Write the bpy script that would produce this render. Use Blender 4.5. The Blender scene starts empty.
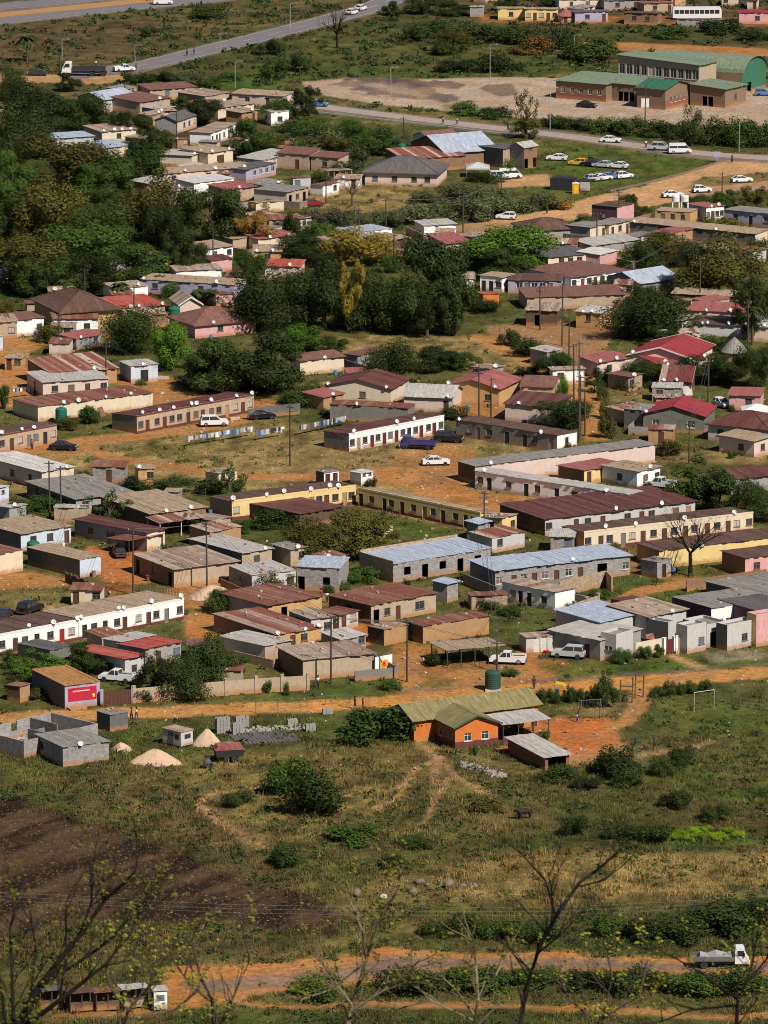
import bpy, bmesh, math, random
import numpy as np
from math import radians, sin, cos, tan, pi, sqrt
from mathutils import Vector, Matrix
RND = random.Random(7)
sc = bpy.context.scene
COL = sc.collection
# ------------------------------------------------------------------ camera geometry
F = 6157.0; PIT = radians(12.0); CH = 197.0
def ray(u, v):
    x = (u - 384) / F; y = -(v - 512) / F
    return Vector((x, cos(PIT) + y * sin(PIT), -sin(PIT) + y * cos(PIT)))
def at(u, v, z=0.0):
    d = ray(u, v); t = (z - CH) / d.z
    return Vector((d.x * t, d.y * t, z))
def atd(u, v, dist):
    d = ray(u, v); t = dist / d.y
    return Vector((d.x * t, dist, CH + d.z * t))
def proj(p):
    y = p[1] * cos(PIT) - (p[2] - CH) * sin(PIT)
    up = p[1] * sin(PIT) + (p[2] - CH) * cos(PIT)
    return 384 + F * p[0] / y, 512 - F * up / y
def pxm(v):                                # pixels per metre on the ground at row v
    p = at(384, v); return F / (p.y * cos(PIT) + CH * sin(PIT))
# ------------------------------------------------------------------ numpy noise
def vnoise(x, y, seed=0):
    xi = np.floor(x).astype(np.int64); yi = np.floor(y).astype(np.int64)
    fx = x - xi; fy = y - yi
    fx = fx * fx * (3 - 2 * fx); fy = fy * fy * (3 - 2 * fy)
    def h(a, b):
        n = (a * 374761393 + b * 668265263 + seed * 974634777) & 0xffffffff
        n = ((n ^ (n >> 13)) * 1274126177) & 0xffffffff
        return ((n ^ (n >> 16)) & 0xffff) / 65535.0
    return (h(xi, yi) * (1 - fx) + h(xi + 1, yi) * fx) * (1 - fy) + (h(xi, yi + 1) * (1 - fx) + h(xi + 1, yi + 1) * fx) * fy
def fbm(x, y, o=4, seed=0):
    s = 0; a = .5; n = 0
    for i in range(o):
        s = s + a * vnoise(x, y, seed + i * 17); n += a; x = x * 2.03 + 11; y = y * 2.03 + 5; a *= .5
    return s / n
# ------------------------------------------------------------------ ground height (hill under the camera, small relief in the valley)
def H(x, y):
    x = np.asarray(x, float); y = np.asarray(y, float)
    hill = 195.3 - .40 * np.maximum(y, -30)
    hill = np.where(hill > 0, hill, 0)
    hill = np.where((y > 380) & (y < 560), np.maximum(0, 195.3 - .4 * 380) * ((560 - y) / 180) ** 2, hill)
    hill = np.where(y >= 560, 0, hill)
    m = np.clip((782 - y) / 30, 0, 1) * np.clip((y - 600) / 40, 0, 1)
    rel = (fbm(x / 9, y / 14, 4, 3) - .5) * 1.6 * m
    m2 = np.clip((y - 1420) / 120, 0, 1)
    return hill + rel + 0 * m2
def Hs(x, y): return float(H(np.array([x]), np.array([y]))[0])
def gat(u, v):
    p = at(u, v)
    for _ in range(3):
        p = at(u, v, Hs(p.x, p.y))
    return p
# ------------------------------------------------------------------ materials
MATS = {}
def newmat(name):
    m = bpy.data.materials.new(name); m.use_nodes = True
    nt = m.node_tree; b = nt.nodes['Principled BSDF']
    b.inputs['Roughness'].default_value = .85
    if 'Specular IOR Level' in b.inputs: b.inputs['Specular IOR Level'].default_value = .25
    return m, nt, b
def N(nt, t, **kw):
    n = nt.nodes.new(t)
    for k, v in kw.items(): setattr(n, k, v)
    return n
def L(nt, a, b): nt.links.new(a, b)
def mixc(nt, fac, a, b, mode='MIX'):
    n = N(nt, 'ShaderNodeMix', data_type='RGBA', blend_type=mode)
    for s, v in ((n.inputs[0], fac), (n.inputs[6], a), (n.inputs[7], b)):
        if hasattr(v, 'is_linked'): L(nt, v, s)
        elif isinstance(v, (int, float)): s.default_value = v
        else: s.default_value = (*v[:3], 1)
    return n.outputs[2]
def math_(nt, op, a, b=None, clamp=False):
    n = N(nt, 'ShaderNodeMath', operation=op); n.use_clamp = clamp
    for s, v in ((n.inputs[0], a), (n.inputs[1], b)):
        if v is None: continue
        if hasattr(v, 'is_linked'): L(nt, v, s)
        else: s.default_value = v
    return n.outputs[0]
def ramp(nt, x, a, b):
    n = N(nt, 'ShaderNodeMapRange'); n.inputs[1].default_value = a; n.inputs[2].default_value = b
    L(nt, x, n.inputs[0]); return n.outputs[0]
def objvec(nt):
    tc = N(nt, 'ShaderNodeTexCoord'); oi = N(nt, 'ShaderNodeObjectInfo')
    k = math_(nt, 'MULTIPLY', oi.outputs['Random'], 91.0)
    a = N(nt, 'ShaderNodeVectorMath', operation='ADD'); L(nt, tc.outputs['Object'], a.inputs[0]); L(nt, k, a.inputs[1])
    return tc.outputs['Object'], a.outputs[0], oi.outputs['Random']
def noise(nt, vec, scale, detail=3, rough=.6):
    n = N(nt, 'ShaderNodeTexNoise'); n.inputs['Scale'].default_value = scale; n.inputs['Detail'].default_value = detail
    n.inputs['Roughness'].default_value = rough; L(nt, vec, n.inputs['Vector']); return n.outputs[0]
def bump(nt, b, h, s=.4, d=.05):
    n = N(nt, 'ShaderNodeBump'); n.inputs['Strength'].default_value = s; n.inputs['Distance'].default_value = d
    L(nt, h, n.inputs['Height']); L(nt, n.outputs[0], b.inputs['Normal'])
DUST = (.40, .19, .075)
def plaster(name, c, grime=None, block=False):
    if grime is None: grime = .22 if sum(c) > 1.4 else .4
    m, nt, b = newmat(name)
    ov, rv, rn = objvec(nt)
    mp = N(nt, 'ShaderNodeMapping'); mp.inputs['Scale'].default_value = (1.3, 1.3, .7); L(nt, rv, mp.inputs[0])
    n1 = noise(nt, mp.outputs[0], 1.5, 5, .7); n2 = noise(nt, rv, .5, 3)
    col = mixc(nt, ramp(nt, n1, .45, .75), c, [x * (1 - grime * .8) for x in c])
    col = mixc(nt, ramp(nt, n2, .5, .75), col, mixc(nt, .4, col, [x * .75 + y * .1 for x, y in zip(c, DUST)]))
    if block:
        sx = N(nt, 'ShaderNodeSeparateXYZ'); L(nt, ov, sx.inputs[0])
        cx = N(nt, 'ShaderNodeCombineXYZ'); L(nt, math_(nt, 'ADD', sx.outputs[0], sx.outputs[1]), cx.inputs[0]); L(nt, sx.outputs[2], cx.inputs[1])
        br = N(nt, 'ShaderNodeTexBrick'); L(nt, cx.outputs[0], br.inputs['Vector'])
        br.inputs['Scale'].default_value = 1; br.inputs['Brick Width'].default_value = .45; br.inputs['Row Height'].default_value = .22
        br.inputs['Mortar Size'].default_value = .018
        br.inputs['Color1'].default_value = (1.15, 1.15, 1.15, 1); br.inputs['Color2'].default_value = (.72, .72, .72, 1); br.inputs['Mortar'].default_value = (.5, .5, .5, 1)
        col = mixc(nt, .85, col, br.outputs[0], 'MULTIPLY')
    sz = N(nt, 'ShaderNodeSeparateXYZ'); L(nt, ov, sz.inputs[0])
    zz = math_(nt, 'SUBTRACT', sz.outputs[2], math_(nt, 'MULTIPLY', noise(nt, rv, 1.2, 4), 1.3))
    f = math_(nt, 'MULTIPLY', ramp(nt, zz, .15, -.35), .75)
    col = mixc(nt, f, col, DUST)
    L(nt, col, b.inputs['Base Color']); bump(nt, b, n1, .25, .03)
    MATS[name] = m; return m
def sheet(name, c, alt, patch=.35, rustc=(.19, .075, .045), rust=.5, rough=.6, metal=0.0, w=.78):
    m, nt, b = newmat(name)
    ov, rv, rn = objvec(nt)
    sx = N(nt, 'ShaderNodeSeparateXYZ'); L(nt, ov, sx.inputs[0])
    idx = math_(nt, 'FLOOR', math_(nt, 'DIVIDE', sx.outputs[0], w))
    wn = N(nt, 'ShaderNodeTexWhiteNoise', noise_dimensions='1D'); L(nt, math_(nt, 'ADD', idx, math_(nt, 'MULTIPLY', rn, 977.0)), wn.inputs['W'])
    f = wn.outputs[0]
    col = mixc(nt, math_(nt, 'MULTIPLY', ramp(nt, f, .35, .9), patch), c, alt)
    n1 = noise(nt, rv, .7, 5, .7)
    col = mixc(nt, math_(nt, 'MULTIPLY', ramp(nt, n1, .45, .68), rust), col, rustc)
    mp = N(nt, 'ShaderNodeMapping'); mp.inputs['Scale'].default_value = (4, .5, 1); L(nt, rv, mp.inputs[0])
    n2 = noise(nt, mp.outputs[0], 1.2, 3)
    col = mixc(nt, 1, col, mixc(nt, ramp(nt, n2, .3, .7), (.6, .6, .62), (1.25, 1.24, 1.22)), 'MULTIPLY')
    fr = math_(nt, 'FRACT', math_(nt, 'DIVIDE', sx.outputs[0], w))
    seam = ramp(nt, math_(nt, 'ABSOLUTE', math_(nt, 'SUBTRACT', fr, .5)), .44, .5)
    col = mixc(nt, math_(nt, 'MULTIPLY', seam, .35), col, [x * .45 for x in c])
    L(nt, col, b.inputs['Base Color']); b.inputs['Roughness'].default_value = rough; b.inputs['Metallic'].default_value = metal
    wv = math_(nt, 'SINE', math_(nt, 'MULTIPLY', sx.outputs[0], 2 * pi / .26))
    bump(nt, b, wv, .35, .02)
    MATS[name] = m; return m
def flat(name, c, rough=.7, var=.25, spec=.25, scale=2.0):
    m, nt, b = newmat(name); ov, rv, rn = objvec(nt)
    n1 = noise(nt, rv, scale, 4)
    L(nt, mixc(nt, n1, [x * (1 + var) for x in c], [x * (1 - var) for x in c]), b.inputs['Base Color'])
    b.inputs['Roughness'].default_value = rough; b.inputs['Specular IOR Level'].default_value = spec
    MATS[name] = m; return m
def leafmat(name, c, hue=(1.5, 1.25, .7)):
    m, nt, b = newmat(name)
    g = N(nt, 'ShaderNodeNewGeometry'); ov, rv, rn = objvec(nt)
    n1 = noise(nt, rv, 2.2, 2)
    col = mixc(nt, math_(nt, 'MULTIPLY', g.outputs['Random Per Island'], .7), [x * .75 for x in c], [min(1, x * y * 1.15) for x, y in zip(c, hue)])
    col = mixc(nt, ramp(nt, n1, .4, .65), col, mixc(nt, .55, col, [x * y for x, y in zip(c, hue)]))
    hv = N(nt, 'ShaderNodeHueSaturation'); L(nt, col, hv.inputs['Color']); L(nt, ramp(nt, rn, -.9, 2.2), hv.inputs['Value'])
    hv.inputs['Saturation'].default_value = 1.0
    v = math_(nt, 'ADD', math_(nt, 'MULTIPLY', rn, .95), .62); L(nt, v, hv.inputs['Value'])
    L(nt, hv.outputs[0], b.inputs['Base Color']); b.inputs['Roughness'].default_value = .65
    b.inputs['Specular IOR Level'].default_value = .18
    MATS[name] = m; return m
for k, c in dict(white=(.90, .885, .86), cream=(.70, .585, .44), tan=(.46, .35, .255), pinkwhite=(.66, .52, .46), pink=(.66, .36, .36), yellow=(.74, .56, .25),
                 ochre=(.56, .34, .15), orange=(.62, .18, .04), blue=(.56, .62, .72), lilac=(.40, .37, .50), grey=(.33, .32, .31), lgrey=(.52, .50, .49),
                 dgrey=(.14, .135, .135), stain=(.21, .20, .185), greenish=(.17, .175, .14), maroonwall=(.16, .07, .085), brown=(.26, .15, .09), mud=(.42, .25, .13), dbrownw=(.12, .075, .05),
                 green=(.04, .16, .10)).items(): plaster(k, c)
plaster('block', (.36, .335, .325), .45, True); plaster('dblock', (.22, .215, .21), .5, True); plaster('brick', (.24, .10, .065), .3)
plaster('tanblock', (.46, .34, .24), .5, True); plaster('schoolbrick', (.225, .155, .105), .2); plaster('schoolpale', (.40, .33, .25), .2)
S = sheet
S('r_rust', (.20, .075, .05), (.34, .20, .14), .55, rust=.4); S('r_maroon', (.125, .043, .038), (.20, .10, .085), .45, rust=.45, rustc=(.075, .035, .03))
S('r_crimson', (.33, .045, .055), (.25, .04, .045), .35, rust=.3, rustc=(.17, .045, .045)); S('r_red', (.40, .065, .05), (.48, .17, .12), .5, rust=.3, rustc=(.42, .22, .17))
S('r_pinkred', (.36, .12, .11), (.25, .09, .085), .5, rust=.4, rustc=(.22, .10, .08))
S('r_grey', (.27, .25, .235), (.20, .185, .175), .4, rust=.25, rustc=(.2, .15, .12)); S('r_lgrey', (.46, .435, .41), (.36, .335, .32), .4, rust=.3, rustc=(.33, .27, .22))
S('r_dgrey', (.13, .12, .12), (.09, .085, .085), .4, rust=.25, rustc=(.12, .085, .06)); S('r_tan', (.40, .30, .21), (.31, .225, .155), .4, rust=.4, rustc=(.27, .15, .095))
S('r_white', (.62, .60, .58), (.50, .48, .46), .4, rust=.25, rustc=(.4, .32, .26)); S('r_blue', (.40, .45, .56), (.34, .38, .47), .35, rust=.12, rustc=(.3, .29, .3))
S('r_brown', (.12, .066, .05), (.19, .125, .095), .4, rust=.35, rustc=(.09, .045, .035)); S('r_tile', (.22, .105, .085), (.17, .08, .065), .4, rust=.35, rustc=(.13, .07, .055))
S('r_patch', (.24, .085, .06), (.50, .40, .33), .95, rust=.35); S('r_stripe', (.15, .04, .04), (.48, .36, .31), .9, rust=.15, w=.9)
S('r_mix', (.42, .34, .27), (.22, .12, .09), .7, rust=.5, rustc=(.24, .12, .08)); S('r_olive', (.245, .215, .098), (.22, .19, .088), .25, rust=.2, rustc=(.17, .12, .055))
S('r_orange', (.42, .21, .07), (.36, .19, .07), .3, rust=.4, rustc=(.3, .14, .06)); S('r_green', (.20, .25, .175), (.17, .215, .155), .3, rust=.12, rustc=(.24, .28, .2)); S('r_dkgreen', (.04, .15, .095), (.035, .12, .08), .3, rust=.05)
for k, c, r in (('glass', (.035, .04, .05), .15), ('glass2', (.06, .065, .07), .25)): flat(k, c, r, .2, .6)
for k, c in dict(d_brown=(.10, .045, .03), d_dark=(.03, .028, .027), d_red=(.30, .03, .03), d_grey=(.17, .16, .16), d_maroon=(.12, .025, .03), d_white=(.6, .58, .55), d_tan=(.34, .22, .13), curtain=(.42, .39, .36), curtain2=(.16, .10, .08), curtain3=(.12, .16, .22),
                 trimw=(.72, .70, .67), trimd=(.07, .06, .055), trimm=(.13, .045, .04), trimg=(.06, .10, .07), frame=(.20, .15, .12), framew=(.62, .60, .57), dish=(.72, .70, .68), metald=(.10, .10, .105), wood=(.13, .085, .055), polewood=(.075, .06, .05), steel=(.35, .35, .36),
                 tyre=(.02, .02, .02), rim=(.35, .35, .36), tankgreen=(.015, .13, .085), tankdark=(.025, .07, .05), sand=(.52, .36, .25), rock=(.19, .14, .11), concrete=(.45, .43, .41), rubble=(.38, .35, .33), blockgrey=(.30, .285, .27), asph2=(.12, .115, .12),
                 skin=(.09, .05, .035), hair=(.012, .01, .01), sh_red=(.5, .04, .05), sh_white=(.75, .73, .7), sh_dark=(.03, .03, .04), sh_blue=(.05, .1, .3), sh_pink=(.6, .25, .35), bark=(.10, .075, .055), barkd=(.022, .018, .015), barkl=(.20, .16, .10), cow=(.028, .015, .011), signred=(.45, .02, .045), signyel=(.75, .45, .04), binor=(.65, .26, .03), tarp=(.03, .03, .035), tarpblue=(.25, .35, .55)).items(): flat(k, c)
for k, c in dict(c_white=(.75, .75, .76), c_black=(.012, .012, .014), c_silver=(.48, .49, .5), c_blue=(.04, .05, .18), c_lblue=(.1, .2, .42), c_red=(.25, .02, .03), c_yellow=(.75, .42, .02), c_dark=(.04, .04, .05), c_purple=(.055, .045, .17)).items(): flat(k, c, .3, .06, .5)
for k in ('barkd', 'bark', 'barkl'): MATS[k].node_tree.nodes['Principled BSDF'].inputs['Specular IOR Level'].default_value = .05
flat('lampw', (.8, .8, .78), .2, .05); flat('lampr', (.4, .01, .01), .3, .05)
leafmat('lf_dark', (.023, .040, .010)); leafmat('lf_mid', (.030, .060, .012)); leafmat('lf_bright', (.055, .125, .014)); leafmat('lf_olive', (.055, .058, .014))
leafmat('lf_yellow', (.13, .105, .02)); leafmat('lf_ochre', (.15, .095, .028)); leafmat('lf_scrub', (.062, .075, .036), (1.3, 1.2, .95)); leafmat('lf_lime', (.13, .22, .015)); leafmat('lf_new', (.13, .15, .022))
M = MATS
# ------------------------------------------------------------------ mesh builder
class MB:
    def __init__(s): s.v = []; s.f = []; s.m = []
    def poly(s, pts, m=0):
        i = len(s.v); s.v += [tuple(p) for p in pts]; s.f.append(tuple(range(i, i + len(pts)))); s.m.append(m)
    def box(s, x0, x1, y0, y1, z0, z1, m=0):
        i = len(s.v); s.v += [(x, y, z) for z in (z0, z1) for y in (y0, y1) for x in (x0, x1)]
        for f in ((0, 2, 3, 1), (4, 5, 7, 6), (0, 1, 5, 4), (2, 6, 7, 3), (0, 4, 6, 2), (1, 3, 7, 5)): s.f.append(tuple(i + k for k in f)); s.m.append(m)
    def prism(s, pts, a, b, axis='y', m=0):           # pts 2-D profile extruded along axis
        def P(p, t): return {'y': (p[0], t, p[1]), 'x': (t, p[0], p[1]), 'z': (p[0], p[1], t)}[axis]
        n = len(pts); i = len(s.v); s.v += [P(p, a) for p in pts] + [P(p, b) for p in pts]
        s.f.append(tuple(range(i, i + n))); s.m.append(m); s.f.append(tuple(range(i + 2 * n - 1, i + n - 1, -1))); s.m.append(m)
        for k in range(n): s.f.append((i + k, i + (k + 1) % n, i + n + (k + 1) % n, i + n + k)); s.m.append(m)
    def tube(s, pts, rs, n=6, m=0, cap=True):
        pts = [Vector(p) for p in pts]
        if not hasattr(rs, '__len__'): rs = [rs] * len(pts)
        base = len(s.v)
        for k, p in enumerate(pts):
            d = (pts[min(k + 1, len(pts) - 1)] - pts[max(k - 1, 0)]).normalized()
            a = d.cross(Vector((0, 0, 1)) if abs(d.z) < .95 else Vector((1, 0, 0))).normalized(); b = d.cross(a)
            for j in range(n):
                t = 2 * pi * j / n; s.v.append(tuple(p + (a * cos(t) + b * sin(t)) * rs[k]))
        for k in range(len(pts) - 1):
            for j in range(n):
                a0 = base + k * n + j; a1 = base + k * n + (j + 1) % n
                s.f.append((a0, a1, a1 + n, a0 + n)); s.m.append(m)
        if cap:
            s.f.append(tuple(range(base + n - 1, base - 1, -1))); s.m.append(m)
            e = base + (len(pts) - 1) * n; s.f.append(tuple(range(e, e + n))); s.m.append(m)
    def lathe(s, prof, c=(0, 0, 0), n=14, m=0):
        base = len(s.v)
        for r, z in prof:
            for j in range(n): s.v.append((c[0] + r * cos(2 * pi * j / n), c[1] + r * sin(2 * pi * j / n), c[2] + z))
        for k in range(len(prof) - 1):
            for j in range(n): s.f.append((base + k * n + j, base + k * n + (j + 1) % n, base + (k + 1) * n + (j + 1) % n, base + (k + 1) * n + j)); s.m.append(m)
        s.f.append(tuple(range(base + n - 1, base - 1, -1))); s.m.append(m)
        e = base + (len(prof) - 1) * n; s.f.append(tuple(range(e, e + n))); s.m.append(m)
    def mesh(s, name, mats, smooth=False):
        me = bpy.data.meshes.new(name); me.from_pydata(s.v, [], s.f)
        for m in (mats if isinstance(mats, (list, tuple)) else [mats]): me.materials.append(M[m] if isinstance(m, str) else m)
        if len(me.materials) > 1: me.polygons.foreach_set('material_index', s.m)
        if smooth: me.polygons.foreach_set('use_smooth', [True] * len(me.polygons))
        me.update(); return me
    def build(s, name, mats, parent=None, mat=None, smooth=False):
        return link(name, s.mesh(name, mats, smooth), parent, mat)
def link(name, data, parent=None, mat=None):
    o = bpy.data.objects.new(name, data); COL.objects.link(o)
    if parent is not None: o.parent = parent
    if mat is not None: o.matrix_local = mat
    return o
USED = {}
def tag(o, label, cat, group=None, kind=None):
    if label:
        w = label.split()
        assert 4 <= len(w) <= 16, (len(w), label)
        if label in USED and not group: print('DUPLABEL', label)
        USED[label] = USED.get(label, 0) + 1
        o['label'] = label
    if cat: o['category'] = cat
    if group: o['group'] = group
    if kind or (label and o.type == 'EMPTY'): o['kind'] = kind or 'thing'
    return o
def thing(name, mat, label, cat, group=None):
    o = bpy.data.objects.new(name, None); COL.objects.link(o); o.empty_display_size = .3
    o.matrix_world = mat; return tag(o, label, cat, group)
def setmat(o, m, slot=0):
    o.material_slots[slot].link = 'OBJECT'; o.material_slots[slot].material = M[m]
def copytree(o, parent=None):
    c = o.copy(); COL.objects.link(c)
    if parent is not None: c.parent = parent
    for ch in list(o.children): copytree(ch, c)
    return c
LAND = []                                   # landmarks for automatic, unique labels
def autolabel(desc, P):
    cand = sorted(LAND, key=lambda l: (l[1] - P).length)[:14]
    for nick, q in cand:
        d = P - q
        rel = ('to the right of' if d.x > 0 else 'to the left of') if abs(d.x) * 1.3 > abs(d.y) else ('behind' if d.y > 0 else 'in front of')
        lb = f'{desc} {rel} the {nick}'
        if len(lb.split()) <= 16 and lb not in USED: return lb
    for i in range(8):
        for j in range(i + 1, 10):
            lb = f'{desc} between {cand[i][0]} and {cand[j][0]}'
            if len(lb.split()) <= 16 and lb not in USED: return lb
    for i in range(14):
        lb = f'another {desc} near the {cand[i][0]}'
        if len(lb.split()) <= 16 and lb not in USED: return lb
    return f'{desc} {len(USED)}'
def T(x, y, z): return Matrix.Translation((x, y, z))
def RZ(a): return Matrix.Rotation(a, 4, 'Z')
# ------------------------------------------------------------------ buildings
SPEC = {'w': (1.15, 1.05, .95), 'W': (1.75, 1.15, .9), 's': (.6, .55, 1.5), 'd': (.9, 2.02, .02), 'D': (1.5, 2.05, .02), 'G': (2.5, 2.1, .02), 'o': (1.2, 1.2, .9),
        'O': (1.1, 2.05, .02), 'P': (2.6, 2.2, .02), 'h': (1.5, 2.3, 3.8), 'v': (1.0, 1.3, 1.4)}
MESHC = {}
def windowmesh(w, h, fm, gm, big):
    k = (w, h, fm, gm, big)
    if k in MESHC: return MESHC[k]
    t = .07 if not big else .06
    f = MB()
    f.box(0, w, 0, .08, 0, t); f.box(0, w, 0, .08, h - t, h); f.box(0, t, 0, .08, t, h - t); f.box(w - t, w, 0, .08, t, h - t)
    f.box(w / 2 - .025, w / 2 + .025, 0.012, .068, t, h - t)
    if big: f.box(t, w / 2 - .025, .02, .06, h * .68, h * .68 + .045); f.box(w / 2 + .025, w - t, .02, .06, h * .68, h * .68 + .045)
    f.box(-.08, w + .08, -.16, -.002, -.07, .0)
    g = MB(); g.box(t, w - t, .035, .05, t, h - t)
    MESHC[k] = (f.mesh('window', fm), g.mesh('pane', gm)); return MESHC[k]
def doormesh(w, h, m, kind):
    k = ('door', w, h, m, kind)
    if k in MESHC: return MESHC[k]
    b = MB(); b.box(0, w, .03, .08, 0, h)
    fr = .07
    b.box(-.0, fr, -.02, .028, 0, h); b.box(w - fr, w, -.02, .028, 0, h); b.box(fr, w - fr, -.02, .028, h - fr, h)
    if kind == 'G':
        for i in range(1, 6): b.box(fr, w - fr, .015, .028, i * h / 6.2, i * h / 6.2 + .03)
    else:
        for z0, z1 in ((.2, .9), (1.1, 1.8)): b.box(w * .22, w * .78, .018, .028, z0, z1)
        b.box(w * .86, w * .9, -.02, .0299, 1.0, 1.12)
    MESHC[k] = b.mesh('door', m); return MESHC[k]
def dishmesh():
    if 'dish' not in MESHC:
        b = MB(); R = .36
        n = 14; rings = [(0, .16), (.14, .14), (.28, .075), (R, 0)]
        for (r0, z0), (r1, z1) in zip(rings, rings[1:]):
            for j in range(n):
                a0, a1 = 2 * pi * j / n, 2 * pi * (j + 1) / n
                P = lambda r, z, a: (r * cos(a), z, r * sin(a))
                if r0 == 0: b.poly([P(0, z0, 0), P(r1, z1, a0), P(r1, z1, a1)])
                else: b.poly([P(r0, z0, a0), P(r1, z1, a0), P(r1, z1, a1), P(r0, z0, a1)])
        b.tube([(0, .17, 0), (0, .3, -.12), (0, .3, -.62)], .035, 6, 1)
        b.tube([(0, .06, -.36), (0, -.4, -.18)], .015, 5, 1); b.box(-.05, .05, -.46, -.36, -.22, -.12, 1)
        MESHC['dish'] = b.mesh('satellite_dish', ['dish', 'metald'])
    return MESHC['dish']
def facade(mb, p0, dx, w, ztop, ops, ext=None, rev=.16):
    """wall face starting at p0, running dx (unit) with outward normal to the right of dx; holes ops=(x0,x1,z0,z1); ext extra polygon above"""
    p0 = Vector(p0); dx = Vector(dx); up = Vector((0, 0, 1)); inn = up.cross(dx)
    P = lambda x, z, y=0: p0 + dx * x + up * z + inn * y
    xs = sorted({0, w, *[a for o in ops for a in o[:2]]}); zs = sorted({0, ztop, *[a for o in ops for a in o[2:]]})
    for i in range(len(xs) - 1):
        for j in range(len(zs) - 1):
            cx, cz = (xs[i] + xs[i + 1]) / 2, (zs[j] + zs[j + 1]) / 2
            if any(o[0] < cx < o[1] and o[2] < cz < o[3] for o in ops): continue
            mb.poly([P(xs[i], zs[j]), P(xs[i + 1], zs[j]), P(xs[i + 1], zs[j + 1]), P(xs[i], zs[j + 1])])
    for x0, x1, z0, z1 in ops:
        for a, b in (((x0, z0), (x1, z0)), ((x1, z0), (x1, z1)), ((x1, z1), (x0, z1)), ((x0, z1), (x0, z0))):
            mb.poly([P(*a), P(*b), P(*b, rev), P(*a, rev)])
    if ext: mb.poly([P(x, z) for x, z in ext])
def slots(pat, w, ztop, rnd=None):
    out = []; n = len(pat)
    if not n: return out
    step = w / n
    for i, ch in enumerate(pat):
        if ch == '-' or ch == ' ': continue
        ow, oh, oz = SPEC[ch]; ow = min(ow, step * .86); oh = min(oh, ztop - oz - .12)
        x0 = (i + .5) * step - ow / 2 + (rnd.uniform(-.45, .45) * max(0, step - ow - .15) if rnd and n > 6 and ch in 'wd' else 0); out.append((ch, (x0, x0 + ow, oz, oz + oh)))
    return out
def roofstrips(mb, Lx, prof, o, th=.07, rnd=RND, w=.78, m=0, eo=.12):
    """corrugated sheets: strips along x; prof = [(y,z),...] from front eave to back eave"""
    xs = [-o]; k = 0
    while xs[-1] + w < Lx + o - .2:
        k += 1; xs.append(max(k * w, -o + .05))
    xs.append(Lx + o)
    sag = 0
    for a, b in zip(xs, xs[1:]):
        sag = sag * .75 + rnd.uniform(-.03, .03); dz = sag + rnd.uniform(-.018, .018); e0 = rnd.uniform(-eo, eo); e1 = rnd.uniform(-eo, eo)
        pr = [list(p) for p in prof]
        (y0, z0), (y1, z1) = pr[0], pr[1]; t = e0 / max(.3, sqrt((y1 - y0) ** 2 + (z1 - z0) ** 2)); pr[0] = [y0 - (y1 - y0) * t, z0 - (z1 - z0) * t]
        (y0, z0), (y1, z1) = pr[-1], pr[-2]; t = e1 / max(.3, sqrt((y1 - y0) ** 2 + (z1 - z0) ** 2)); pr[-1] = [y0 - (y1 - y0) * t, z0 - (z1 - z0) * t]
        n = len(pr); i = len(mb.v)
        for x in (a, b):
            mb.v += [(x, p[0], p[1] + dz) for p in pr] + [(x, p[0], p[1] + dz - th) for p in pr]
        q = 2 * n
        for k2 in range(n - 1):
            mb.f.append((i + k2, i + q + k2, i + q + k2 + 1, i + k2 + 1)); mb.m.append(m)
            mb.f.append((i + n + k2, i + n + k2 + 1, i + q + n + k2 + 1, i + q + n + k2)); mb.m.append(m)
            mb.f.append((i + k2, i + k2 + 1, i + n + k2 + 1, i + n + k2)); mb.m.append(m)
            mb.f.append((i + q + k2, i + q + n + k2, i + q + n + k2 + 1, i + q + k2 + 1)); mb.m.append(m)
        mb.f.append((i, i + n, i + q + n, i + q)); mb.m.append(m)
        mb.f.append((i + n - 1, i + q + n - 1, i + q + 2 * n - 1, i + 2 * n - 1)); mb.m.append(m)
HOUSES = []
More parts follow.
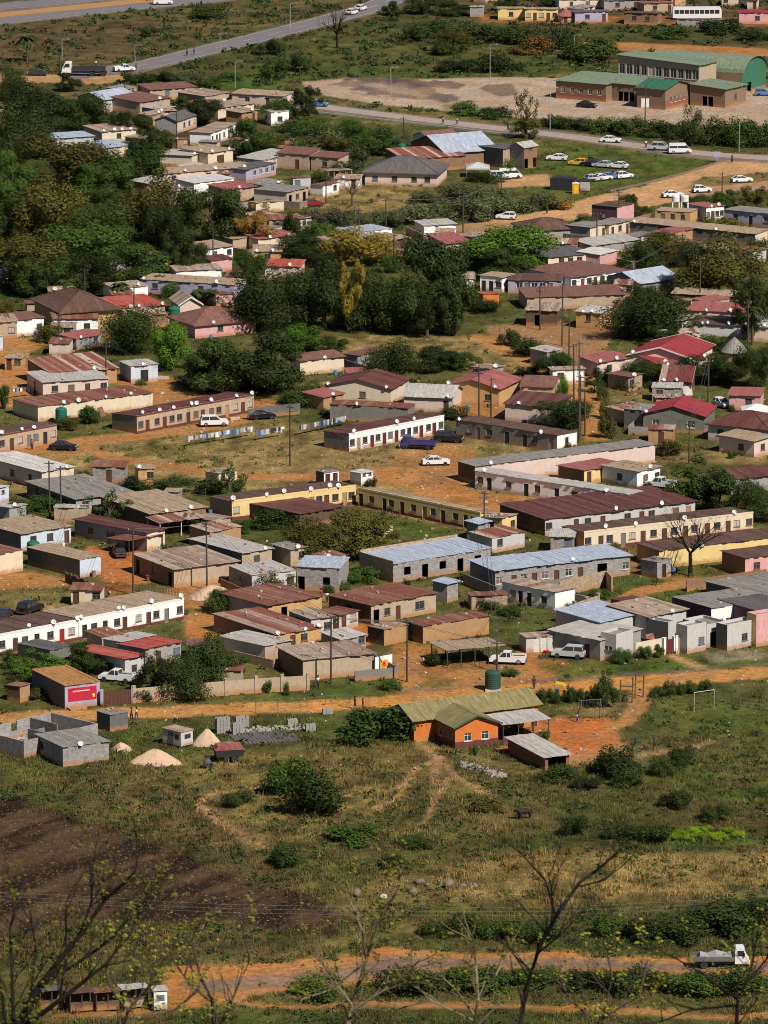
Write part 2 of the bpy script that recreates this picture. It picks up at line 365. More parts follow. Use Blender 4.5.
def house(A, B, d=6, h=2.8, roof='mono', wall='cream', rm='r_grey', front='', left='', right='', back='', dish=0, nick=None, extra='', cat='house', name='house', into=None,
          lu=None, rise=1.4, drop=.35, par=0.0, o=.28, fm='frame', dm='d_brown', gm='glass', trim=None, plinth=None, wl=None, wr=None, wf=None, group=None, z=0, chim=False, weights=0, lb=0, seed=0, kw_max=16, lab=None, land=True):
    a = at(*A, z); b = at(*B, z); ang = math.atan2(b.y - a.y, b.x - a.x); w = (b - a).length
    if lu is not None:
        n = Vector((-sin(ang), cos(ang), 0)); best = None
        for i in range(15, 400):
            q = a + n * (i * .1); e = abs(proj(q)[0] - lu)
            if best is None or e < best[0]: best = (e, i * .1)
        d = min(max(best[1], 2.2), kw_max)
    fr = T(a.x, a.y, z) @ RZ(ang)
    if into is None:
        lab = lab or (nick + (' ' + extra if extra else ''))
        root = thing(name, fr, lab, cat, group)
        if land: LAND.append((nick, a + (b - a) / 2 + Vector((-sin(ang), cos(ang), 0)) * d / 2))
    else: root = into
    loc = root.matrix_world.inverted() @ fr if into is not None else Matrix.Identity(4)
    HOUSES.append((root, nick, w, d))
    far = A[1] < 330
    rnd = random.Random(int(A[0] * 31 + A[1] * 7 + seed))
    hb = h - drop if roof == 'mono' else h
    gy = roof in ('gy', 'gbarrel')
    # --- walls
    mb = MB(); sides = {}
    hf = h + (par if roof == 'mono' else 0)
    specs = [('front', front, (0, 0, 0), (1, 0, 0), w, hf, None),
             ('right', right, (w, 0, 0), (0, 1, 0), d, min(h, hb), None), ('back', back, (w, d, 0), (-1, 0, 0), w, hb, None), ('left', left, (0, d, 0), (0, -1, 0), d, min(h, hb), None)]
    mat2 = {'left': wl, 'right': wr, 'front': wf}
    mats = [wall]
    for key, pat, p0, dx, ln, zt, ext in specs:
        if key == 'right' and roof == 'mono': ext = [(0, zt), (d, zt), (d, hb), (0, h)] if h != hb else None
        if key == 'left' and roof == 'mono': ext = [(0, zt), (d, zt), (d, h), (0, hb)] if h != hb else None
        if roof == 'gx' and key in ('left', 'right'): ext = [(0, zt), (ln, zt), (ln / 2, zt + rise)]
        if roof == 'gy' and key in ('front', 'back'): ext = [(0, zt), (ln, zt), (ln / 2, zt + rise)]
        if (roof == 'barrel' and key in ('left', 'right')) or (roof == 'gbarrel' and key in ('front', 'back')): ext = [(0, zt), (ln, zt)] + [(ln * (.5 + .5 * cos(t)), zt + rise * sin(t)) for t in [pi * k / 10 for k in range(1, 10)]]
        ops = slots(pat, ln, zt, rnd); sides[key] = (p0, dx, ops)
        k0 = len(mb.f)
        facade(mb, p0, dx, ln, zt, [q[1] for q in ops], ext)
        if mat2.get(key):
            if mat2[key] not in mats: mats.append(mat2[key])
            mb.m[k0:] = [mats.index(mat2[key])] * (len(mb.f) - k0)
        else: mb.m[k0:] = [0] * (len(mb.f) - k0)
    if roof == 'flatp':
        t = .18; zi = h - .38
        mb.poly([(0, 0, h), (w, 0, h), (w - t, t, h), (t, t, h)]); mb.poly([(w, 0, h), (w, d, h), (w - t, d - t, h), (w - t, t, h)])
        mb.poly([(w, d, h), (0, d, h), (t, d - t, h), (w - t, d - t, h)]); mb.poly([(0, d, h), (0, 0, h), (t, t, h), (t, d - t, h)])
        for p, q in (((t, t), (w - t, t)), ((w - t, t), (w - t, d - t)), ((w - t, d - t), (t, d - t)), ((t, d - t), (t, t))):
            mb.poly([(*p, h), (*q, h), (*q, zi), (*p, zi)])
        mb.m += [0] * (len(mb.f) - len(mb.m))
    if roof == 'mono' and par > 0:
        mb.box(0, w, .002, .16, h - .3, h + par)
    mb.m += [0] * (len(mb.f) - len(mb.m)); mb.m = mb.m[:len(mb.f)]
    wo = mb.build('wall', mats, root, loc)
    # --- roof
    rb = MB()
    if roof == 'mono':
        sl = (h - hb) / d; f0 = .165 if par > 0 else -o
        roofstrips(rb, w, [(f0, h + .09 - sl * f0), (d + o, hb + .09 - sl * o)], o if par == 0 else .1, rnd=rnd)
        ro = rb.build('roof', rm, root, loc)
    elif roof == 'flatp':
        rb.box(.19, w - .19, .19, d - .19, h - .5, h - .375); ro = rb.build('roof', rm, root, loc)
    elif roof in ('gx', 'gy', 'barrel', 'gbarrel'):
        Lx, W = (d, w) if gy else (w, d)
        sl = rise / (W / 2)
        if 'barrel' in roof: pr = [(W * (.5 - .5 * cos(t)) * 1.0, h + .1 + rise * sin(t)) for t in [pi * k / 12 for k in range(13)]]
        else: pr = [(-o, h + .08 - sl * o), (W / 2, h + .08 + rise), (W + o, h + .08 - sl * o)]
        roofstrips(rb, Lx, pr, o, rnd=rnd, eo=.03)
        if 'barrel' not in roof: rb.prism([(W / 2 - .22, h + .1 + rise - .22 * sl), (W / 2, h + .13 + rise), (W / 2 + .22, h + .1 + rise - .22 * sl)], -o, Lx + o, 'x')
        loc2 = loc @ (T(w, 0, 0) @ RZ(pi / 2) if gy else Matrix.Identity(4))
        ro = rb.build('roof', rm, root, loc2)
        if trim:
            t = MB()
            for x in (-o - .04, Lx + o + .002):
                t.prism([(-o, h - sl * o - .14), (W / 2, h + rise - .14), (W + o, h - sl * o - .14), (W + o, h - sl * o + .1), (W / 2, h + rise + .12), (-o, h - sl * o + .1)], x, x + .04, 'x')
            t.build('fascia', trim, root, loc2)
    elif roof == 'hip':
        e = o; r = min(w, d) / 2; z0 = h - .05; z1 = h + rise
        c = [(-e, -e, z0), (w + e, -e, z0), (w + e, d + e, z0), (-e, d + e, z0)]
        if w >= d: r1, r2 = (d / 2, d / 2, z1), (w - d / 2, d / 2, z1); F4 = [(c[0], c[1], r2, r1), (c[1], c[2], r2), (c[2], c[3], r1, r2), (c[3], c[0], r1)]
        else: r1, r2 = (w / 2, w / 2, z1), (w / 2, d - w / 2, z1); F4 = [(c[0], c[1], r1), (c[1], c[2], r2, r1), (c[2], c[3], r2), (c[3], c[0], r1, r2)]
        for f in F4: rb.poly(f)
        lo = [(p[0], p[1], p[2] - .16) for p in c]
        for k in range(4): rb.poly([c[k], lo[k], lo[(k + 1) % 4], c[(k + 1) % 4]])
        rb.poly(lo[::-1])
        for p in c: rb.tube([(p[0], p[1], p[2] + .03), tuple(Vector(r1 if abs(p[0] - r1[0]) + abs(p[1] - r1[1]) < abs(p[0] - r2[0]) + abs(p[1] - r2[1]) else r2) + Vector((0, 0, .03)))], .07, 5)
        rb.tube([Vector(r1) + Vector((0, 0, .03)), Vector(r2) + Vector((0, 0, .03))], .08, 5)
        ro = rb.build('roof', rm, root, loc)
    else: ro = None
    if roof == 'mono' and trim:
        t = MB(); y0 = -.025 if par > 0 else -o - .05; zt = h + par if par > 0 else h + .1 + (h - hb) / d * o
        t.box(-.03, w + .03, y0, y0 + .02, zt - .26, zt + .012)
        t.build('fascia', trim, root, loc)
    if plinth:
        pb = MB()
        ops = sorted((q[1][0], q[1][1]) for q in sides['front'][2] if q[1][2] < .3)
        x = 0
        for x0, x1 in ops + [(w, w)]:
            if x0 - x > .05: pb.box(x, x0, -.05, -.003, 0, .42)
            x = x1
        pb.build('plinth', plinth, root, loc)
    # --- openings
    for key, (p0, dx, ops) in sides.items():
        dv = Vector(dx); an = math.atan2(dv.y, dv.x)
        for i, (ch, (x0, x1, z0, z1)) in enumerate(ops):
            if ch in 'oOP': continue
            inn = Vector((-dv.y, dv.x, 0))
            ml = loc @ T(*(Vector(p0) + dv * x0 + inn * .06 + Vector((0, 0, z0)))) @ RZ(an)
            if ch in 'wWshv':
                wm, pm = windowmesh(round(x1 - x0, 2), round(z1 - z0, 2), fm, gm, A[1] > 560)
                wo_ = link('window', wm, root, ml)
                pn = link('pane', pm, wo_)
                if rnd.random() < .35: setmat(pn, rnd.choice(['curtain', 'curtain2', 'glass2', 'curtain3']))
            else:
                do = link('door', doormesh(round(x1 - x0, 2), round(z1 - z0, 2), dm, 'G' if ch == 'G' else 'd'), root, ml)
                if ch == 'd' and len(ops) > 4 and rnd.random() < .3: setmat(do, rnd.choice(['d_dark', 'd_red', 'd_grey', 'd_tan', 'd_dark']))
    # --- dishes
    for i in range(dish):
        x = min(w - .2, max(.2, (i + .5 + rnd.uniform(-.48, .48)) * w / dish))
        wa = rnd.uniform(-.5, .4) + .5       # they all look towards the same patch of sky
        y = -.22 if roof != 'mono' or par == 0 else -.1
        zz = hf + .35 + rnd.uniform(-.1, .2)
        if roof in ('gx', 'hip') : y, zz = -.35, h + .35
        if gy: x = (.06 if i % 2 == 0 else .94) * w; y, zz = -.35, h + .45
        link('satellite_dish', dishmesh(), root, loc @ T(x, y, zz) @ RZ(wa - ang) @ Matrix.Rotation(-.42 + rnd.uniform(-.2, .25), 4, 'X') @ Matrix.Scale(rnd.uniform(.78, 1.12), 4))
    if not weights and roof == 'mono' and not par and rm in ('r_rust', 'r_mix', 'r_patch', 'r_tan', 'r_lgrey', 'r_grey') and rnd.random() < .7: weights = rnd.randint(2, 7)
    if weights and ro is not None and roof == 'mono':
        for i in range(weights):
            x, y = rnd.uniform(.3, w - .3), rnd.uniform(.3, d - .3)
            k = 'rw%d' % (i % 3)
            if k not in MESHC:
                b2 = MB(); s = [.2, .3, .16][i % 3]; b2.box(-s, s, -.11, .11, 0, .18); MESHC[k] = b2.mesh('roof_weight', ['concrete', 'brick', 'rock'][i % 3])
            link('roof_weight', MESHC[k], root, loc @ T(x, y, h + .09 - (h - hb) * y / d + .0) @ RZ(rnd.uniform(0, 3)))
    return root, loc, w, d, h
def part(root, loc, name, mats, fn):
    mb = MB(); fn(mb); return mb.build(name, mats, root, loc)
def shelter(A, B, d, h, rm, nick, extra='', posts=3, name='shelter', post='polewood', drop=.3, into=None, mid=False):
    a = at(*A); b = at(*B); ang = math.atan2(b.y - a.y, b.x - a.x); w = (b - a).length; fr = T(a.x, a.y, 0) @ RZ(ang)
    if into is None:
        root = thing(name, fr, nick + (' ' + extra if extra else ''), 'shelter'); LAND.append((nick, a)); loc = Matrix.Identity(4)
    else: root = into; loc = root.matrix_world.inverted() @ fr
    rb = MB(); rnd = random.Random(int(A[0])); roofstrips(rb, w, [(-.25, h + .08), (d + .2, h + .08 - drop)], .25, rnd=rnd); rb.build('roof', rm, root, loc)
    for i in range(posts):
        x = .05 + i * (w - .1) / max(1, posts - 1)
        for y in (.05, d - .05):
            p = MB(); p.tube([(x, y, -.1), (x, y, h + .0 - drop * y / d)], .075, 6); p.build('post', post, root, loc)
    return root, loc, w, d
def gardenwall(pts, h, wall, label, pillars=0, name='garden_wall', cat='wall', th=.18, pm=None, tops=True):
    P = [at(*p) for p in pts]; c = P[0]; root = thing(name, T(c.x, c.y, 0), label, cat)
    mb = MB()
    for p, q in zip(P, P[1:]):
        dd = (q - p); n = Vector((-dd.y, dd.x, 0)).normalized() * th / 2
        a0, b0 = p - c, q - c; e = dd.normalized() * .002
        ring = [a0 - n + e, b0 - n - e, b0 + n - e, a0 + n + e]
        mb.prism([(r.x, r.y) for r in ring], 0, h, 'z')
    mb.build('wall', wall, root)
    if pillars:
        tot = sum((q - p).length for p, q in zip(P, P[1:])); 
        for p, q in zip(P, P[1:]):
            n = max(1, round((q - p).length / pillars))
            for i in range(n + 1):
                if i == 0 and p is not P[0]: continue
                r = p + (q - p) * i / n - c
                b = MB(); b.box(-.2, .2, -.2, .2, -.05, h + .3); b.box(-.25, .25, -.25, .25, h + .302, h + .38); b.build('pillar', pm or wall, root, T(r.x, r.y, 0) @ RZ(math.atan2((q - p).y, (q - p).x)))
    return root
# ------------------------------------------------------------------ the township, nearest first
h = house
# -- around the lower dirt road
h((63, 767), (109, 761), lu=35, h=2.6, wall='block', rm='r_grey', left='w-', dish=1, nick='grey block hut', extra='with flat sheet roof and white dish below the dirt road', drop=.15, o=.15)
shop, sl_, sw, sd, sh = h((65, 709), (100, 705), lu=32, h=3.2, wall='lilac', wl='dgrey', rm='r_orange', nick='rusty-roofed kiosk', extra='with a red sign panel on its grey front', cat='shop', name='shop', drop=.2, o=.12)  # darker left wall colour paints in the shade on that side
def f(mb):
    mb.box(.45, sw - .5, -.06, -.003, .95, 2.75, 0); mb.box(1.1, sw - 1.5, -.075, -.062, 2.22, 2.34, 1); mb.box(sw - 1.1, sw - .75, -.075, -.062, 1.25, 1.75, 2); mb.box(sw - 1.0, sw - .85, -.08, -.076, 1.4, 1.6, 1)
    for i in range(4): mb.box(1.2 + i * .55, 1.22 + i * .55, -.068, -.062, 1.0, 2.15, 3)
part(shop, sl_, 'sign_panel', ['signred', 'trimw', 'signyel', 'trimm'], f)
part(shop, sl_, 'step', 'mud', lambda mb: mb.box(.2, 2.6, -1.5, -.01, 0, .25))
h((20, 703), (30, 700), lu=8, h=2.2, wall='mud', wl='dbrownw', rm='r_rust', nick='brown mud privy', extra='with rusty lid roof left of the kiosk', cat='outhouse', name='outhouse', o=.15, drop=.1)
gardenwall([(134, 703), (196, 698), (256, 693), (308, 690)], 2.0, 'tan', 'long tan plastered garden wall with pillars along the dirt road', pillars=4.2)
g = gardenwall([(104, 706), (131, 703)], 1.9, 'd_brown', 'brown sliding metal gate between the kiosk and the tan wall', name='gate', cat='gate', th=.08)
for u, v in ((102, 706), (133, 703)):
    q = at(u, v) - at(104, 706); part(g, T(q.x, q.y, 0), 'gatepost', 'lilac', lambda mb: mb.box(-.2, .2, -.2, .2, 0, 2.3))
for i in range(7):
    q = (at(131, 703) - at(104, 706)) * ((i + .5) / 7); part(g, T(q.x, q.y, 0), 'bar', 'trimd', lambda mb: mb.box(-.04, .04, -.09, -.045, .05, 1.85))
h((110, 732), (128, 729), lu=97, h=2.3, wall='dgrey', rm='r_grey', front='-', nick='dark tin shed', extra='standing beside the dirt road below the kiosk', cat='shed', name='shed', o=.12, drop=.12)
# orange house with L plan
oh, ol, ow, od, ohh = h((455, 749.5), (498, 744.5), d=6.2, h=3.1, roof='gy', rise=1.25, wall='orange', wl='brown', rm='r_olive', front='-w-w-', left='-w---', fm='trimw', trim='trimg', nick='orange house', extra='with olive gabled roofs, verandah and dark red plinth', o=.45)
part(oh, ol, 'plinth', 'trimm', lambda mb: (mb.box(-.03, ow + .03, -.04, -.003, 0, .95), mb.box(-.04, -.003, 0, od, 0, .95)))
mo = h((414, 742.5), (538, 726), d=6.6, h=3.1, roof='gx', rise=1.3, wall='orange', wl='brown', rm='r_olive', front='------P--P-d', trim='trimg', into=oh, o=.5, land=False)
part(oh, mo[1], 'gable_board', 'lgrey', lambda mb: (mb.prism([(.5, 3.3), (mo[3] / 2, 4.35), (mo[3] - .5, 3.3)], -.06, -.004, 'x')))
vr, vl, vw, vd = shelter((503, 744), (549, 738.5), 4.6, 2.6, 'r_lgrey', '', into=oh, posts=4, drop=-.3)
part(oh, vl, 'verandah_wall', 'trimm', lambda mb: (mb.box(.1, vw * .45, .1, .28, 0, .9), mb.box(vw * .62, vw, .1, .28, 0, .9)))
part(oh, vl, 'steps', 'orange', lambda mb: (mb.box(vw * .46, vw * .6, -.7, -.0, 0, .25), mb.box(vw * .46, vw * .6, .001, .6, 0, .5)))
# illegible dark strokes on the gable end
h((545, 772), (569, 769), lu=508, h=1.95, wall='brick', rm='r_lgrey', front='P', nick='low brick shed', extra='with pale sheet roof in front of the orange house', cat='shed', name='shed', o=.4, drop=-.25)
# -- white rows at the left
wr, wl_, ww, wd, wh = h((79, 640), (184, 619), d=8, h=3.0, wall='white', rm='r_tan', front='dwdwdwdwdw', dish=5, nick='long white row house', extra='with brown doors and two-tone flat roof at lower left', par=.1, trim='trimw', drop=.3, cat='row house', name='row_house', plinth='trimm')
h((-62, 667), (78.6, 640), d=8, h=2.9, wall='white', rm='r_brown', front='dwdwdwdwdwdw', dish=6, into=wr, par=.1, trim='trimw', drop=.3, plinth='trimm')
rr = h((125, 681), (144, 677), lu=74, h=3.1, wall='lgrey', wl='grey', rm='r_red', front='-w-', left='---W-', nick='red-roofed grey house', extra='with quoined corner behind the white pickup', drop=.5, o=.35, fm='frame')[0]
h((145, 668), (181, 661), d=6, h=2.7, wall='grey', rm='r_red', front='-d-w', into=rr, o=.3)
h((50, 668), (71, 664), lu=18, h=2.5, wall='greenish', rm='r_dgrey', nick='low dark-roofed shed', extra='between the white row house and the trees', cat='shed', name='shed', o=.15)
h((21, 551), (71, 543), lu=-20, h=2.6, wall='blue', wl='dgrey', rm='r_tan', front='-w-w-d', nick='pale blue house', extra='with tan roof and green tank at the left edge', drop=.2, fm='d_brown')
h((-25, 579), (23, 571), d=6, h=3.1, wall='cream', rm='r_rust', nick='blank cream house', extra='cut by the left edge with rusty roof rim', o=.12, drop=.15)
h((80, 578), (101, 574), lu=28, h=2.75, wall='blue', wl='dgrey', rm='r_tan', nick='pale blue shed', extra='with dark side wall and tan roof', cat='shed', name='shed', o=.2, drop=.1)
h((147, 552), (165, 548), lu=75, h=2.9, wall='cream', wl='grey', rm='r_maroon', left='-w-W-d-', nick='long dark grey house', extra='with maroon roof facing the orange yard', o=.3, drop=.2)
shelter((129, 556), (163, 549), 4.5, 2.3, 'r_patch', 'patchy tin carport', extra='on posts beside the dark grey house', posts=3)
h((174, 588), (238, 580), lu=134, h=2.8, wall='tan', wl='brown', rm='r_mix', front='------', left='O-w-O', nick='tan block house', extra='with stained flat roof behind the sand heap', o=.4, drop=.1, weights=5)
q = h((150, 533), (206, 526), lu=101, h=2.9, wall='brown', wl='dbrownw', rm='r_tan', front='-d-w-', dish=2, nick='brown house', extra='with striped verandah roof on white posts', o=.3, drop=.1)[0]
shelter((160, 539), (203, 533), 3.6, 2.4, 'r_patch', '', into=q, posts=3, post='trimw', drop=-.3)
h((242, 571), (272, 566), lu=190, h=2.7, wall='tan', wl='dgrey', rm='r_lgrey', front='-w-', dish=1, nick='grey-roofed tan house', extra='on the grass below the white jeep', o=.3, drop=.1)
h((252, 595), (296, 590), lu=229, h=2.9, wall='lgrey', wl='block', rm='r_lgrey', front='-w-w', left='-s-', nick='grey block cottage', extra='behind a leafless bush', o=.15, drop=.1)
h((297, 590), (339, 592), d=6.5, h=3.5, wall='block', rm='r_blue', front='O--o-', nick='square-windowed block house', extra='with blue tin roof and washing outside', o=.2, drop=-.2)
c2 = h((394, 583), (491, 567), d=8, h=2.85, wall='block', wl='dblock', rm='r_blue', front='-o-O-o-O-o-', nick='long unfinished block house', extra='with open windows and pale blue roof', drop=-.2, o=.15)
part(c2[0], c2[1], 'parapet', 'tanblock', lambda mb: (mb.box(-.05, c2[2] + .05, c2[3] + .16, c2[3] + .36, 0, 3.5), mb.box(-.16, -.003, 0, c2[3] + .15, 0, 3.25)))
h((447, 603), (458, 600), lu=433, h=2.8, wall='block', rm='r_blue', nick='tall block outhouse', extra='between the two blue-roofed block houses', cat='outhouse', name='outhouse', o=.25, drop=-.15)
h((475, 527), (488, 524), lu=463, h=2.4, wall='block', rm='r_blue', nick='blue-roofed outhouse', extra='beside the yellow row end block', cat='outhouse', name='outhouse', o=.25, drop=-.15, A_=None) if False else h((478, 541), (490, 538), lu=467, h=2.6, wall='block', rm='r_blue', nick='blue-roofed outhouse', extra='beside the end block of the yellow row', cat='outhouse', name='outhouse', o=.3, drop=-.15)
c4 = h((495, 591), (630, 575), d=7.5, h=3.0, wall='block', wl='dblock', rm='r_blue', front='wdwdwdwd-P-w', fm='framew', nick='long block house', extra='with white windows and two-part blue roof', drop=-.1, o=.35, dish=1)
gardenwall([(559, 597), (606, 586), (612, 592)], 2.3, 'tanblock', 'grey block yard wall in front of the long block house', th=.2)
h((502, 601), (555, 612), d=4.2, h=2.8, wall='white', rm='r_mix', front='-wdd-w-', nick='small white cottage', extra='with two brown doors and rusty roof beside a block gate', o=.15, drop=.1, dm='d_dark')
g = gardenwall([(574, 620), (598, 612)], 2.4, 'tanblock', 'concrete block yard wall beside the small white cottage', th=.2, pillars=3)
g = gardenwall([(556, 622), (573, 619)], 1.8, 'd_grey', 'dark sheet gate beside the small white cottage', name='gate', cat='gate', th=.06)
h((371, 625), (436, 612), lu=329, h=2.85, wall='tan', wl='dbrownw', rm='r_rust', front='Owd-W-', left='--O--', nick='rusty-roofed mud house', extra='with broken wall and mixed openings', o=.25, drop=.1, weights=6)
h((384, 646), (407, 641), lu=368, h=2.35, wall='mud', wl='dbrownw', rm='r_mix', nick='small mud shed', extra='with tan roof left of the long mud shed', cat='shed', name='shed', o=.15, drop=.05)
h((423, 644), (489, 634), lu=407, h=2.6, wall='mud', wl='dbrownw', rm='r_rust', nick='long windowless mud shed', extra='with rusty flat roof', cat='shed', name='shed', o=.15, drop=.1, weights=4)
h((303, 681), (374, 674), lu=278, h=2.9, wall='tan', wl='brown', rm='r_mix', front='-----', nick='blank tan house', extra='with low roof beside the painted white gate', o=.3, drop=.2, weights=5)
h((311, 638), (333, 635), lu=289, h=2.75, wall='lgrey', rm='r_mix', front='-w', left='P', nick='pale garage hut', extra='with open dark side above the tan houses', cat='shed', name='shed', o=.25, drop=.05)
h((268, 624), (322, 614), lu=220, h=2.7, wall='ochre', wl='grey', rm='r_rust', front='-O---', nick='ochre house', extra='with wide rust-red roof', o=.35, drop=.1, weights=9)
h((276, 652), (321, 645), lu=214, h=2.5, wall='ochre', wl='brown', rm='r_patch', front='-dw-', dish=3, nick='ochre shack', extra='under patchwork tin roof and three dishes', o=.25, drop=.1, weights=9)
h((265, 663), (291, 657), lu=219, h=2.4, wall='tan', wl='cream', rm='r_lgrey', nick='plain cream outbuilding', extra='with grey roof in front of the ochre shack', o=.2, drop=.1)
g = gardenwall([(375, 675), (392, 672)], 2.5, 'white', 'white yard gate painted with a yellow and orange picture', name='gate', cat='gate', th=.1)
c = at(375, 675); e = at(392, 672); an = math.atan2((e - c).y, (e - c).x); gw = (e - c).length
def f(mb):
    mb.box(gw * .3, gw * .75, -.075, -.055, .7, 1.9, 0); mb.box(gw * .38, gw * .66, -.085, -.076, .9, 1.5, 1); mb.box(gw * .45, gw * .58, -.095, -.086, 1.2, 1.7, 2)
part(g, RZ(an), 'picture', ['signyel', 'orange', 'signred'], f)
# -- right side, grey modern houses
m1 = h((549, 650), (600, 661), d=8.5, h=2.9, wall='grey', rm='r_lgrey', front='----d-', nick='low grey modern house', extra='with pale roof and stepped front wall beside a silver car', o=.25, drop=-.2, dm='d_maroon')
h((616, 662), (633, 657), lu=600.5, h=3.9, roof='flatp', wall='lgrey', left='-ss-', rm='r_grey', into=m1[0])
h((600, 646), (642, 637), d=9, h=3.4, wall='lgrey', rm='r_blue', into=m1[0], o=.3, drop=-.25)
h((648, 642), (686, 634), d=8, h=3.6, wall='lgrey', rm='r_mix', front='--w', nick='grey house', extra='with raised mixed roof behind the maroon yard gate', o=.35, drop=-.3, dish=1)
h((668, 646), (675, 644), lu=646, h=3.4, roof='flatp', wall='lgrey', wl='dgrey', rm='r_grey', nick='dark-sided porch block', extra='above the maroon yard gate', name='porch_block')
gardenwall([(635, 657), (663, 652)], 2.0, 'cream', 'cream plastered yard wall with shrubs beside the maroon gate', th=.2)
gardenwall([(664, 655), (674, 653)], 2.1, 'd_maroon', 'maroon yard gate between white pillars', name='gate', cat='gate', th=.06, pillars=2.5, pm='white')
gardenwall([(676, 653), (684, 651)], 2.1, 'd_tan', 'narrow wooden gate right of the maroon yard gate', name='gate', cat='gate', th=.06, pillars=2.5, pm='white')
m4 = h((687, 654), (706, 650), lu=682, h=4.0, roof='flatp', wall='lgrey', rm='r_grey', front='-w', nick='boxy grey garage house', extra='with dark roller door between two square blocks')
h((706.3, 648), (727, 644), d=5, h=3.3, roof='flatp', wall='lgrey', rm='r_grey', front='G', dm='d_dark', into=m4[0])
h((727, 651), (755, 645), lu=717, h=3.7, roof='flatp', wall='lgrey', wl='dgrey', rm='r_grey', front='--w-', into=m4[0])
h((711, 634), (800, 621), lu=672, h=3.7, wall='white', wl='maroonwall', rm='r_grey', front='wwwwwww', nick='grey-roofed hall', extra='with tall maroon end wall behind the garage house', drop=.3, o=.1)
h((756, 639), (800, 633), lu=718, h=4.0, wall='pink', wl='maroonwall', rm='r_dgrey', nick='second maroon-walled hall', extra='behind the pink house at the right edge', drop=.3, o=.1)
pk = h((756, 647), (800, 640), lu=749, h=4.6, roof='flatp', wall='pink', wl='yellow', rm='r_grey', front='-dww', nick='bright pink house', extra='with a yellow corner at the right edge', dm='d_red')
h((738, 603), (800, 594), d=8, h=2.0, wall='dgrey', rm='r_grey', nick='low grey-roofed store', extra='at the right edge on the green bank', o=.3)
h((626, 615), (648, 612), d=4, h=1.9, wall='dbrownw', rm='r_maroon', nick='little maroon-roofed shed', extra='beside the bend of the orange track', cat='shed', name='shed', o=.2)
h((526, 653), (555, 651), d=3, h=2.2, wall='lgrey', rm='r_mix', front='-dDd', dm='d_white', nick='patchwork tin kiosk', extra='beside the silver car', cat='shed', name='shed', o=.15, drop=.1)
shelter((447, 668), (503, 663), 6, 2.5, 'r_tan', 'thin-posted tan shelter', extra='over dark clutter beside the white pickup', posts=5)
# -- yellow and cream rows
h((584, 551), (753, 531), lu=562, h=2.8, wall='cream', wl='ochre', rm='r_brown', front='wdwdwdwdwdwdwdww', dish=4, nick='cream row house', extra='with brown roof and eight doors behind the bare tree', par=.2, trim='cream', plinth='trimm', cat='row house', name='row_house')
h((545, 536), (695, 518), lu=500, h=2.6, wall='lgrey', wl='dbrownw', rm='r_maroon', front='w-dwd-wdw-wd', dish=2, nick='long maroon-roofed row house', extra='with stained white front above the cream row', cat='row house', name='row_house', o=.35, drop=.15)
h((659, 569), (800, 552), lu=637, h=2.75, wall='yellow', wl='ochre', rm='r_brown', front='----------', dish=1, nick='blank yellow house', extra='with brown roof behind the bare tree', o=.2, drop=.15)
h((745, 577), (800, 570), lu=722, h=2.8, wall='pink', wl='brown', rm='r_brown', front='-w-dw-d', dish=1, nick='pink house', extra='with dark brown roof at the right edge beside the bare tree', o=.25, drop=.15)
h((657, 579), (671, 576), lu=641, h=2.5, wall='block', rm='r_grey', front='-d-', dm='d_dark', nick='tiny block store', extra='in front of the blank yellow house', cat='outhouse', name='outhouse', o=.08, drop=.1)
h((232, 520), (356, 504), lu=210, h=2.8, wall='yellow', wl='tan', rm='r_brown', front='w--dwd-dwdwdwdw', dish=6, nick='yellow row house', extra='with maroon band and six dishes behind the olive tree', par=.25, trim='yellow', cat='row house', name='row_house', plinth='trimm')
yb = h((358, 506), (480, 531), d=4.2, drop=.6, h=2.7, wall='yellow', rm='r_mix', front='dwdwdwdwdwdw', nick='yellow-cream row house', extra='with dark doors and stepped end block on the bare slope', par=.25, trim='yellow', cat='row house', name='row_house', plinth='trimm')
h((502, 536), (516.5, 532), lu=481, h=2.75, wall='yellow', rm='r_mix', front='-w', left='-d-', into=yb[0], plinth='trimm', o=.2)
h((300, 529), (342, 521), lu=242, h=2.3, wall='dbrownw', rm='r_maroon', nick='low maroon-roofed shed', extra='in front of the yellow row house', cat='shed', name='shed', o=.3, drop=.2)
h((324, 487), (339, 485), lu=316, h=2.3, wall='white', wl='dbrownw', rm='r_grey', front='dd', dm='d_maroon', nick='white privy', extra='with two maroon doors above the yellow row', cat='outhouse', name='outhouse', o=.1, drop=.1)
h((361, 486), (373, 484), lu=350, h=2.0, wall='white', rm='r_white', front='ss', nick='small white privy', extra='with pale lid roof above the yellow row', cat='outhouse', name='outhouse', o=.2, drop=.1)
h((376, 541), (393, 537), d=3, h=2.2, wall='cream', rm='r_tan', front='d-', nick='tiny cream lean-to', extra='right of the olive tree', cat='shed', name='shed', o=.2)
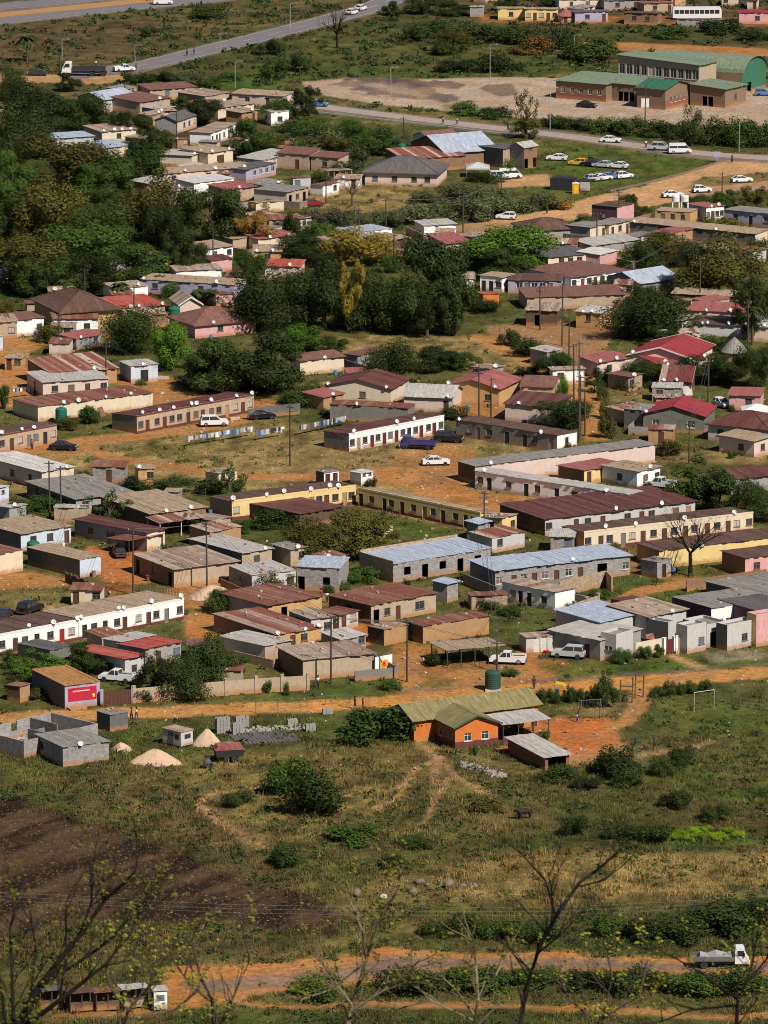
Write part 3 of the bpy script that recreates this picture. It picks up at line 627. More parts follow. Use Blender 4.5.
# -- middle band, left
h((53, 389), (117, 383), lu=28, h=2.6, wall='mud', wl='brown', rm='r_patch', front='-w---', nick='rusty striped-roof house', extra='with brown walls on the orange yard', o=.35, drop=-.9, dish=1)
h((43, 398), (108, 394), lu=27, h=2.7, wall='pinkwhite', rm='r_lgrey', front='-w-w-d-w', left='d', nick='flat-roofed pinkish house', extra='with grey roof edge and white clothes outside', o=.3, drop=.1)
h((38, 422), (153, 408), lu=13, h=2.6, wall='cream', rm='r_rust', front='---------', nick='long rust-roofed house', extra='with white walls and a green tank', o=.2, drop=.1, dish=4)
h((137, 434), (254, 412), lu=112, h=2.9, wall='tan', wl='greenish', rm='r_maroon', front='wdwdwwdwdwwdwdw', dish=8, nick='tan row house', extra='with maroon roof, eight dishes and a parked white wagon', cat='row house', name='row_house', par=.15, trim='trimm', plinth='trimm')
h((-44, 461), (57, 442), d=6, h=2.8, wall='tan', rm='r_brown', front='dwdwdwdwdwdw', dish=4, nick='dark-roofed tan row house', extra='cut by the left edge beside the black sedan', cat='row house', name='row_house', par=.12, trim='trimm')
h((131, 383), (158, 381), d=5.5, h=2.9, wall='blue', rm='r_lgrey', front='-G-', dm='d_dark', dish=1, nick='pale blue garage', extra='with dark door and grey roof under the trees', o=.25, drop=.1, name='garage', cat='garage')
h((42, 490), (74, 485), lu=-18, h=2.9, wall='cream', wl='lgrey', rm='r_white', left='-d-w-d-', nick='white-roofed house', extra='with cream end wall at the left edge', o=.3, drop=.05, dish=1)
h((76, 515), (133, 508), lu=20, h=2.5, wall='grey', wl='dgrey', rm='r_grey', left='-d-w-W-', front='w--', nick='dark grey house', extra='with broad grey-tan roof behind a thin tree', o=.4, drop=.05)
h((-14, 506), (9, 502), d=4, h=2.5, wall='blue', rm='r_white', front='-s', nick='little white-blue hut', extra='cut by the left edge', o=.2)
# -- middle band, centre
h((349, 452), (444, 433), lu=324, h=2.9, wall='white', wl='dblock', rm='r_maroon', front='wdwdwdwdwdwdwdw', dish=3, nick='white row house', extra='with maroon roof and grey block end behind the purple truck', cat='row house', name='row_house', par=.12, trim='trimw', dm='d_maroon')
h((456, 436), (557, 452), d=5.2, h=2.7, wall='stain', wr='white', rm='r_brown', front='-wdw-d-dw-d', right='-d-', nick='weathered dark row house', extra='with white right end beside the black jeep', cat='row house', name='row_house', o=.12, drop=.2, dish=2, dm='d_dark')
h((330, 420), (408, 424), d=4.5, h=2.6, wall='stain', rm='r_rust', nick='blackened low house', extra='half hidden behind the white row house', o=.12, drop=.1, dish=1)
h((325, 401), (391, 405), d=10, h=2.7, roof='gy', rise=1.3, wall='cream', rm='r_maroon', front='----w---', dish=2, nick='cream gabled house', extra='with maroon roof facing the camera', o=.35)
h((300, 376), (344, 371), lu=290, h=2.6, wall='cream', rm='r_tile', front='---', nick='small cream house', extra='with ribbed brown roof among the trees', o=.3, drop=-.5, dish=1)
h((404, 411), (452, 413), d=8, h=2.6, roof='gx', rise=1.3, wall='pinkwhite', rm='r_lgrey', front='---d', nick='pale pink house', extra='with plain grey pitched roof', o=.4, dish=1)
h((446, 403), (499, 407), d=10, h=3.1, roof='gy', rise=1.2, wall='ochre', rm='r_pinkred', front='-w---w-', dish=3, nick='ochre gabled house', extra='with dusty crimson roof and three dishes', o=.45)
f8 = h((505, 421), (557, 425), d=7, h=2.9, roof='mono', wall='pinkwhite', rm='r_maroon', front='-----', nick='maroon sheet-roofed house', extra='with pale wall beside the orange track', o=.3, drop=-.8, dish=1)
h((521, 404), (553, 405), d=6, h=3.0, roof='mono', wall='tan', rm='r_tile', into=f8[0], o=.3, drop=-.7)
g6 = h((475, 485), (655, 463), lu=458, h=3.0, wall='pinkwhite', wl='dbrownw', rm='r_grey', front='-------------', nick='very long grey-roofed hall', extra='behind the low white row', o=.2, drop=.1, dish=1, cat='building', name='long_hall')
h((475, 488.5), (628, 512.5), d=3.8, h=2.8, wall='white', rm='r_lgrey', front='wd-w-dw-d-wdwd-w', nick='low white row house', extra='with dark doors in front of the long grey roof', cat='row house', name='row_house', o=.15, drop=.1, dish=2, dm='d_dark')
h((584, 485), (625, 478), lu=558, h=2.3, wall='yellow', wl='brown', rm='r_pinkred', front='d--w', nick='small yellow cottage', extra='with faded crimson roof between white houses', o=.3, drop=.2)
h((637, 489), (660, 484), lu=602, h=2.8, wall='white', rm='r_tan', front='-W-w', nick='white cottage', extra='with tan roof beside the white pickup', o=.3, drop=.1, dish=1, left='-w-')
# -- middle band, right
g1 = h((630, 373), (690, 377), d=13, h=3.4, roof='gy', rise=1.5, wall='cream', rm='r_crimson', front='-------', nick='large crimson-roofed house', extra='with cream gable and lower wings', o=.5, trim='trimw', dish=1)
h((597, 378), (630, 373), lu=580, h=2.7, roof='mono', wall='pinkwhite', rm='r_pinkred', front='-w--', into=g1[0], o=.4, drop=-.4, dish=2)
h((657, 379), (706, 373), d=5, h=2.7, roof='mono', wall='cream', rm='r_crimson', front='w--d-w-', into=g1[0], o=.4, drop=-.5, dish=2)
g3 = h((643, 431), (704, 434), d=9, h=3.0, roof='gy', rise=1.4, wall='greenish', rm='r_crimson', front='-w---W-', fm='framew', nick='dark olive house', extra='with bright crimson gable roof', o=.4, dish=1)
h((624, 428), (642.5, 430), d=6, h=3.2, roof='mono', wall='dgrey', rm='r_grey', into=g3[0], o=.1, drop=.1)
h((660, 394), (691, 395), d=5, h=2.2, wall='dbrownw', rm='r_stripe', nick='striped brown-and-white shed', extra='behind the dark olive house', cat='shed', name='shed', o=.25, drop=-1.7, dish=2)
h((708, 440), (768, 446), d=10, h=2.8, roof='hip', rise=1.7, wall='lgrey', rm='r_maroon', front='-w-----', nick='maroon hip-roofed house', extra='at the right edge behind a pink annex', o=.5)
h((719, 452), (754, 458), d=4.5, h=2.8, wall='pinkwhite', rm='r_tan', front='--w-', right='-w-', nick='pink annex', extra='with tan roof in front of the maroon hip roof', o=.35, drop=-.2)
h((729, 410), (760, 411), d=5.5, h=2.5, wall='pink', rm='r_pinkred', front='--w-', nick='small rose-pink house', extra='behind the maroon hip-roofed house', o=.3, drop=-.3)
h((731, 496), (790, 491), d=6, h=2.7, wall='grey', rm='r_maroon', front='-w-w-', nick='grey house', extra='with maroon roof under trees at the right edge', o=.3, drop=-.3)if False else h((731, 496), (790, 491), d=6, h=2.7, wall='grey', rm='r_maroon', front='-w-w-', nick='maroon-roofed grey house', extra='among dark trees at the right edge', o=.3, drop=-.3)
# -- upper middle band
h((508, 293), (561, 294), d=5.5, h=2.4, wall='lilac', rm='r_brown', front='-wwwww-', nick='lilac-white low house', extra='with five windows under a red-brown roof', o=.25, drop=-.3, fm='framew')
h((571, 291), (627, 283), lu=524, h=2.5, wall='white', rm='r_pinkred', front='wdwdwdwd', nick='white row house', extra='with long red-brown roofs below the green tanks', o=.35, drop=.05)if False else h((571, 291), (627, 283), lu=524, h=2.5, wall='white', rm='r_tile', front='wdwdwdwd', nick='red-brown-roofed white row', extra='below the two green tanks', o=.35, drop=.05, cat='row house', name='row_house')
h((527, 310), (625, 307), d=8, h=2.3, wall='tan', rm='r_tile', nick='long dusty-brown roof house', extra='behind the brown open shed', o=.3, drop=-.4)
h((526, 326), (557, 327), d=5, h=2.9, wall='dbrownw', rm='r_mix', front='-O--', nick='brown open shed', extra='with rusty tan roof above the ploughed field', cat='shed', name='shed', o=.35, drop=-.5)
h((576, 328), (600, 330), d=5, h=3.0, wall='ochre', rm='r_lgrey', front='-v-', nick='small amber house', extra='with pale roof beside the big dark tree', o=.3, drop=-.3, dish=2)
h((617, 224), (634, 220), lu=592, h=3.3, wall='pink', wl='maroonwall', rm='r_brown', left='--w--', nick='tall pink house', extra='with dark side wall beside the upper dirt road', o=.15, drop=.1)
h((590, 241), (608, 237), lu=566, h=2.6, wall='cream', wl='grey', rm='r_grey', front='-d', nick='cream cottage', extra='with grey roof below the tall pink house', o=.3, drop=.1)
h((609, 238), (631, 233), lu=590, h=2.6, wall='cream', rm='r_grey', front='dwd', nick='cream terrace', extra='with clothes outside below the tall pink house', o=.3, drop=.1)
h((530, 241), (579, 238), d=9, h=2.1, roof='hip', rise=1.6, wall='grey', rm='r_brown', nick='dark brown hip-roofed house', extra='behind the bright green tree', o=.4)
h((548, 270), (593, 266), d=8, h=2.4, wall='cream', rm='r_dgrey', front='-wwww', nick='dark-roofed cream house', extra='with four windows right of the bright green tree', o=.3, drop=-.3)
h((600, 268), (617, 263), d=5, h=2.5, wall='pink', rm='r_white', nick='small salmon house', extra='beside the two green tanks', o=.25, drop=-.2)
h((592, 256), (640, 250), d=6, h=2.0, wall='grey', rm='r_lgrey', nick='pale grey roofed shed row', extra='behind the small salmon house', o=.3, drop=-.3)
h((626, 233), (755, 246), d=5, h=2.3, wall='dgrey', wr='cream', rm='r_tan', front='--------------', nick='dark long barrack', extra='with thin tan roof and cream end wall', o=.25, drop=-.2, cat='building', name='long_hall', dish=2)
h((655, 223), (690, 225), d=5, h=2.5, wall='ochre', rm='r_tan', front='-w-d-w-', nick='brown-yellow house', extra='below two white water towers', o=.15, drop=.1)
h((706, 222), (724, 220), lu=686, h=2.9, wall='white', wl='lilac', rm='r_pinkred', front='wdww', nick='white-fronted lilac house', extra='with red roof and two dishes', o=.25, drop=.15, dish=2)
h((725, 223), (800, 231), d=6, h=2.7, wall='lilac', rm='r_grey', front='-w-d-w-d-w', nick='long lilac house', extra='with dark doors at the right edge', o=.2, drop=.1, dish=1, dm='d_dark')
h((640, 294), (678, 288), d=9, h=2.0, roof='gx', rise=1.5, wall='grey', rm='r_blue', nick='blue-grey gabled roof house', extra='left of the tall olive tree', o=.4)
h((672, 306), (735, 309), d=4.5, h=2.3, wall='dbrownw', rm='r_tan', nick='rust-stained long shed', extra='with pale tan roof under the olive tree', cat='shed', name='shed', o=.3, drop=-.3)
h((688, 323), (752, 326), d=6, h=2.3, wall='pinkwhite', rm='r_pinkred', nick='faded maroon-roofed row', extra='right of the big dark tree', o=.3, drop=-.5, dish=2, cat='row house', name='row_house')
h((692, 338), (748, 340), d=6, h=2.5, wall='lgrey', rm='r_brown', nick='brown-roofed pale row', extra='with dishes right of the big dark tree', o=.3, drop=-.4, dish=4, cat='row house', name='row_house')
h((747, 341), (800, 344), d=8, h=2.7, wall='cream', rm='r_lgrey', front='-w-', nick='light-roofed house', extra='cut by the right edge behind the palm-like tree', o=.3, drop=-.3, dish=3)
# centre
h((354, 246), (392, 242), lu=334, h=2.6, wall='white', rm='r_blue', front='-w---', nick='white house with lilac roof', extra='in the scrub above the tree belt', o=.1, drop=.15)
h((386, 253), (409, 249), d=6, h=2.3, wall='dbrownw', rm='r_mix', nick='pink-roofed shack', extra='right of the white house with lilac roof', o=.3, drop=-.2)
h((446, 256), (471, 254), d=8, h=2.4, wall='pinkwhite', rm='r_pinkred', nick='red-roofed house', extra='left of the bright green tree', o=.35, drop=-.6)
h((424, 237), (456, 235), d=5, h=2.2, wall='white', rm='r_lgrey', nick='low white-roofed hut', extra='beside the upper dirt road', o=.3, drop=-.2)
h((265, 277), (299, 278), d=6, h=2.1, wall='pinkwhite', rm='r_red', nick='low red-roofed house', extra='in front of the tree belt', o=.3, drop=-.3, dish=1)
h((258, 251), (296, 247), d=6, h=2.3, wall='cream', rm='r_pinkred', nick='dusky red-roofed house', extra='behind the low red-roofed house', o=.3, drop=-.3, dish=2)
h((254, 264), (281, 264), d=6, h=2.4, wall='ochre', rm='r_tan', nick='tan-roofed ochre house', extra='left of the tree belt', o=.3, drop=-.3, dish=2, front='-w-')
h((318, 255), (340, 252), d=5, h=2.2, wall='cream', rm='r_tan', nick='tan-roofed hut', extra='behind the low yellow hedge tree', o=.3, drop=-.2)
h((480, 291), (502, 293), d=5, h=2.9, wall='white', rm='r_tan', front='ddw', dm='d_dark', nick='white arched cottage', extra='below the bright green tree', o=.3, drop=.1)
h((457, 293), (474, 293), d=6, h=2.6, wall='white', rm='r_mix', front='d-', nick='small white gable hut', extra='right of the dark tree belt', o=.3, drop=-.2)
h((483, 305), (499, 304), d=4, h=2.0, wall='orange', rm='r_red', nick='tiny orange hut', extra='below the white arched cottage', o=.2)
# left, around the wood
h((62, 332), (118, 328), d=15, h=3.6, roof='hip', rise=2.6, wall='ochre', rm='r_brown', front='----', nick='big brown hip-roofed house', extra='with amber wall beside the dark wood', o=.7)
h((54, 335), (98, 334), d=5, h=2.9, wall='white', rm='r_rust', front='-d--w-', nick='white cottage', extra='with rust roof and orange base', o=.3, drop=-.2, plinth='orange') if False else h((54, 335), (98, 334), d=5, h=2.9, wall='white', rm='r_rust', front='-d--w-', nick='rust-roofed white cottage', extra='in front of the big brown hip roof', o=.3, drop=-.2, plinth='mud')
h((17, 337), (44, 334), d=6, h=3.0, wall='white', rm='r_tile', front='--w', nick='white side cottage', extra='left of the rust-roofed white cottage', o=.3, drop=-.2)
h((-14, 339), (17, 338), d=6, h=3.0, wall='tan', rm='r_tan', front='--w', nick='tan corner house', extra='cut by the left edge above the orange yard', o=.3, drop=-.2, dish=1)
h((-12, 352), (3, 351), d=4, h=2.6, wall='blue', rm='r_white', nick='white-blue kiosk', extra='cut by the left edge below the tan corner house', cat='shed', name='shed', o=.2)
h((122, 321), (165, 317), d=9, h=2.3, wall='tan', rm='r_red', nick='flat bright red-roofed house', extra='behind the round dark tree', o=.3, drop=-.5, dish=3)
h((115, 301), (148, 298), d=5, h=2.3, wall='white', rm='r_mix', nick='white tin-roofed shack', extra='behind the flat bright red roof', o=.2, drop=-.2, dish=1)
h((180, 316), (201, 315), d=7, h=2.2, roof='gy', rise=1.2, wall='pinkwhite', rm='r_mix', nick='pale gabled house', extra='beside a green tank in the trees', o=.4, trim='trimw')
h((150, 329), (168, 326), d=6, h=2.4, wall='brown', rm='r_patch', nick='rusty shack', extra='left of the green tank among trees', o=.25, drop=-.3)
h((141, 293), (234, 299), d=6, h=2.6, wall='lilac', rm='r_tan', front='-w----w---', nick='long grey-lilac house', extra='with tan roofs behind banana plants', o=.2, drop=-.1, dish=2)
h((176, 285), (222, 283), d=5, h=2.6, wall='white', rm='r_mix', nick='white patched-roof shack', extra='behind the long grey-lilac house', o=.2, drop=-.2)
h((204, 263), (233, 259), d=6, h=2.6, wall='white', rm='r_tan', front='-w-w', nick='tan-roofed white house', extra='right of the wood', o=.3, drop=-.3)
h((211, 273), (232, 271), d=4, h=2.3, wall='pink', rm='r_maroon', nick='small pink shack', extra='in front of the tan-roofed white house', o=.25, drop=-.2)
h((233, 251), (257, 247), d=5, h=2.3, wall='tan', rm='r_tan', nick='plain tan shack', extra='beside the ochre-leaved tree', o=.3, drop=-.2)
h((195, 339), (256, 333), d=10, h=2.5, roof='hip', rise=2.0, wall='pink', rm='r_tile', front='--w---', nick='ribbed brown hip-roofed house', extra='with pinkish brick wall above the trees', o=.5, dish=2)
h((216, 307), (234, 305), d=5, h=2.2, wall='pink', rm='r_pinkred', nick='tiny pink house', extra='behind banana plants', o=.2)
# top left quarter
h((104, 113), (135, 108), lu=78, h=3.0, wall='lgrey', wl='grey', rm='r_blue', front='--w-', roof='gx', rise=1.2, nick='blue-white roofed house', extra='below the parked lorry', o=.4)
h((140, 115), (170, 110), d=10, h=2.8, wall='tan', rm='r_tile', nick='rust-tan roofed house', extra='right of the blue-white roof', o=.3, drop=-.5, dish=1)
h((177, 134), (197, 127), lu=155, h=2.8, roof='gx', rise=1.0, wall='pinkwhite', wl='grey', rm='r_dgrey', front='-www', nick='dark-roofed gable house', extra='with three windows in its pale wall', o=.3)
h((211, 146), (238, 136), lu=190, h=2.8, wall='white', rm='r_mix', front='dwdwdwd', nick='little white row house', extra='with rusty pale roof behind the dark green tree', cat='row house', name='row_house', o=.3, drop=.05)
h((208, 167), (233, 163), d=8, h=2.9, wall='cream', rm='r_tan', front='-G-', nick='cream garage house', extra='with tan roof and dark double door', o=.3, drop=-.2, dish=2)
h((192, 168), (205, 163), lu=160, h=2.6, wall='cream', rm='r_lgrey', front='-w-', nick='pale grey roofed cream house', extra='left of the cream garage house', o=.3, drop=.1, dish=2)
h((164, 186), (246, 179), d=5, h=2.5, wall='pinkwhite', rm='r_tan', front='-w----w-----', nick='long tan-roofed house', extra='right above the wood', o=.3, drop=-.3, dish=3)
h((176, 206), (192, 202), lu=168, h=3.0, wall='pinkwhite', rm='r_lgrey', front='-w-', nick='two-window pale house', extra='at the edge of the wood', o=.25, drop=.1)
h((194, 195), (234, 190), d=6, h=2.4, wall='white', rm='r_white', front='--w--', nick='white flat house', extra='in front of the long tan roof', o=.25, drop=-.15)
h((228, 203), (256, 199), d=6, h=2.6, wall='tan', rm='r_pinkred', front='-d--', nick='rose-roofed house', extra='above the ochre-leaved tree', o=.3, drop=-.4, dish=1)
h((246, 182), (276, 175), lu=228, h=2.5, wall='lilac', rm='r_dgrey', front='-wwww', nick='slate-roofed lilac row', extra='with white windows above the red car', o=.25, drop=.05, fm='framew', cat='row house', name='row_house')
h((262, 172), (296, 163), d=6, h=2.4, wall='pinkwhite', rm='r_lgrey', front='-www', nick='grey-roofed pink row', extra='left of two brown-roofed cottages', o=.25, drop=-.2)
h((277, 168), (309, 170), d=6, h=3.2, wall='tan', rm='r_tile', front='--d-', nick='brown-roofed tan cottage', extra='first of two behind the lawn', o=.25, drop=-.5)
h((311, 170), (338, 172), d=5, h=2.9, wall='tan', rm='r_tile', front='-w-', nick='brown-roofed cottage', extra='with one window beside the pillared carport', o=.25, drop=-.4)
shelter((328, 182), (352, 181), 3.5, 2.3, 'r_tan', 'pillared carport', extra='at the edge of the yellow lawn', posts=5, post='cream')
h((287, 206), (308, 201), lu=254, h=2.8, wall='tan', wl='cream', rm='r_grey', front='OwO', nick='porch house', extra='with pillared front beside the red car', o=.3, drop=.1)
h((256, 213), (284, 211), d=4, h=2.0, wall='cream', rm='r_mix', nick='low cream lean-to', extra='in front of the porch house', o=.2, cat='shed', name='shed')
h((218, 121), (254, 116), d=6, h=2.8, wall='cream', wr='cream', rm='r_mix', front='-d--', nick='rusty long-roofed house', extra='right of the dark green tree', o=.3, drop=-.2)
h((205, 108), (229, 104), d=8, h=2.6, wall='tan', rm='r_mix', nick='tan shack', extra='behind the dark green tree near the grass bank', o=.3, drop=-.2)
h((232, 105), (283, 108), d=6, h=2.6, wall='pinkwhite', rm='r_tan', front='-w-d-', nick='broad tan shack row', extra='below the bright green field', o=.3, drop=-.2)
h((150, 101), (196, 98), d=7, h=2.5, wall='tan', rm='r_tile', front='-w-w', nick='dusty brown shack row', extra='below the asphalt road', o=.3, drop=-.3)
h((102, 144), (136, 141), d=8, h=2.6, wall='cream', rm='r_mix', front='-w-', nick='spotted-roof house', extra='with white tanks on its rusty roof', o=.3, drop=-.3, dish=4)
h((100, 160), (136, 155), d=8, h=2.3, wall='cream', rm='r_blue', nick='pale blue flat-roofed house', extra='inside the wood', o=.3, drop=-.2)
h((54, 150), (94, 147), d=6, h=2.4, wall='lgrey', rm='r_blue', nick='blue-grey flat house', extra='half buried in the wood', o=.3, drop=-.2)
h((-10, 126), (14, 122), d=5, h=2.6, wall='ochre', rm='r_tan', nick='amber hut', extra='cut by the left edge among dark trees', o=.3)
h((-8, 282), (10, 279), d=5, h=2.4, wall='white', rm='r_rust', nick='white hut', extra='cut by the left edge in the wood', o=.2)
# top centre
h((365, 185), (437, 187), d=12, h=2.8, roof='hip', rise=2.6, wall='pinkwhite', rm='r_dgrey', front='-w--W--w-W-', nick='dark hip-roofed bungalow', extra='on the yellow lawn', o=.6)
h((404, 173), (465, 169), d=9, h=2.9, wall='brown', rm='r_patch', nick='rust-striped roof house', extra='behind the dark bungalow', o=.3, drop=-.9)
bh = h((446, 168), (497, 164), d=16, h=3.2, roof='gx', rise=2.6, wall='brown', rm='r_blue', front='------P-', nick='big blue-grey roofed hall', extra='beside parked white cars', o=.5, cat='building', name='hall')
h((503, 168), (524, 165), d=8, h=4.0, wall='tanblock', wl='dgrey', rm='r_dgrey', front='-P-', into=bh[0], o=.3, drop=.2)
h((524, 169), (537, 167), d=4, h=4.5, roof='gx', rise=.8, wall='grey', wf='brown', rm='r_lgrey', front='OhO', nick='narrow two-storey building', extra='with pale gable at the end of the blue-grey hall', o=.3, cat='building', name='tall_building')
h((429, 151), (459, 148), d=6, h=2.7, roof='gx', rise=1.0, wall='white', rm='r_tile', nick='white brown-roofed house', extra='behind the blue-grey roofed hall', o=.3)
h((271, 126), (289, 125), d=5, h=3.0, wall='white', rm='r_lgrey', front='-w-', nick='small white block', extra='beside the paved street', o=.15, drop=.1)
# far top edge
h((498, 20), (524, 20), d=6, h=2.8, wall='yellow', rm='r_tan', front='-w-', nick='amber house', extra='at the far top edge left of the yellow terrace', o=.25)
h((525, 21), (558, 21), d=6, h=2.9, wall='yellow', rm='r_tan', front='wdwdw', nick='yellow terrace', extra='at the top edge beside the red cone roof', o=.25)
h((575, 23), (608, 22), d=6, h=2.6, wall='lilac', rm='r_dgrey', front='-w-d', nick='slate-blue house', extra='right of the red cone roof', o=.3)
h((624, 24), (657, 25), d=6, h=2.8, wall='brown', rm='r_brown', front='-w-w-', nick='dark brown far house', extra='left of the white coach', o=.3)
h((559, 10), (600, 9), d=6, h=2.6, wall='cream', rm='r_lgrey', front='-d-w-', nick='pale far house', extra='behind the slate-blue house', o=.3)
h((604, 11), (640, 10), d=6, h=2.6, wall='grey', rm='r_grey', front='-w-d', nick='grey far house', extra='behind the dark brown far house', o=.3)
h((644, 14), (673, 13), d=6, h=2.6, wall='tan', rm='r_pinkred', front='-w-d', nick='tan far house', extra='behind the white coach', o=.3)
h((677, 27), (729, 28), d=4, h=2.0, wall='grey', rm='r_grey', nick='long grey far shed', extra='in front of the white coach', o=.2, cat='shed', name='shed')
h((739, 24), (800, 24), d=7, h=2.8, wall='pink', rm='r_crimson', front='-w-w-', nick='pink far house', extra='with crimson roof at the top right corner', o=.3)
h((470, 17), (484, 17), d=5, h=2.5, wall='grey', rm='r_lgrey', nick='grey far hut', extra='in the bushes at the top edge', o=.2)
# school
sc1 = h((699, 97), (716, 93), lu=618, kw_max=40, h=7.2, roof='mono', wall='schoolpale', rm='r_green', left='hhhhhhhhhhh', drop=-.8, nick='green-roofed school', extra='of brown brick with tall hall and curved gable', cat='school', name='school', o=.5, fm='framew')
def sch(A, B, **k): return h(A, B, into=sc1[0], wall=k.pop('wall', 'schoolbrick'), **k)
sch((742, 94), (766, 87), lu=648, kw_max=44, h=4.6, roof='gbarrel', rise=3.2, rm='r_green', wf='green', front='-P---', o=.5)
sch((556, 98), (606, 102), d=13, h=4.0, roof='mono', rm='r_green', front='-v-v-v-v-v-', o=.5, drop=-.45, fm='framew')
sch((606.5, 100), (640, 103), d=10, h=3.9, roof='mono', rm='r_green', front='--PPP-', o=.3, drop=-.4)
sch((665, 110), (690, 104), lu=637, h=4.6, roof='gy', rise=1.3, rm='r_dkgreen', front='-vvvv-', o=.5, fm='framew')
sch((725, 108), (746, 103), lu=690, h=4.2, roof='mono', rm='r_green', left='--PP--', front='-v-', o=.5, drop=-.5)
def f(mb):
    pass
for A, B, hh in (((556, 98), (606, 102), 1.6), ((665, 110), (690, 104), 2.0)):
    a = at(*A); b = at(*B); an = math.atan2((b - a).y, (b - a).x); w = (b - a).length
    part(sc1[0], sc1[0].matrix_world.inverted() @ T(a.x, a.y, 0) @ RZ(an), 'brick_band', 'brick', lambda mb: mb.box(-.02, w + .02, -.05, -.004, 0, hh))
# roofless house shell at the lower left
def shell():
    a = at(24, 759); b = at(98, 741); ang = math.atan2((b - a).y, (b - a).x); w = (b - a).length; d = 9.0; t = .2; hh = 2.35
    r = thing('unfinished_house', T(a.x, a.y, 0) @ RZ(ang), 'roofless unfinished house of bare grey blocks behind the block hut', 'house'); LAND.append(('roofless block house', a))
    I = Matrix.Identity(4)
    part(r, I, 'wall', 'block', lambda mb: (mb.box(0, w, 0, t, 0, hh)))
    part(r, I, 'wall', 'block', lambda mb: (mb.box(0, t, t + .002, d, 0, hh)))
    part(r, I, 'wall', 'block', lambda mb: (mb.box(w - t, w, t + .002, d, 0, hh)))
    part(r, I, 'wall', 'block', lambda mb: (mb.box(t + .002, w * .45, d - t, d, 0, hh), mb.box(w * .45 + 1, w - t - .002, d - t, d, 0, hh), mb.box(w * .45, w * .45 + 1, d - t, d, 0, 1.0)))
    part(r, I, 'partition', 'dblock', lambda mb: (mb.box(w * .4, w * .4 + t, t + .002, d * .55, 0, hh * .95), mb.box(w * .4 + t + .002, w * .62, d * .55 - t, d * .55, 0, hh * .8), mb.box(w * .7, w * .7 + t, d * .4, d - t - .002, 0, hh)))
    part(r, I, 'floor', 'concrete', lambda mb: mb.box(t, w - t, t, d - t, -.1, .06))
shell()
# ------------------------------------------------------------------ vegetation
def leafcloud(name, seed, lobes, nf, size, spread=.55, lobe_r=(.26, .46), zsq=1.0, flat=.0, shape='ball', aspect=1.5):
    r = np.random.RandomState(seed)
    cs = []
    while len(cs) < lobes:
        p = r.uniform(-1, 1, 3)
        if shape == 'cone':
            if not (-1 < p[2] < 1): continue
            lim = .62 * (1 - (p[2] + 1) / 2.15)
            if np.hypot(p[0], p[1]) > lim: continue
        elif shape == 'dome':
            if np.linalg.norm(p) > spread * 1.25 or p[2] < -.35: continue
        elif np.linalg.norm(p) > spread * 1.2: continue
        cs.append(p)
    cs = np.array(cs); rad = r.uniform(lobe_r[0], lobe_r[1], lobes)
    w = rad ** 2; k = r.choice(lobes, nf, p=w / w.sum())
    d = r.normal(size=(nf, 3)); d /= np.linalg.norm(d, axis=1)[:, None]
    rr = rad[k] * (1 - .42 * r.rand(nf) ** 2.0) * (1 + .14 * r.normal(size=nf))
    P = cs[k] + d * rr[:, None]
    P[:, 2] *= zsq
    nrm = d + np.array([.0, 0, .25]) + r.normal(size=(nf, 3)) * .3; nrm /= np.linalg.norm(nrm, axis=1)[:, None]
    a = np.cross(nrm, r.normal(size=(nf, 3))); a /= np.linalg.norm(a, axis=1)[:, None]; b = np.cross(nrm, a)
    lo, hi = np.percentile(P, 1.5, axis=0), np.percentile(P, 98.5, axis=0)
    if shape != 'dome': P = (P - (lo + hi) / 2) / ((hi - lo) / 2)
    else: P = np.stack([(P[:, 0] - (lo[0] + hi[0]) / 2) / ((hi[0] - lo[0]) / 2), (P[:, 1] - (lo[1] + hi[1]) / 2) / ((hi[1] - lo[1]) / 2), (P[:, 2] - lo[2]) / (hi[2] - lo[2]) * 2 - 1], 1)
    s = size * 1.15 * r.uniform(.55, 1.35, nf)[:, None]
    V = np.stack([P - a * s * aspect * .5, P - b * s * .5 + nrm * s * .1, P + a * s * aspect * .5, P + b * s * .5 + nrm * s * .1], 1).reshape(-1, 3)
    me = bpy.data.meshes.new(name)
    me.vertices.add(len(V)); me.vertices.foreach_set('co', V.ravel()); me.loops.add(nf * 4); me.loops.foreach_set('vertex_index', np.arange(nf * 4))
    me.polygons.add(nf); me.polygons.foreach_set('loop_start', np.arange(nf) * 4); me.polygons.foreach_set('loop_total', np.full(nf, 4))
    me.materials.append(M['lf_dark']); me.update(calc_edges=True); return me
CROWN = {
 'dense': [leafcloud('crown', 10 + i, 17, 15000, .044, .66, (.22, .40)) for i in range(4)],
 'loose': [leafcloud('crown', 30 + i, 32, 9000, .046, .72, (.13, .27)) for i in range(3)],
 'round': [leafcloud('crown', 40 + i, 22, 15000, .040, .56, (.30, .44)) for i in range(2)],
 'tall': [leafcloud('crown', 50 + i, 26, 7500, .052, .6, (.2, .34), shape='cone') for i in range(2)],
 'dome': [leafcloud('crown', 60 + i, 18, 12000, .045, .7, (.22, .40), shape='dome') for i in range(3)],
 'sparse': [leafcloud('crown', 70 + i, 30, 1500, .06, .78, (.09, .2)) for i in range(2)]}
BUSH = [leafcloud('foliage', 80 + i, 12, 3600, .075, .66, (.24, .46), shape='dome') for i in range(4)]
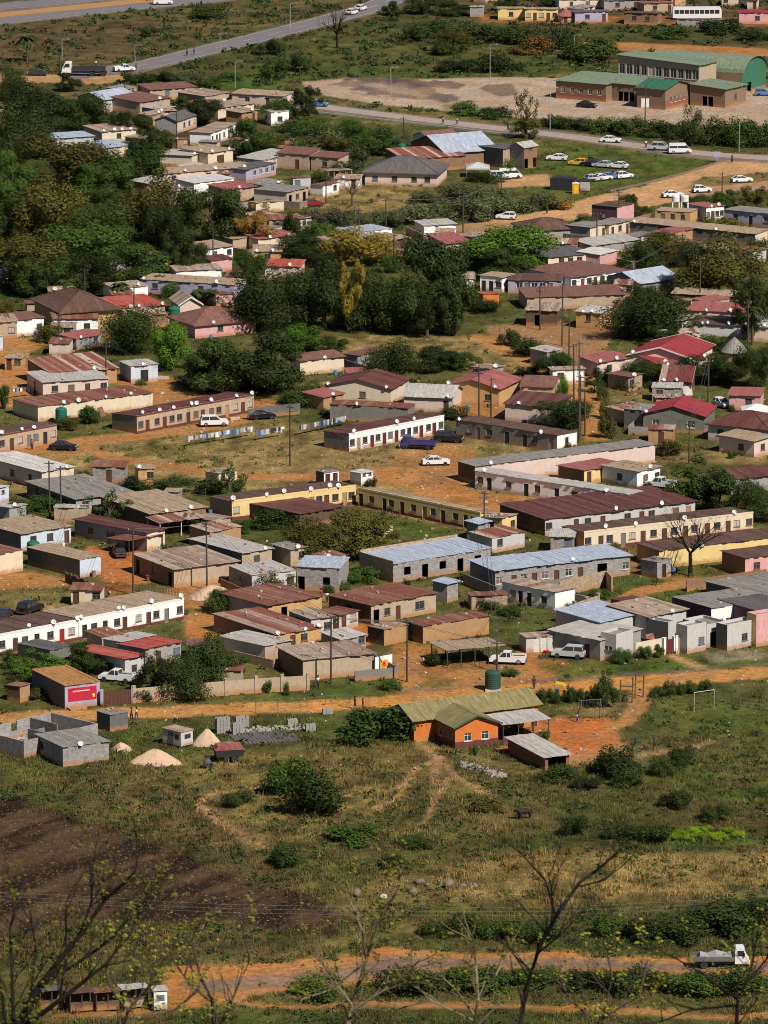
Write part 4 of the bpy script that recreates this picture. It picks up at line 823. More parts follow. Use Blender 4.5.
def trunkmesh(seed):
    r = random.Random(seed); b = MB()
    b.tube([(0, 0, -.1), (.02, .01, .25), (-.02, .03, .5), (.0, .0, .72)], [.055, .042, .034, .02], 7)
    for i in range(6):
        a = i * 1.05 + r.uniform(-.3, .3); z = .3 + .06 * i
        b.tube([(0, 0, z), (.13 * cos(a), .13 * sin(a), z + .12), (.30 * cos(a), .30 * sin(a), z + .2 + r.uniform(0, .1))], [.026, .018, .008], 5)
    return b.mesh('trunk', 'bark')
TRUNK = [trunkmesh(i) for i in range(3)]
DESC = {('dense', 'lf_dark'): 'dark dense tree', ('dense', 'lf_mid'): 'green leafy tree', ('dense', 'lf_bright'): 'bright green tree', ('dense', 'lf_olive'): 'olive green tree', ('dense', 'lf_yellow'): 'yellow-green tree', ('dense', 'lf_ochre'): 'ochre-leaved tree',
        ('loose', 'lf_dark'): 'loose dark tree', ('loose', 'lf_mid'): 'loose green tree', ('loose', 'lf_olive'): 'loose olive tree', ('round', 'lf_dark'): 'round dark tree', ('loose', 'lf_bright'): 'loose bright tree', ('loose', 'lf_yellow'): 'loose yellow tree', ('tall', 'lf_dark'): 'pointed dark tree',
        ('sparse', 'lf_mid'): 'thin sparse tree', ('sparse', 'lf_olive'): 'thin olive sapling', ('dome', 'lf_dark'): 'broad dark tree', ('dome', 'lf_mid'): 'broad green tree', ('dome', 'lf_olive'): 'broad olive tree', ('dome', 'lf_bright'): 'broad bright green tree', ('tall', 'lf_mid'): 'pointed green tree'}
def tree(u0, v0, u1, v1, kind='dense', mat='lf_dark', label=None, stem=.0):
    uc = (u0 + u1) / 2; s = pxm(v1); w = (u1 - u0) / s
    hh = max((v1 - v0) / s - .16 * w, .5 * w)
    p = gat(uc, v1 - .06 * w * s)
    p = p + Vector((0, w * .12, 0))
    r = random.Random(int(u0 * 13 + v0 * 7))
    rt = thing('tree', T(*p) @ RZ(r.uniform(0, 6.28)), label or autolabel(DESC.get((kind, mat), 'leafy tree'), p), 'tree', 'trees of the township')
    st = max(stem, .10) * hh
    me = r.choice(CROWN[kind]); ch = hh - st * .6
    ext = .98
    c = link('crown', me, rt, T(0, 0, st * .6 + ch / 2 + .02 * hh) @ Matrix.Diagonal((w / 2 / ext, w / 2 / ext, ch / 2 / 1.0, 1)))
    setmat(c, mat)
    tr = link('trunk', r.choice(TRUNK), rt, Matrix.Diagonal((hh * .8, hh * .8, hh * .95, 1)))
    return rt
D, Lo, Rn, Ta, Do, Sp = 'dense', 'loose', 'round', 'tall', 'dome', 'sparse'
dk, md, br, ol, ye, oc = 'lf_dark', 'lf_mid', 'lf_bright', 'lf_olive', 'lf_yellow', 'lf_ochre'
TREES = [
 (0, 68, 24, 102, D, dk), (3, 80, 62, 140, D, dk), (-6, 105, 46, 164, D, dk), (59, 72, 81, 93, D, dk), (60, 92, 110, 134, D, dk), (17, 134, 102, 200, D, ol), (-8, 148, 32, 205, D, md), (78, 158, 132, 204, D, md), (134, 115, 170, 160, D, dk), (90, 148, 162, 190, D, md), (112, 110, 140, 140, Lo, dk),
 (-10, 190, 48, 245, D, dk), (20, 178, 84, 250, Do, ol), (74, 200, 132, 256, Rn, dk), (118, 175, 180, 248, D, ol), (46, 222, 118, 276, D, md), (-12, 232, 62, 294, D, ol), (108, 238, 168, 287, D, md), (146, 205, 184, 262, D, dk), (181, 185, 240, 250, D, dk), (172, 228, 206, 280, D, dk), (236, 203, 273, 250, Lo, oc),
 (230, 250, 264, 290, D, md), (230, 266, 304, 336, Rn, dk), (55, 250, 112, 298, Lo, dk), (158, 240, 192, 280, Lo, md), (20, 255, 70, 300, D, dk), (90, 185, 130, 225, D, dk), (40, 190, 90, 230, Lo, ol),
 (298, 260, 352, 334, D, dk), (334, 262, 364, 334, Lo, ye), (326, 236, 392, 268, Do, ye), (280, 232, 330, 266, Do, md), (288, 268, 322, 306, D, dk), (345, 272, 402, 334, D, dk), (398, 236, 466, 330, D, dk), (384, 272, 434, 338, D, dk), (436, 264, 474, 338, Lo, dk), (304, 250, 342, 285, D, dk), (286, 233, 318, 258, D, dk), (408, 290, 446, 339, Lo, dk),
 (463, 222, 549, 278, Do, br), (484, 245, 532, 284, D, dk), (466, 236, 500, 270, Do, br),
 (107, 304, 160, 358, Rn, dk), (154, 322, 192, 374, D, br), (182, 334, 246, 396, D, dk), (232, 331, 304, 400, D, dk), (274, 325, 320, 354, Do, br), (316, 336, 346, 356, D, dk), (190, 345, 270, 392, Lo, dk),
 (362, 338, 416, 388, Rn, dk), (412, 346, 452, 374, D, dk), (450, 350, 480, 372, Lo, md),
 (604, 287, 688, 344, Rn, dk), (683, 236, 757, 304, D, ol), (674, 240, 716, 296, D, dk), (626, 240, 662, 275, D, dk), (640, 231, 690, 262, Do, ol), (734, 275, 772, 342, Lo, dk), (620, 285, 660, 310, Do, dk),
 (236, 118, 274, 162, D, md), (188, 97, 222, 128, D, dk), (176, 95, 200, 118, D, dk), (284, 86, 320, 122, Lo, dk), (262, 97, 290, 125, Lo, md), (230, 122, 250, 150, Lo, dk),
 (680, 106, 703, 148, Ta, dk), (382, 0, 400, 17, D, dk), (435, 26, 472, 54, Lo, ol), (496, 2, 520, 12, D, dk), (440, 0, 470, 18, D, dk), (540, 0, 560, 8, D, dk), (405, 0, 440, 16, Lo, dk),
 (540, 398, 590, 432, D, md), (624, 360, 663, 388, D, dk), (536, 352, 574, 380, D, dk), (670, 356, 716, 386, D, dk), (706, 352, 748, 388, D, dk), (738, 346, 774, 392, D, dk), (586, 376, 604, 394, Lo, dk), (648, 330, 690, 350, Lo, md),
 (212, 462, 246, 502, Sp, md), (88, 488, 130, 527, Sp, md), (282, 516, 334, 562, D, ol), (324, 511, 388, 560, D, ol),
 (66, 643, 107, 678, D, dk), (137, 650, 172, 694, Lo, dk), (160, 655, 208, 702, D, dk), (184, 632, 226, 690, D, dk), (204, 650, 246, 682, Lo, dk), (14, 650, 64, 682, Lo, br), (182, 512, 202, 535, Lo, dk),
 (672, 456, 732, 512, Lo, md), (734, 478, 774, 524, D, dk), (700, 470, 740, 512, Lo, dk), (592, 670, 616, 710, Lo, dk), (616, 193, 637, 212, Lo, md), (680, 195, 712, 215, D, dk), (705, 190, 740, 212, Lo, md), (628, 205, 650, 220, Lo, dk), (742, 185, 772, 215, Lo, ol),
 (80, 405, 95, 425, Lo, md), (0, 385, 10, 410, D, md), (516, 90, 536, 140, Sp, ol), (512, 116, 540, 140, Lo, ol), (445, 152, 462, 168, Lo, dk), (380, 138, 400, 158, Lo, md), (330, 120, 372, 145, Do, md), (275, 122, 330, 150, Do, md), (300, 130, 350, 162, Lo, ol),
 (210, 588, 236, 612, Lo, md), (262, 570, 296, 600, Sp, ol), (612, 648, 632, 664, D, md), (638, 646, 652, 660, D, md), (654, 644, 664, 658, D, md)]
for t in TREES: tree(*t)
# bushes: box in the picture, material
def bush(u0, v0, u1, v1, mat='lf_mid', desc=None, group='bushes and shrubs', label=None):
    s = pxm(v1); w = (u1 - u0) / s; hh = max((v1 - v0) / s - .12 * w, .35 * w)
    p = gat((u0 + u1) / 2, v1 - .1 * w * s); p = p + Vector((0, w * .15, 0)); r = random.Random(int(u0 * 17 + v0 * 5))
    o = link('bush', r.choice(BUSH), None, T(p.x, p.y, p.z + hh * .48) @ RZ(r.uniform(0, 6)) @ Matrix.Diagonal((w / 2, w / 2, hh * .55, 1)))
    setmat(o, mat)
    d = desc or {'lf_mid': 'green bush', 'lf_dark': 'dark bush', 'lf_scrub': 'grey-green scrub bush', 'lf_olive': 'olive bush', 'lf_bright': 'bright green bush', 'lf_lime': 'lime green plant clump', 'lf_yellow': 'yellowish bush', 'lf_ochre': 'brown dry bush'}[mat]
    tag(o, label or autolabel(d, p), 'bush', group); return o
LAND += [(n, gat(u, v)) for n, u, v in (('big green bush by the dirt road', 381, 740), ('dark bush on the grass slope', 312, 800), ('goal posts', 704, 702), ('brown cow', 525, 818), ('white flatbed truck', 720, 966), ('grey rock group', 420, 890), ('brick drying rows', 285, 740), ('white rubble heap', 480, 770), ('lime crop patch', 700, 836), ('green swing frame', 645, 752), ('timber climbing frame', 630, 698), ('sand heap', 155, 766), ('dark ploughed strip', 120, 860), ('roadside market stalls', 100, 1005), ('lorry with flat trailer', 75, 76), ('parked car lawn', 600, 172), ('paved street', 420, 121), ('school yard', 430, 95), ('fence post', 330, 915))]
BUSHES = [(340, 710, 410, 750, md), (284, 776, 342, 822, dk), (266, 762, 312, 798, md), (595, 750, 640, 781, dk), (671, 746, 695, 768, dk), (650, 758, 672, 778, dk), (563, 817, 587, 837, dk), (540, 765, 575, 785, dk), (575, 778, 602, 792, dk), (612, 770, 640, 790, dk),
 (534, 690, 548, 706, dk), (548, 689, 560, 705, md), (562, 686, 576, 704, dk), (573, 689, 585, 703, md), (585, 687, 598, 702, dk), (598, 682, 610, 700, md), (650, 686, 664, 699, dk), (662, 682, 676, 697, md), (675, 683, 686, 696, dk), (684, 681, 698, 695, md), (697, 680, 712, 694, dk),
 (700, 806, 730, 824, dk), (605, 826, 640, 845, dk), (640, 824, 672, 846, dk), (660, 790, 690, 812, dk), (690, 905, 760, 938, dk), (618, 920, 660, 945, dk), (650, 922, 704, 946, dk), (590, 915, 625, 940, md), (740, 900, 772, 930, dk), (420, 924, 450, 940, dk), (436, 915, 480, 938, dk), (480, 920, 520, 942, md), (520, 925, 560, 945, dk),
 (512, 968, 560, 992, md), (560, 972, 605, 996, dk), (600, 976, 660, 1000, dk), (664, 976, 720, 1000, md), (712, 972, 772, 1000, dk), (440, 974, 500, 996, md), (470, 972, 520, 992, dk), (380, 980, 440, 1000, dk), (290, 985, 340, 1003, md), (270, 846, 305, 870, md), (400, 838, 430, 852, dk), (330, 830, 380, 850, md), (380, 855, 404, 872, dk), (470, 800, 505, 815, ol), (230, 790, 250, 806, dk), (222, 795, 240, 810, dk),
 (130, 690, 152, 704, dk), (263, 681, 272, 694, md), (282, 683, 290, 696, dk), (380, 680, 400, 692, md), (425, 652, 448, 668, dk), (500, 668, 520, 678, md), (290, 505, 300, 515, dk), (470, 745, 478, 756, md), (518, 735, 530, 748, dk), (540, 730, 550, 744, md),
 # upper scrub
 (430, 200, 470, 222, 'lf_scrub'), (460, 198, 500, 224, 'lf_scrub'), (490, 196, 530, 218, 'lf_scrub'), (400, 205, 440, 228, 'lf_scrub'), (520, 194, 556, 214, 'lf_scrub'), (540, 198, 572, 212, 'lf_ochre'), (370, 210, 405, 232, 'lf_scrub'), (440, 186, 480, 204, 'lf_scrub'), (476, 190, 512, 206, 'lf_scrub'), (290, 208, 325, 232, 'lf_scrub'), (320, 210, 352, 238, 'lf_scrub'), (275, 215, 300, 240, md), (300, 222, 335, 245, md), (345, 215, 372, 236, 'lf_scrub'), (408, 190, 436, 206, 'lf_scrub'), (550, 222, 585, 238, md), (575, 214, 596, 226, 'lf_scrub'),
 (280, 140, 310, 165, md), (310, 130, 345, 152, 'lf_scrub'), (335, 150, 370, 172, 'lf_scrub'), (365, 128, 395, 150, md), (390, 135, 420, 155, 'lf_scrub'), (345, 138, 385, 160, md), (330, 162, 360, 180, 'lf_scrub'), (258, 140, 285, 160, md), (306, 172, 330, 186, dk), (420, 170, 436, 184, 'lf_scrub'),
 (466, 173, 490, 184, dk), (486, 174, 505, 185, md), (500, 160, 515, 180, md),
 (640, 120, 668, 140, md), (660, 122, 690, 142, dk), (700, 118, 730, 148, dk), (725, 120, 755, 150, md), (745, 122, 775, 150, dk), (615, 118, 645, 138, dk), (585, 118, 618, 136, md), (560, 118, 590, 132, md), (540, 115, 565, 130, dk), (480, 108, 512, 122, md), (450, 102, 480, 118, md),
 (215, 73, 240, 84, md), (170, 75, 200, 88, 'lf_scrub'), (195, 80, 220, 92, md), (120, 76, 150, 86, dk), (150, 72, 175, 84, dk), (280, 55, 310, 75, dk), (262, 60, 290, 82, md), (256, 40, 285, 58, dk), (440, 62, 475, 76, dk), (476, 60, 520, 76, dk), (420, 20, 450, 40, dk), (450, 30, 500, 48, dk), (500, 28, 540, 48, dk), (545, 36, 580, 52, dk), (582, 38, 615, 55, md), (430, 40, 460, 58, dk), (400, 24, 425, 44, dk), (560, 56, 610, 66, dk), (512, 36, 550, 58, 'lf_ochre'), (190, 8, 225, 22, dk), (140, 28, 158, 38, md), (700, 26, 740, 38, dk), (655, 30, 690, 42, md), (740, 30, 772, 44, dk),
 (512, 340, 545, 360, dk), (540, 352, 570, 372, dk), (498, 330, 520, 348, dk), (516, 366, 540, 378, dk), (594, 368, 612, 388, dk), (612, 378, 640, 392, dk), (640, 378, 665, 390, dk), (560, 376, 568, 398, 'lf_bright'), (556, 384, 568, 404, 'lf_bright'), (596, 385, 608, 402, ol), (600, 400, 612, 420, ol), (600, 412, 616, 440, ol), (300, 385, 330, 398, dk), (280, 392, 320, 410, dk), (440, 412, 470, 422, dk), (656, 440, 680, 458, ol), (690, 335, 720, 352, md), (715, 338, 745, 356, md),
 (80, 408, 100, 426, md), (56, 418, 78, 432, ol), (26, 500, 60, 514, md), (0, 500, 30, 520, md), (240, 500, 262, 512, md), (245, 520, 290, 532, dk), (75, 472, 90, 486, dk), (120, 478, 150, 494, dk), (150, 482, 190, 498, dk), (196, 480, 240, 500, md), (236, 522, 250, 535, md), (205, 598, 230, 616, md), (335, 582, 350, 592, md), (345, 575, 380, 586, md), (480, 600, 500, 612, md), (497, 608, 520, 618, md), (640, 560, 662, 572, ol), (590, 590, 610, 600, md), (0, 650, 16, 670, md), (28, 690, 56, 702, ol), (10, 676, 40, 692, dk),
 (560, 270, 590, 285, md), (590, 280, 612, 292, md), (620, 270, 640, 285, md), (655, 300, 690, 318, dk), (420, 350, 460, 372, dk), (380, 255, 400, 275, md), (470, 300, 500, 316, dk), (190, 290, 215, 306, 'lf_scrub'), (205, 292, 230, 308, 'lf_scrub'), (160, 283, 180, 300, md), (35, 325, 60, 345, ol), (0, 300, 14, 318, 'lf_yellow'), (660, 255, 690, 270, ol), (745, 240, 772, 262, dk), (700, 225, 740, 236, ol), (560, 245, 575, 258, 'lf_scrub')]
for b in BUSHES: bush(*b)
# crops and dry shrubs in rows, generated
for i in range(16):
    u = 662 + i * 4.6 + RND.uniform(-2, 2); v = 842 - RND.uniform(0, 9); bush(u, v - 7, u + 13, v, 'lf_lime', 'lime green crop clump', 'lime green crop clumps')
# bare tree and foreground branches
def barebranch(mb, p, d, ln, r, depth, rnd, leaves=None, n=5, droop=.0, lift=.25, seg=4):
    pts = [p]; rs = [r]
    for i in range(seg):
        d = (d + Vector((rnd.gauss(0, .16), rnd.gauss(0, .16), rnd.gauss(0, .12) + lift * .12))).normalized()
        p = p + d * ln / seg; pts.append(p); rs.append(r * (1 - .6 * (i + 1) / seg))
    mb.tube(pts, rs, 6 if depth > 1 else 4, 0, cap=False)
    if depth == 0:
        if leaves is not None:
            for q in pts[1:]: leaves.append((q, d))
        return
    for i in range(n):
        k = rnd.randint(1, seg); q = pts[k]; dd = (pts[k] - pts[k - 1]).normalized()
        side = dd.cross(Vector((rnd.gauss(0, 1), rnd.gauss(0, 1), rnd.gauss(0, 1)))).normalized()
        nd = (dd * .75 + side * rnd.uniform(.4, .9) + Vector((0, 0, lift))).normalized()
        barebranch(mb, q, nd, ln * rnd.uniform(.45, .72), rs[k] * .62, depth - 1, rnd, leaves, max(2, n - 1), droop, lift, seg)
def baretree(u, v, hpx, label, seed, mat='barkd', spread=.5):
    s = pxm(v); hh = hpx / s; p = gat(u, v); rnd = random.Random(seed); rt = thing('bare_tree', T(*p), label, 'tree'); LAND.append((label.split(' beside')[0].replace(' of the school', ''), p))
    b = MB(); b.tube([(0, 0, -.1), (.05, 0, hh * .15), (.0, .05, hh * .32)], [hh * .035, hh * .027, hh * .024], 8); b.build('trunk', mat, rt)
    b = MB()
    for i in range(6):
        a = i * 1.05; barebranch(b, Vector((0, .05, hh * .32)), Vector((cos(a) * spread, sin(a) * spread, .8)).normalized(), hh * .5, hh * .014, 3, rnd, None, 5)
    b.build('crown', mat, rt)
baretree(690, 576, 72, 'leafless grey tree beside the blank yellow house', 3, 'barkd', .85)
baretree(337, 48, 42, 'leafless tree beside the asphalt road at the top', 5, 'barkd', .7)
baretree(352, 206, 32, 'small leafless tree on the yellow lawn edge', 6, 'bark', .6)
baretree(560, 52, 36, 'leafless brown tree on the far green slope', 8, 'barkd', .8)
def palm(u, v, hpx, wpx, label):
    s = pxm(v); hh = hpx / s; R = wpx / s / 2; p = gat(u, v); rt = thing('palm_tree', T(*p), label, 'tree')
    b = MB(); b.tube([(0, 0, -.1), (.1, 0, hh * .4), (0, .05, hh * .8)], [.26, .19, .17], 7); b.build('trunk', 'bark', rt)
    b = MB(); rnd = random.Random(int(u))
    for i in range(22):
        a = i * 2.4; el = rnd.uniform(-.1, 1.1); pts = []
        for k in range(5):
            t = k / 4; r = R * t * (cos(el) * .6 + .5); z = hh * .8 + R * (sin(el) * t - .75 * t * t); pts.append(Vector((r * cos(a), r * sin(a) + .05, z)))
        sd = Vector((-sin(a), cos(a), 0))
        for k in range(4):
            w0, w1 = [.08, .34, .4, .3, .05][k] * R * .5, [.08, .34, .4, .3, .05][k + 1] * R * .5
            for sg in (-1, 1):
                dn = Vector((0, 0, -.5))
                b.poly([pts[k], pts[k] + sd * sg * w0 + dn * w0, pts[k + 1] + sd * sg * w1 + dn * w1, pts[k + 1]])
    c = b.build('crown', 'lf_dark', rt)
palm(27, 62, 30, 26, 'dark palm tree below the highway at the upper left'); palm(752, 345, 46, 24, 'shaggy palm at the right edge before the light-roofed house'); palm(66, 305, 30, 22, 'banana palm above the big brown hip roof')
palm(120, 305, 26, 22, 'banana palm left of the white tin-roofed shack'); palm(212, 306, 18, 18, 'banana plant in front of the long grey-lilac house'); palm(198, 304, 16, 16, 'second banana plant before the long grey-lilac house'); palm(160, 291, 18, 16, 'banana plant left of the patched-roof shack')
# ------------------------------------------------------------------ vehicles
def carproto(kind):
    """car along +x, centred; returns list of (name, mesh, matrix, children)"""
    K = dict(sedan=(4.4, 1.7, 1.42), hatch=(3.9, 1.66, 1.5), suv=(4.6, 1.8, 1.78), pickup=(5.0, 1.75, 1.72), van=(4.9, 1.85, 2.15))[kind]
    Ln, W, Ht = K; x0 = -Ln / 2; y = W / 2; out = []
    prof = {'sedan': [(0, .3), (0, .78), (.06, .92), (.85, .98), (1.5, 1.0), (2.9, 1.0), (4.15, .88), (4.36, .72), (4.4, .32)],
            'hatch': [(0, .3), (0, .85), (.1, 1.0), (1.5, 1.02), (2.6, 1.02), (3.7, .9), (3.87, .72), (3.9, .32)],
            'suv': [(0, .38), (0, 1.0), (.08, 1.12), (1.5, 1.14), (3.1, 1.14), (4.4, 1.04), (4.57, .85), (4.6, .4)],
            'pickup': [(0, .4), (0, 1.02), (.05, 1.05), (2.0, 1.06), (3.6, 1.06), (4.8, .98), (4.97, .82), (5.0, .4)],
            'van': [(0, .36), (0, 1.1), (.05, 1.22), (2, 1.24), (4.0, 1.22), (4.6, 1.0), (4.87, .8), (4.9, .36)]}[kind]
    cab = {'sedan': [(.55, .97), (1.15, Ht), (2.35, Ht), (3.15, .99)], 'hatch': [(.08, 1.0), (.4, Ht), (1.95, Ht), (2.75, 1.0)], 'suv': [(.08, 1.12), (.3, Ht), (2.6, Ht), (3.3, 1.12)],
           'pickup': [(2.0, 1.05), (2.1, Ht), (3.1, Ht), (3.75, 1.05)], 'van': [(.04, 1.22), (.15, Ht), (3.6, Ht), (4.45, 1.12)]}[kind]
    b = MB()
    # lower body with wheel arches left as dark recesses
    n = len(prof); P = [(x0 + p[0], p[1]) for p in prof]
    for sg in (-1, 1):
        b.poly([(p[0], sg * y, p[1]) for p in (P if sg > 0 else P[::-1])])
    for k in range(n - 1): b.poly([(P[k][0], -y, P[k][1]), (P[k][0], y, P[k][1]), (P[k + 1][0], y, P[k + 1][1]), (P[k + 1][0], -y, P[k + 1][1])])
    b.poly([(P[0][0], -y, P[0][1]), (P[-1][0], -y, P[-1][1]), (P[-1][0], y, P[-1][1]), (P[0][0], y, P[0][1])])
    ti = .16; C = [(x0 + p[0], p[1]) for p in cab]
    # roof and pillars (body colour)
    b.box(C[1][0] + .02, C[2][0] - .02, -y + ti, y - ti, Ht - .05, Ht + .03)
    for sg in (-1, 1):
        for q0, q1 in ((C[0], C[1]), (C[3], C[2])): b.tube([(q0[0], sg * (y - .05), q0[1]), (q1[0], sg * (y - ti), q1[1] - .02)], .05, 5)
        mx = (C[1][0] + C[2][0]) / 2; b.tube([(mx, sg * (y - .045), C[0][1]), (mx, sg * (y - ti), Ht - .02)], .045, 5)
    if kind == 'pickup':
        b.poly([(x0 + .08, -y + .08, 1.075), (x0 + 1.95, -y + .08, 1.075), (x0 + 1.95, y - .08, 1.075), (x0 + .08, y - .08, 1.075)])
    if kind == 'van':
        b.box(C[0][0] + .1, C[2][0], -y + .1, y - .1, Ht - .42, Ht - .06)
    out.append(('body', b, 'c_white'))
    g = MB(); yy = (y - .05, y - ti)
    lo, hi = [C[0], C[3]], [C[1], C[2]]
    v = [(lo[0][0], -yy[0], lo[0][1]), (lo[1][0], -yy[0], lo[1][1]), (lo[1][0], yy[0], lo[1][1]), (lo[0][0], yy[0], lo[0][1]), (hi[0][0], -yy[1], Ht - .055), (hi[1][0], -yy[1], Ht - .055), (hi[1][0], yy[1], Ht - .055), (hi[0][0], yy[1], Ht - .055)]
    for f in ((0, 1, 5, 4), (1, 2, 6, 5), (2, 3, 7, 6), (3, 0, 4, 7)): g.poly([v[i] for i in f])
    out.append(('window', g, 'glass'))
    if kind == 'pickup':
        t = MB(); t.box(x0 + .14, x0 + 1.9, -y + .14, y - .14, 1.08, 1.085); out.append(('load_bed', t, 'tyre'))
        t = MB(); 
        for sg in (-1, 1): t.box(x0 + .02, x0 + 1.98, sg * (y - .1) - .06, sg * (y - .1) + .06, 1.08, 1.3)
        t.box(x0 - .0, x0 + .1, -y + .2, y - .2, 1.08, 1.3); out.append(('side_rail', t, 'c_white'))
    for nm, xx, m in (('headlight', Ln / 2 + .005, 'lampw'), ('taillight', -Ln / 2 - .005, 'lampr')):
        for sg in (-1, 1):
            t = MB(); t.box(xx - .04, xx + .02, sg * (y - .3) - .2, sg * (y - .3) + .2, .68, .82); out.append((nm, t, m))
    for xx in (-Ln / 2 - .03, Ln / 2 + .03):
        t = MB(); t.box(xx - .07, xx + .07, -y + .04, y - .04, .34, .56); out.append(('bumper', t, 'trimd'))
    R = .33 if kind in ('sedan', 'hatch') else .38; wheels = []
    for xx in (-Ln * .31, Ln * .32):
        for sg in (-1, 1): wheels.append((xx, sg * (y - .1), R))
    return out, wheels
WHEEL = {}
def wheelobj(R, parent, x, y, sg):
    k = round(R, 2)
    if k not in WHEEL:
        t = MB(); t.lathe([(R * .6, -.1), (R * .97, -.11), (R, -.05), (R, .05), (R * .97, .11), (R * .6, .1)], n=16); tm = t.mesh('wheel', 'tyre')
        r = MB(); r.lathe([(R * .15, .085), (R * .6, .101), (R * .63, .06), (R * .63, -.09)], n=12); WHEEL[k] = (tm, r.mesh('rim', 'rim'))
    w = link('wheel', WHEEL[k][0], parent, T(x, y, R) @ Matrix.Rotation(-pi / 2 * sg, 4, 'X')); link('rim', WHEEL[k][1], w)
PROTO = {}
def car(u, v, kind, col, heading, label, z=0, nm=None, cat=None, group='vehicles of the township', slot=None):
    p = at(u, v, z); s = pxm(v)
    p = p + Vector((0, .8, 0))
    root = thing(nm or {'sedan': 'car', 'hatch': 'car', 'suv': 'suv', 'pickup': 'pickup_truck', 'van': 'minibus'}[kind], T(p.x, p.y, z + .02) @ RZ(radians(heading)), label, cat or {'pickup': 'pickup', 'van': 'minibus'}.get(kind, 'car'), group)
    if kind not in PROTO: PROTO[kind] = ([(n, b.mesh(n, m), m) for n, b, m in carproto(kind)[0]], carproto(kind)[1])
    for n, me, m in PROTO[kind][0]:
        o = link(n, me, root)
        if m == 'c_white': setmat(o, col)
    for x, y, R in PROTO[kind][1]: wheelobj(R, root, x, y, 1 if y > 0 else -1)
    return root
E = 42  # row-house direction
CARS = [(214, 427, 'suv', 'c_white', 8, 'white station wagon parked before the tan row house'), (63, 451, 'sedan', 'c_black', -8, 'black saloon beside the dark-roofed tan row house'),
 (449, 443, 'suv', 'c_black', -12, 'black jeep beside the weathered dark row house'), (436, 466, 'sedan', 'c_white', 6, 'white saloon with open dark bonnet on the orange clearing'),
 (661, 489, 'pickup', 'c_white', 150, 'white pickup beside the tan-roofed white cottage'), (722, 408, 'hatch', 'c_white', -60, 'white car beside the small rose-pink house'), (117, 683, 'pickup', 'c_white', 160, 'white pickup in the yard behind the brown gate'),
 (221, 543, 'suv', 'c_white', 35, 'white jeep on the green grass below the yellow row'), (119, 557, 'sedan', 'c_black', 100, 'black car seen head-on by the dark grey house'), (4, 619, 'sedan', 'c_dark', 80, 'dark car cut by the left edge above the white row'), (30, 614, 'suv', 'c_black', 60, 'black car above the long white row house'),
 (508, 665, 'pickup', 'c_white', 172, 'white pickup parked under the edge of the tan shelter'), (569, 659, 'suv', 'c_silver', 165, 'silver estate car beside the low grey modern house'), (262, 420, 'sedan', 'c_black', 20, 'dark car at the end of the tan row house'),
 (314, 207, 'hatch', 'c_red', 20, 'red car beside the porch house'), (557, 161, 'sedan', 'c_white', 170, 'white car alone at the edge of the parking lawn'), (578, 166, 'hatch', 'c_yellow', 160, 'yellow car on the parking lawn'), (590, 167, 'hatch', 'c_black', 160, 'black car beside the yellow car'), (603, 168, 'sedan', 'c_silver', 160, 'silver car in the upper row on the parking lawn'), (618, 169, 'sedan', 'c_white', 160, 'white car closing the upper row on the parking lawn'),
 (594, 182, 'hatch', 'c_silver', 30, 'silver car opening the lower row on the parking lawn'), (602, 181, 'sedan', 'c_white', 30, 'white car in the lower row on the parking lawn'), (610, 180, 'hatch', 'c_lblue', 30, 'pale blue car in the lower row on the parking lawn'), (618, 179, 'sedan', 'c_red', 30, 'dark red car in the lower row on the parking lawn'), (624, 179, 'hatch', 'c_white', 30, 'white car closing the lower row on the parking lawn'),
 (611, 143, 'sedan', 'c_white', -12, 'white taxi driving on the paved street'), (662, 151, 'suv', 'c_silver', -12, 'silver van on the paved street behind the minibus'), (680, 154, 'van', 'c_white', 5, 'white minibus at the end of the paved street'), (742, 183, 'sedan', 'c_white', 15, 'white car high on the upper dirt road at right'), (673, 198, 'sedan', 'c_white', 15, 'white car on the upper dirt road by the trees'), (702, 193, 'hatch', 'c_white', 15, 'white car half behind trees on the upper dirt road'),
 (506, 220, 'hatch', 'c_white', 170, 'white car where the upper dirt road narrows'), (500, 180, 'suv', 'c_white', 10, 'white car by the blue-grey roofed hall'), (510, 179, 'van', 'c_white', 10, 'white minibus by the blue-grey roofed hall'), (319, 107, 'hatch', 'c_lblue', -8, 'blue car at the start of the paved street'),
 (37, 76, 'sedan', 'c_dark', 175, 'dark car behind the white lorry'), (124, 72, 'pickup', 'c_white', 20, 'white pickup at the foot of the asphalt road'), (352, 15, 'hatch', 'c_white', 65, 'white car climbing the asphalt road at the top'), (361, 11, 'hatch', 'c_white', 65, 'second white car climbing the asphalt road'), (163, 5, 'van', 'c_white', 5, 'white van on the highway at the top edge'),
 (587, 108, 'sedan', 'c_black', -25, 'black car in the school yard'), (764, 96, 'hatch', 'c_lblue', 0, 'blue car beside the school'), (129, 108, 'hatch', 'c_silver', 100, 'silver car beside the blue-white roofed house')]
for c in CARS: car(*c)
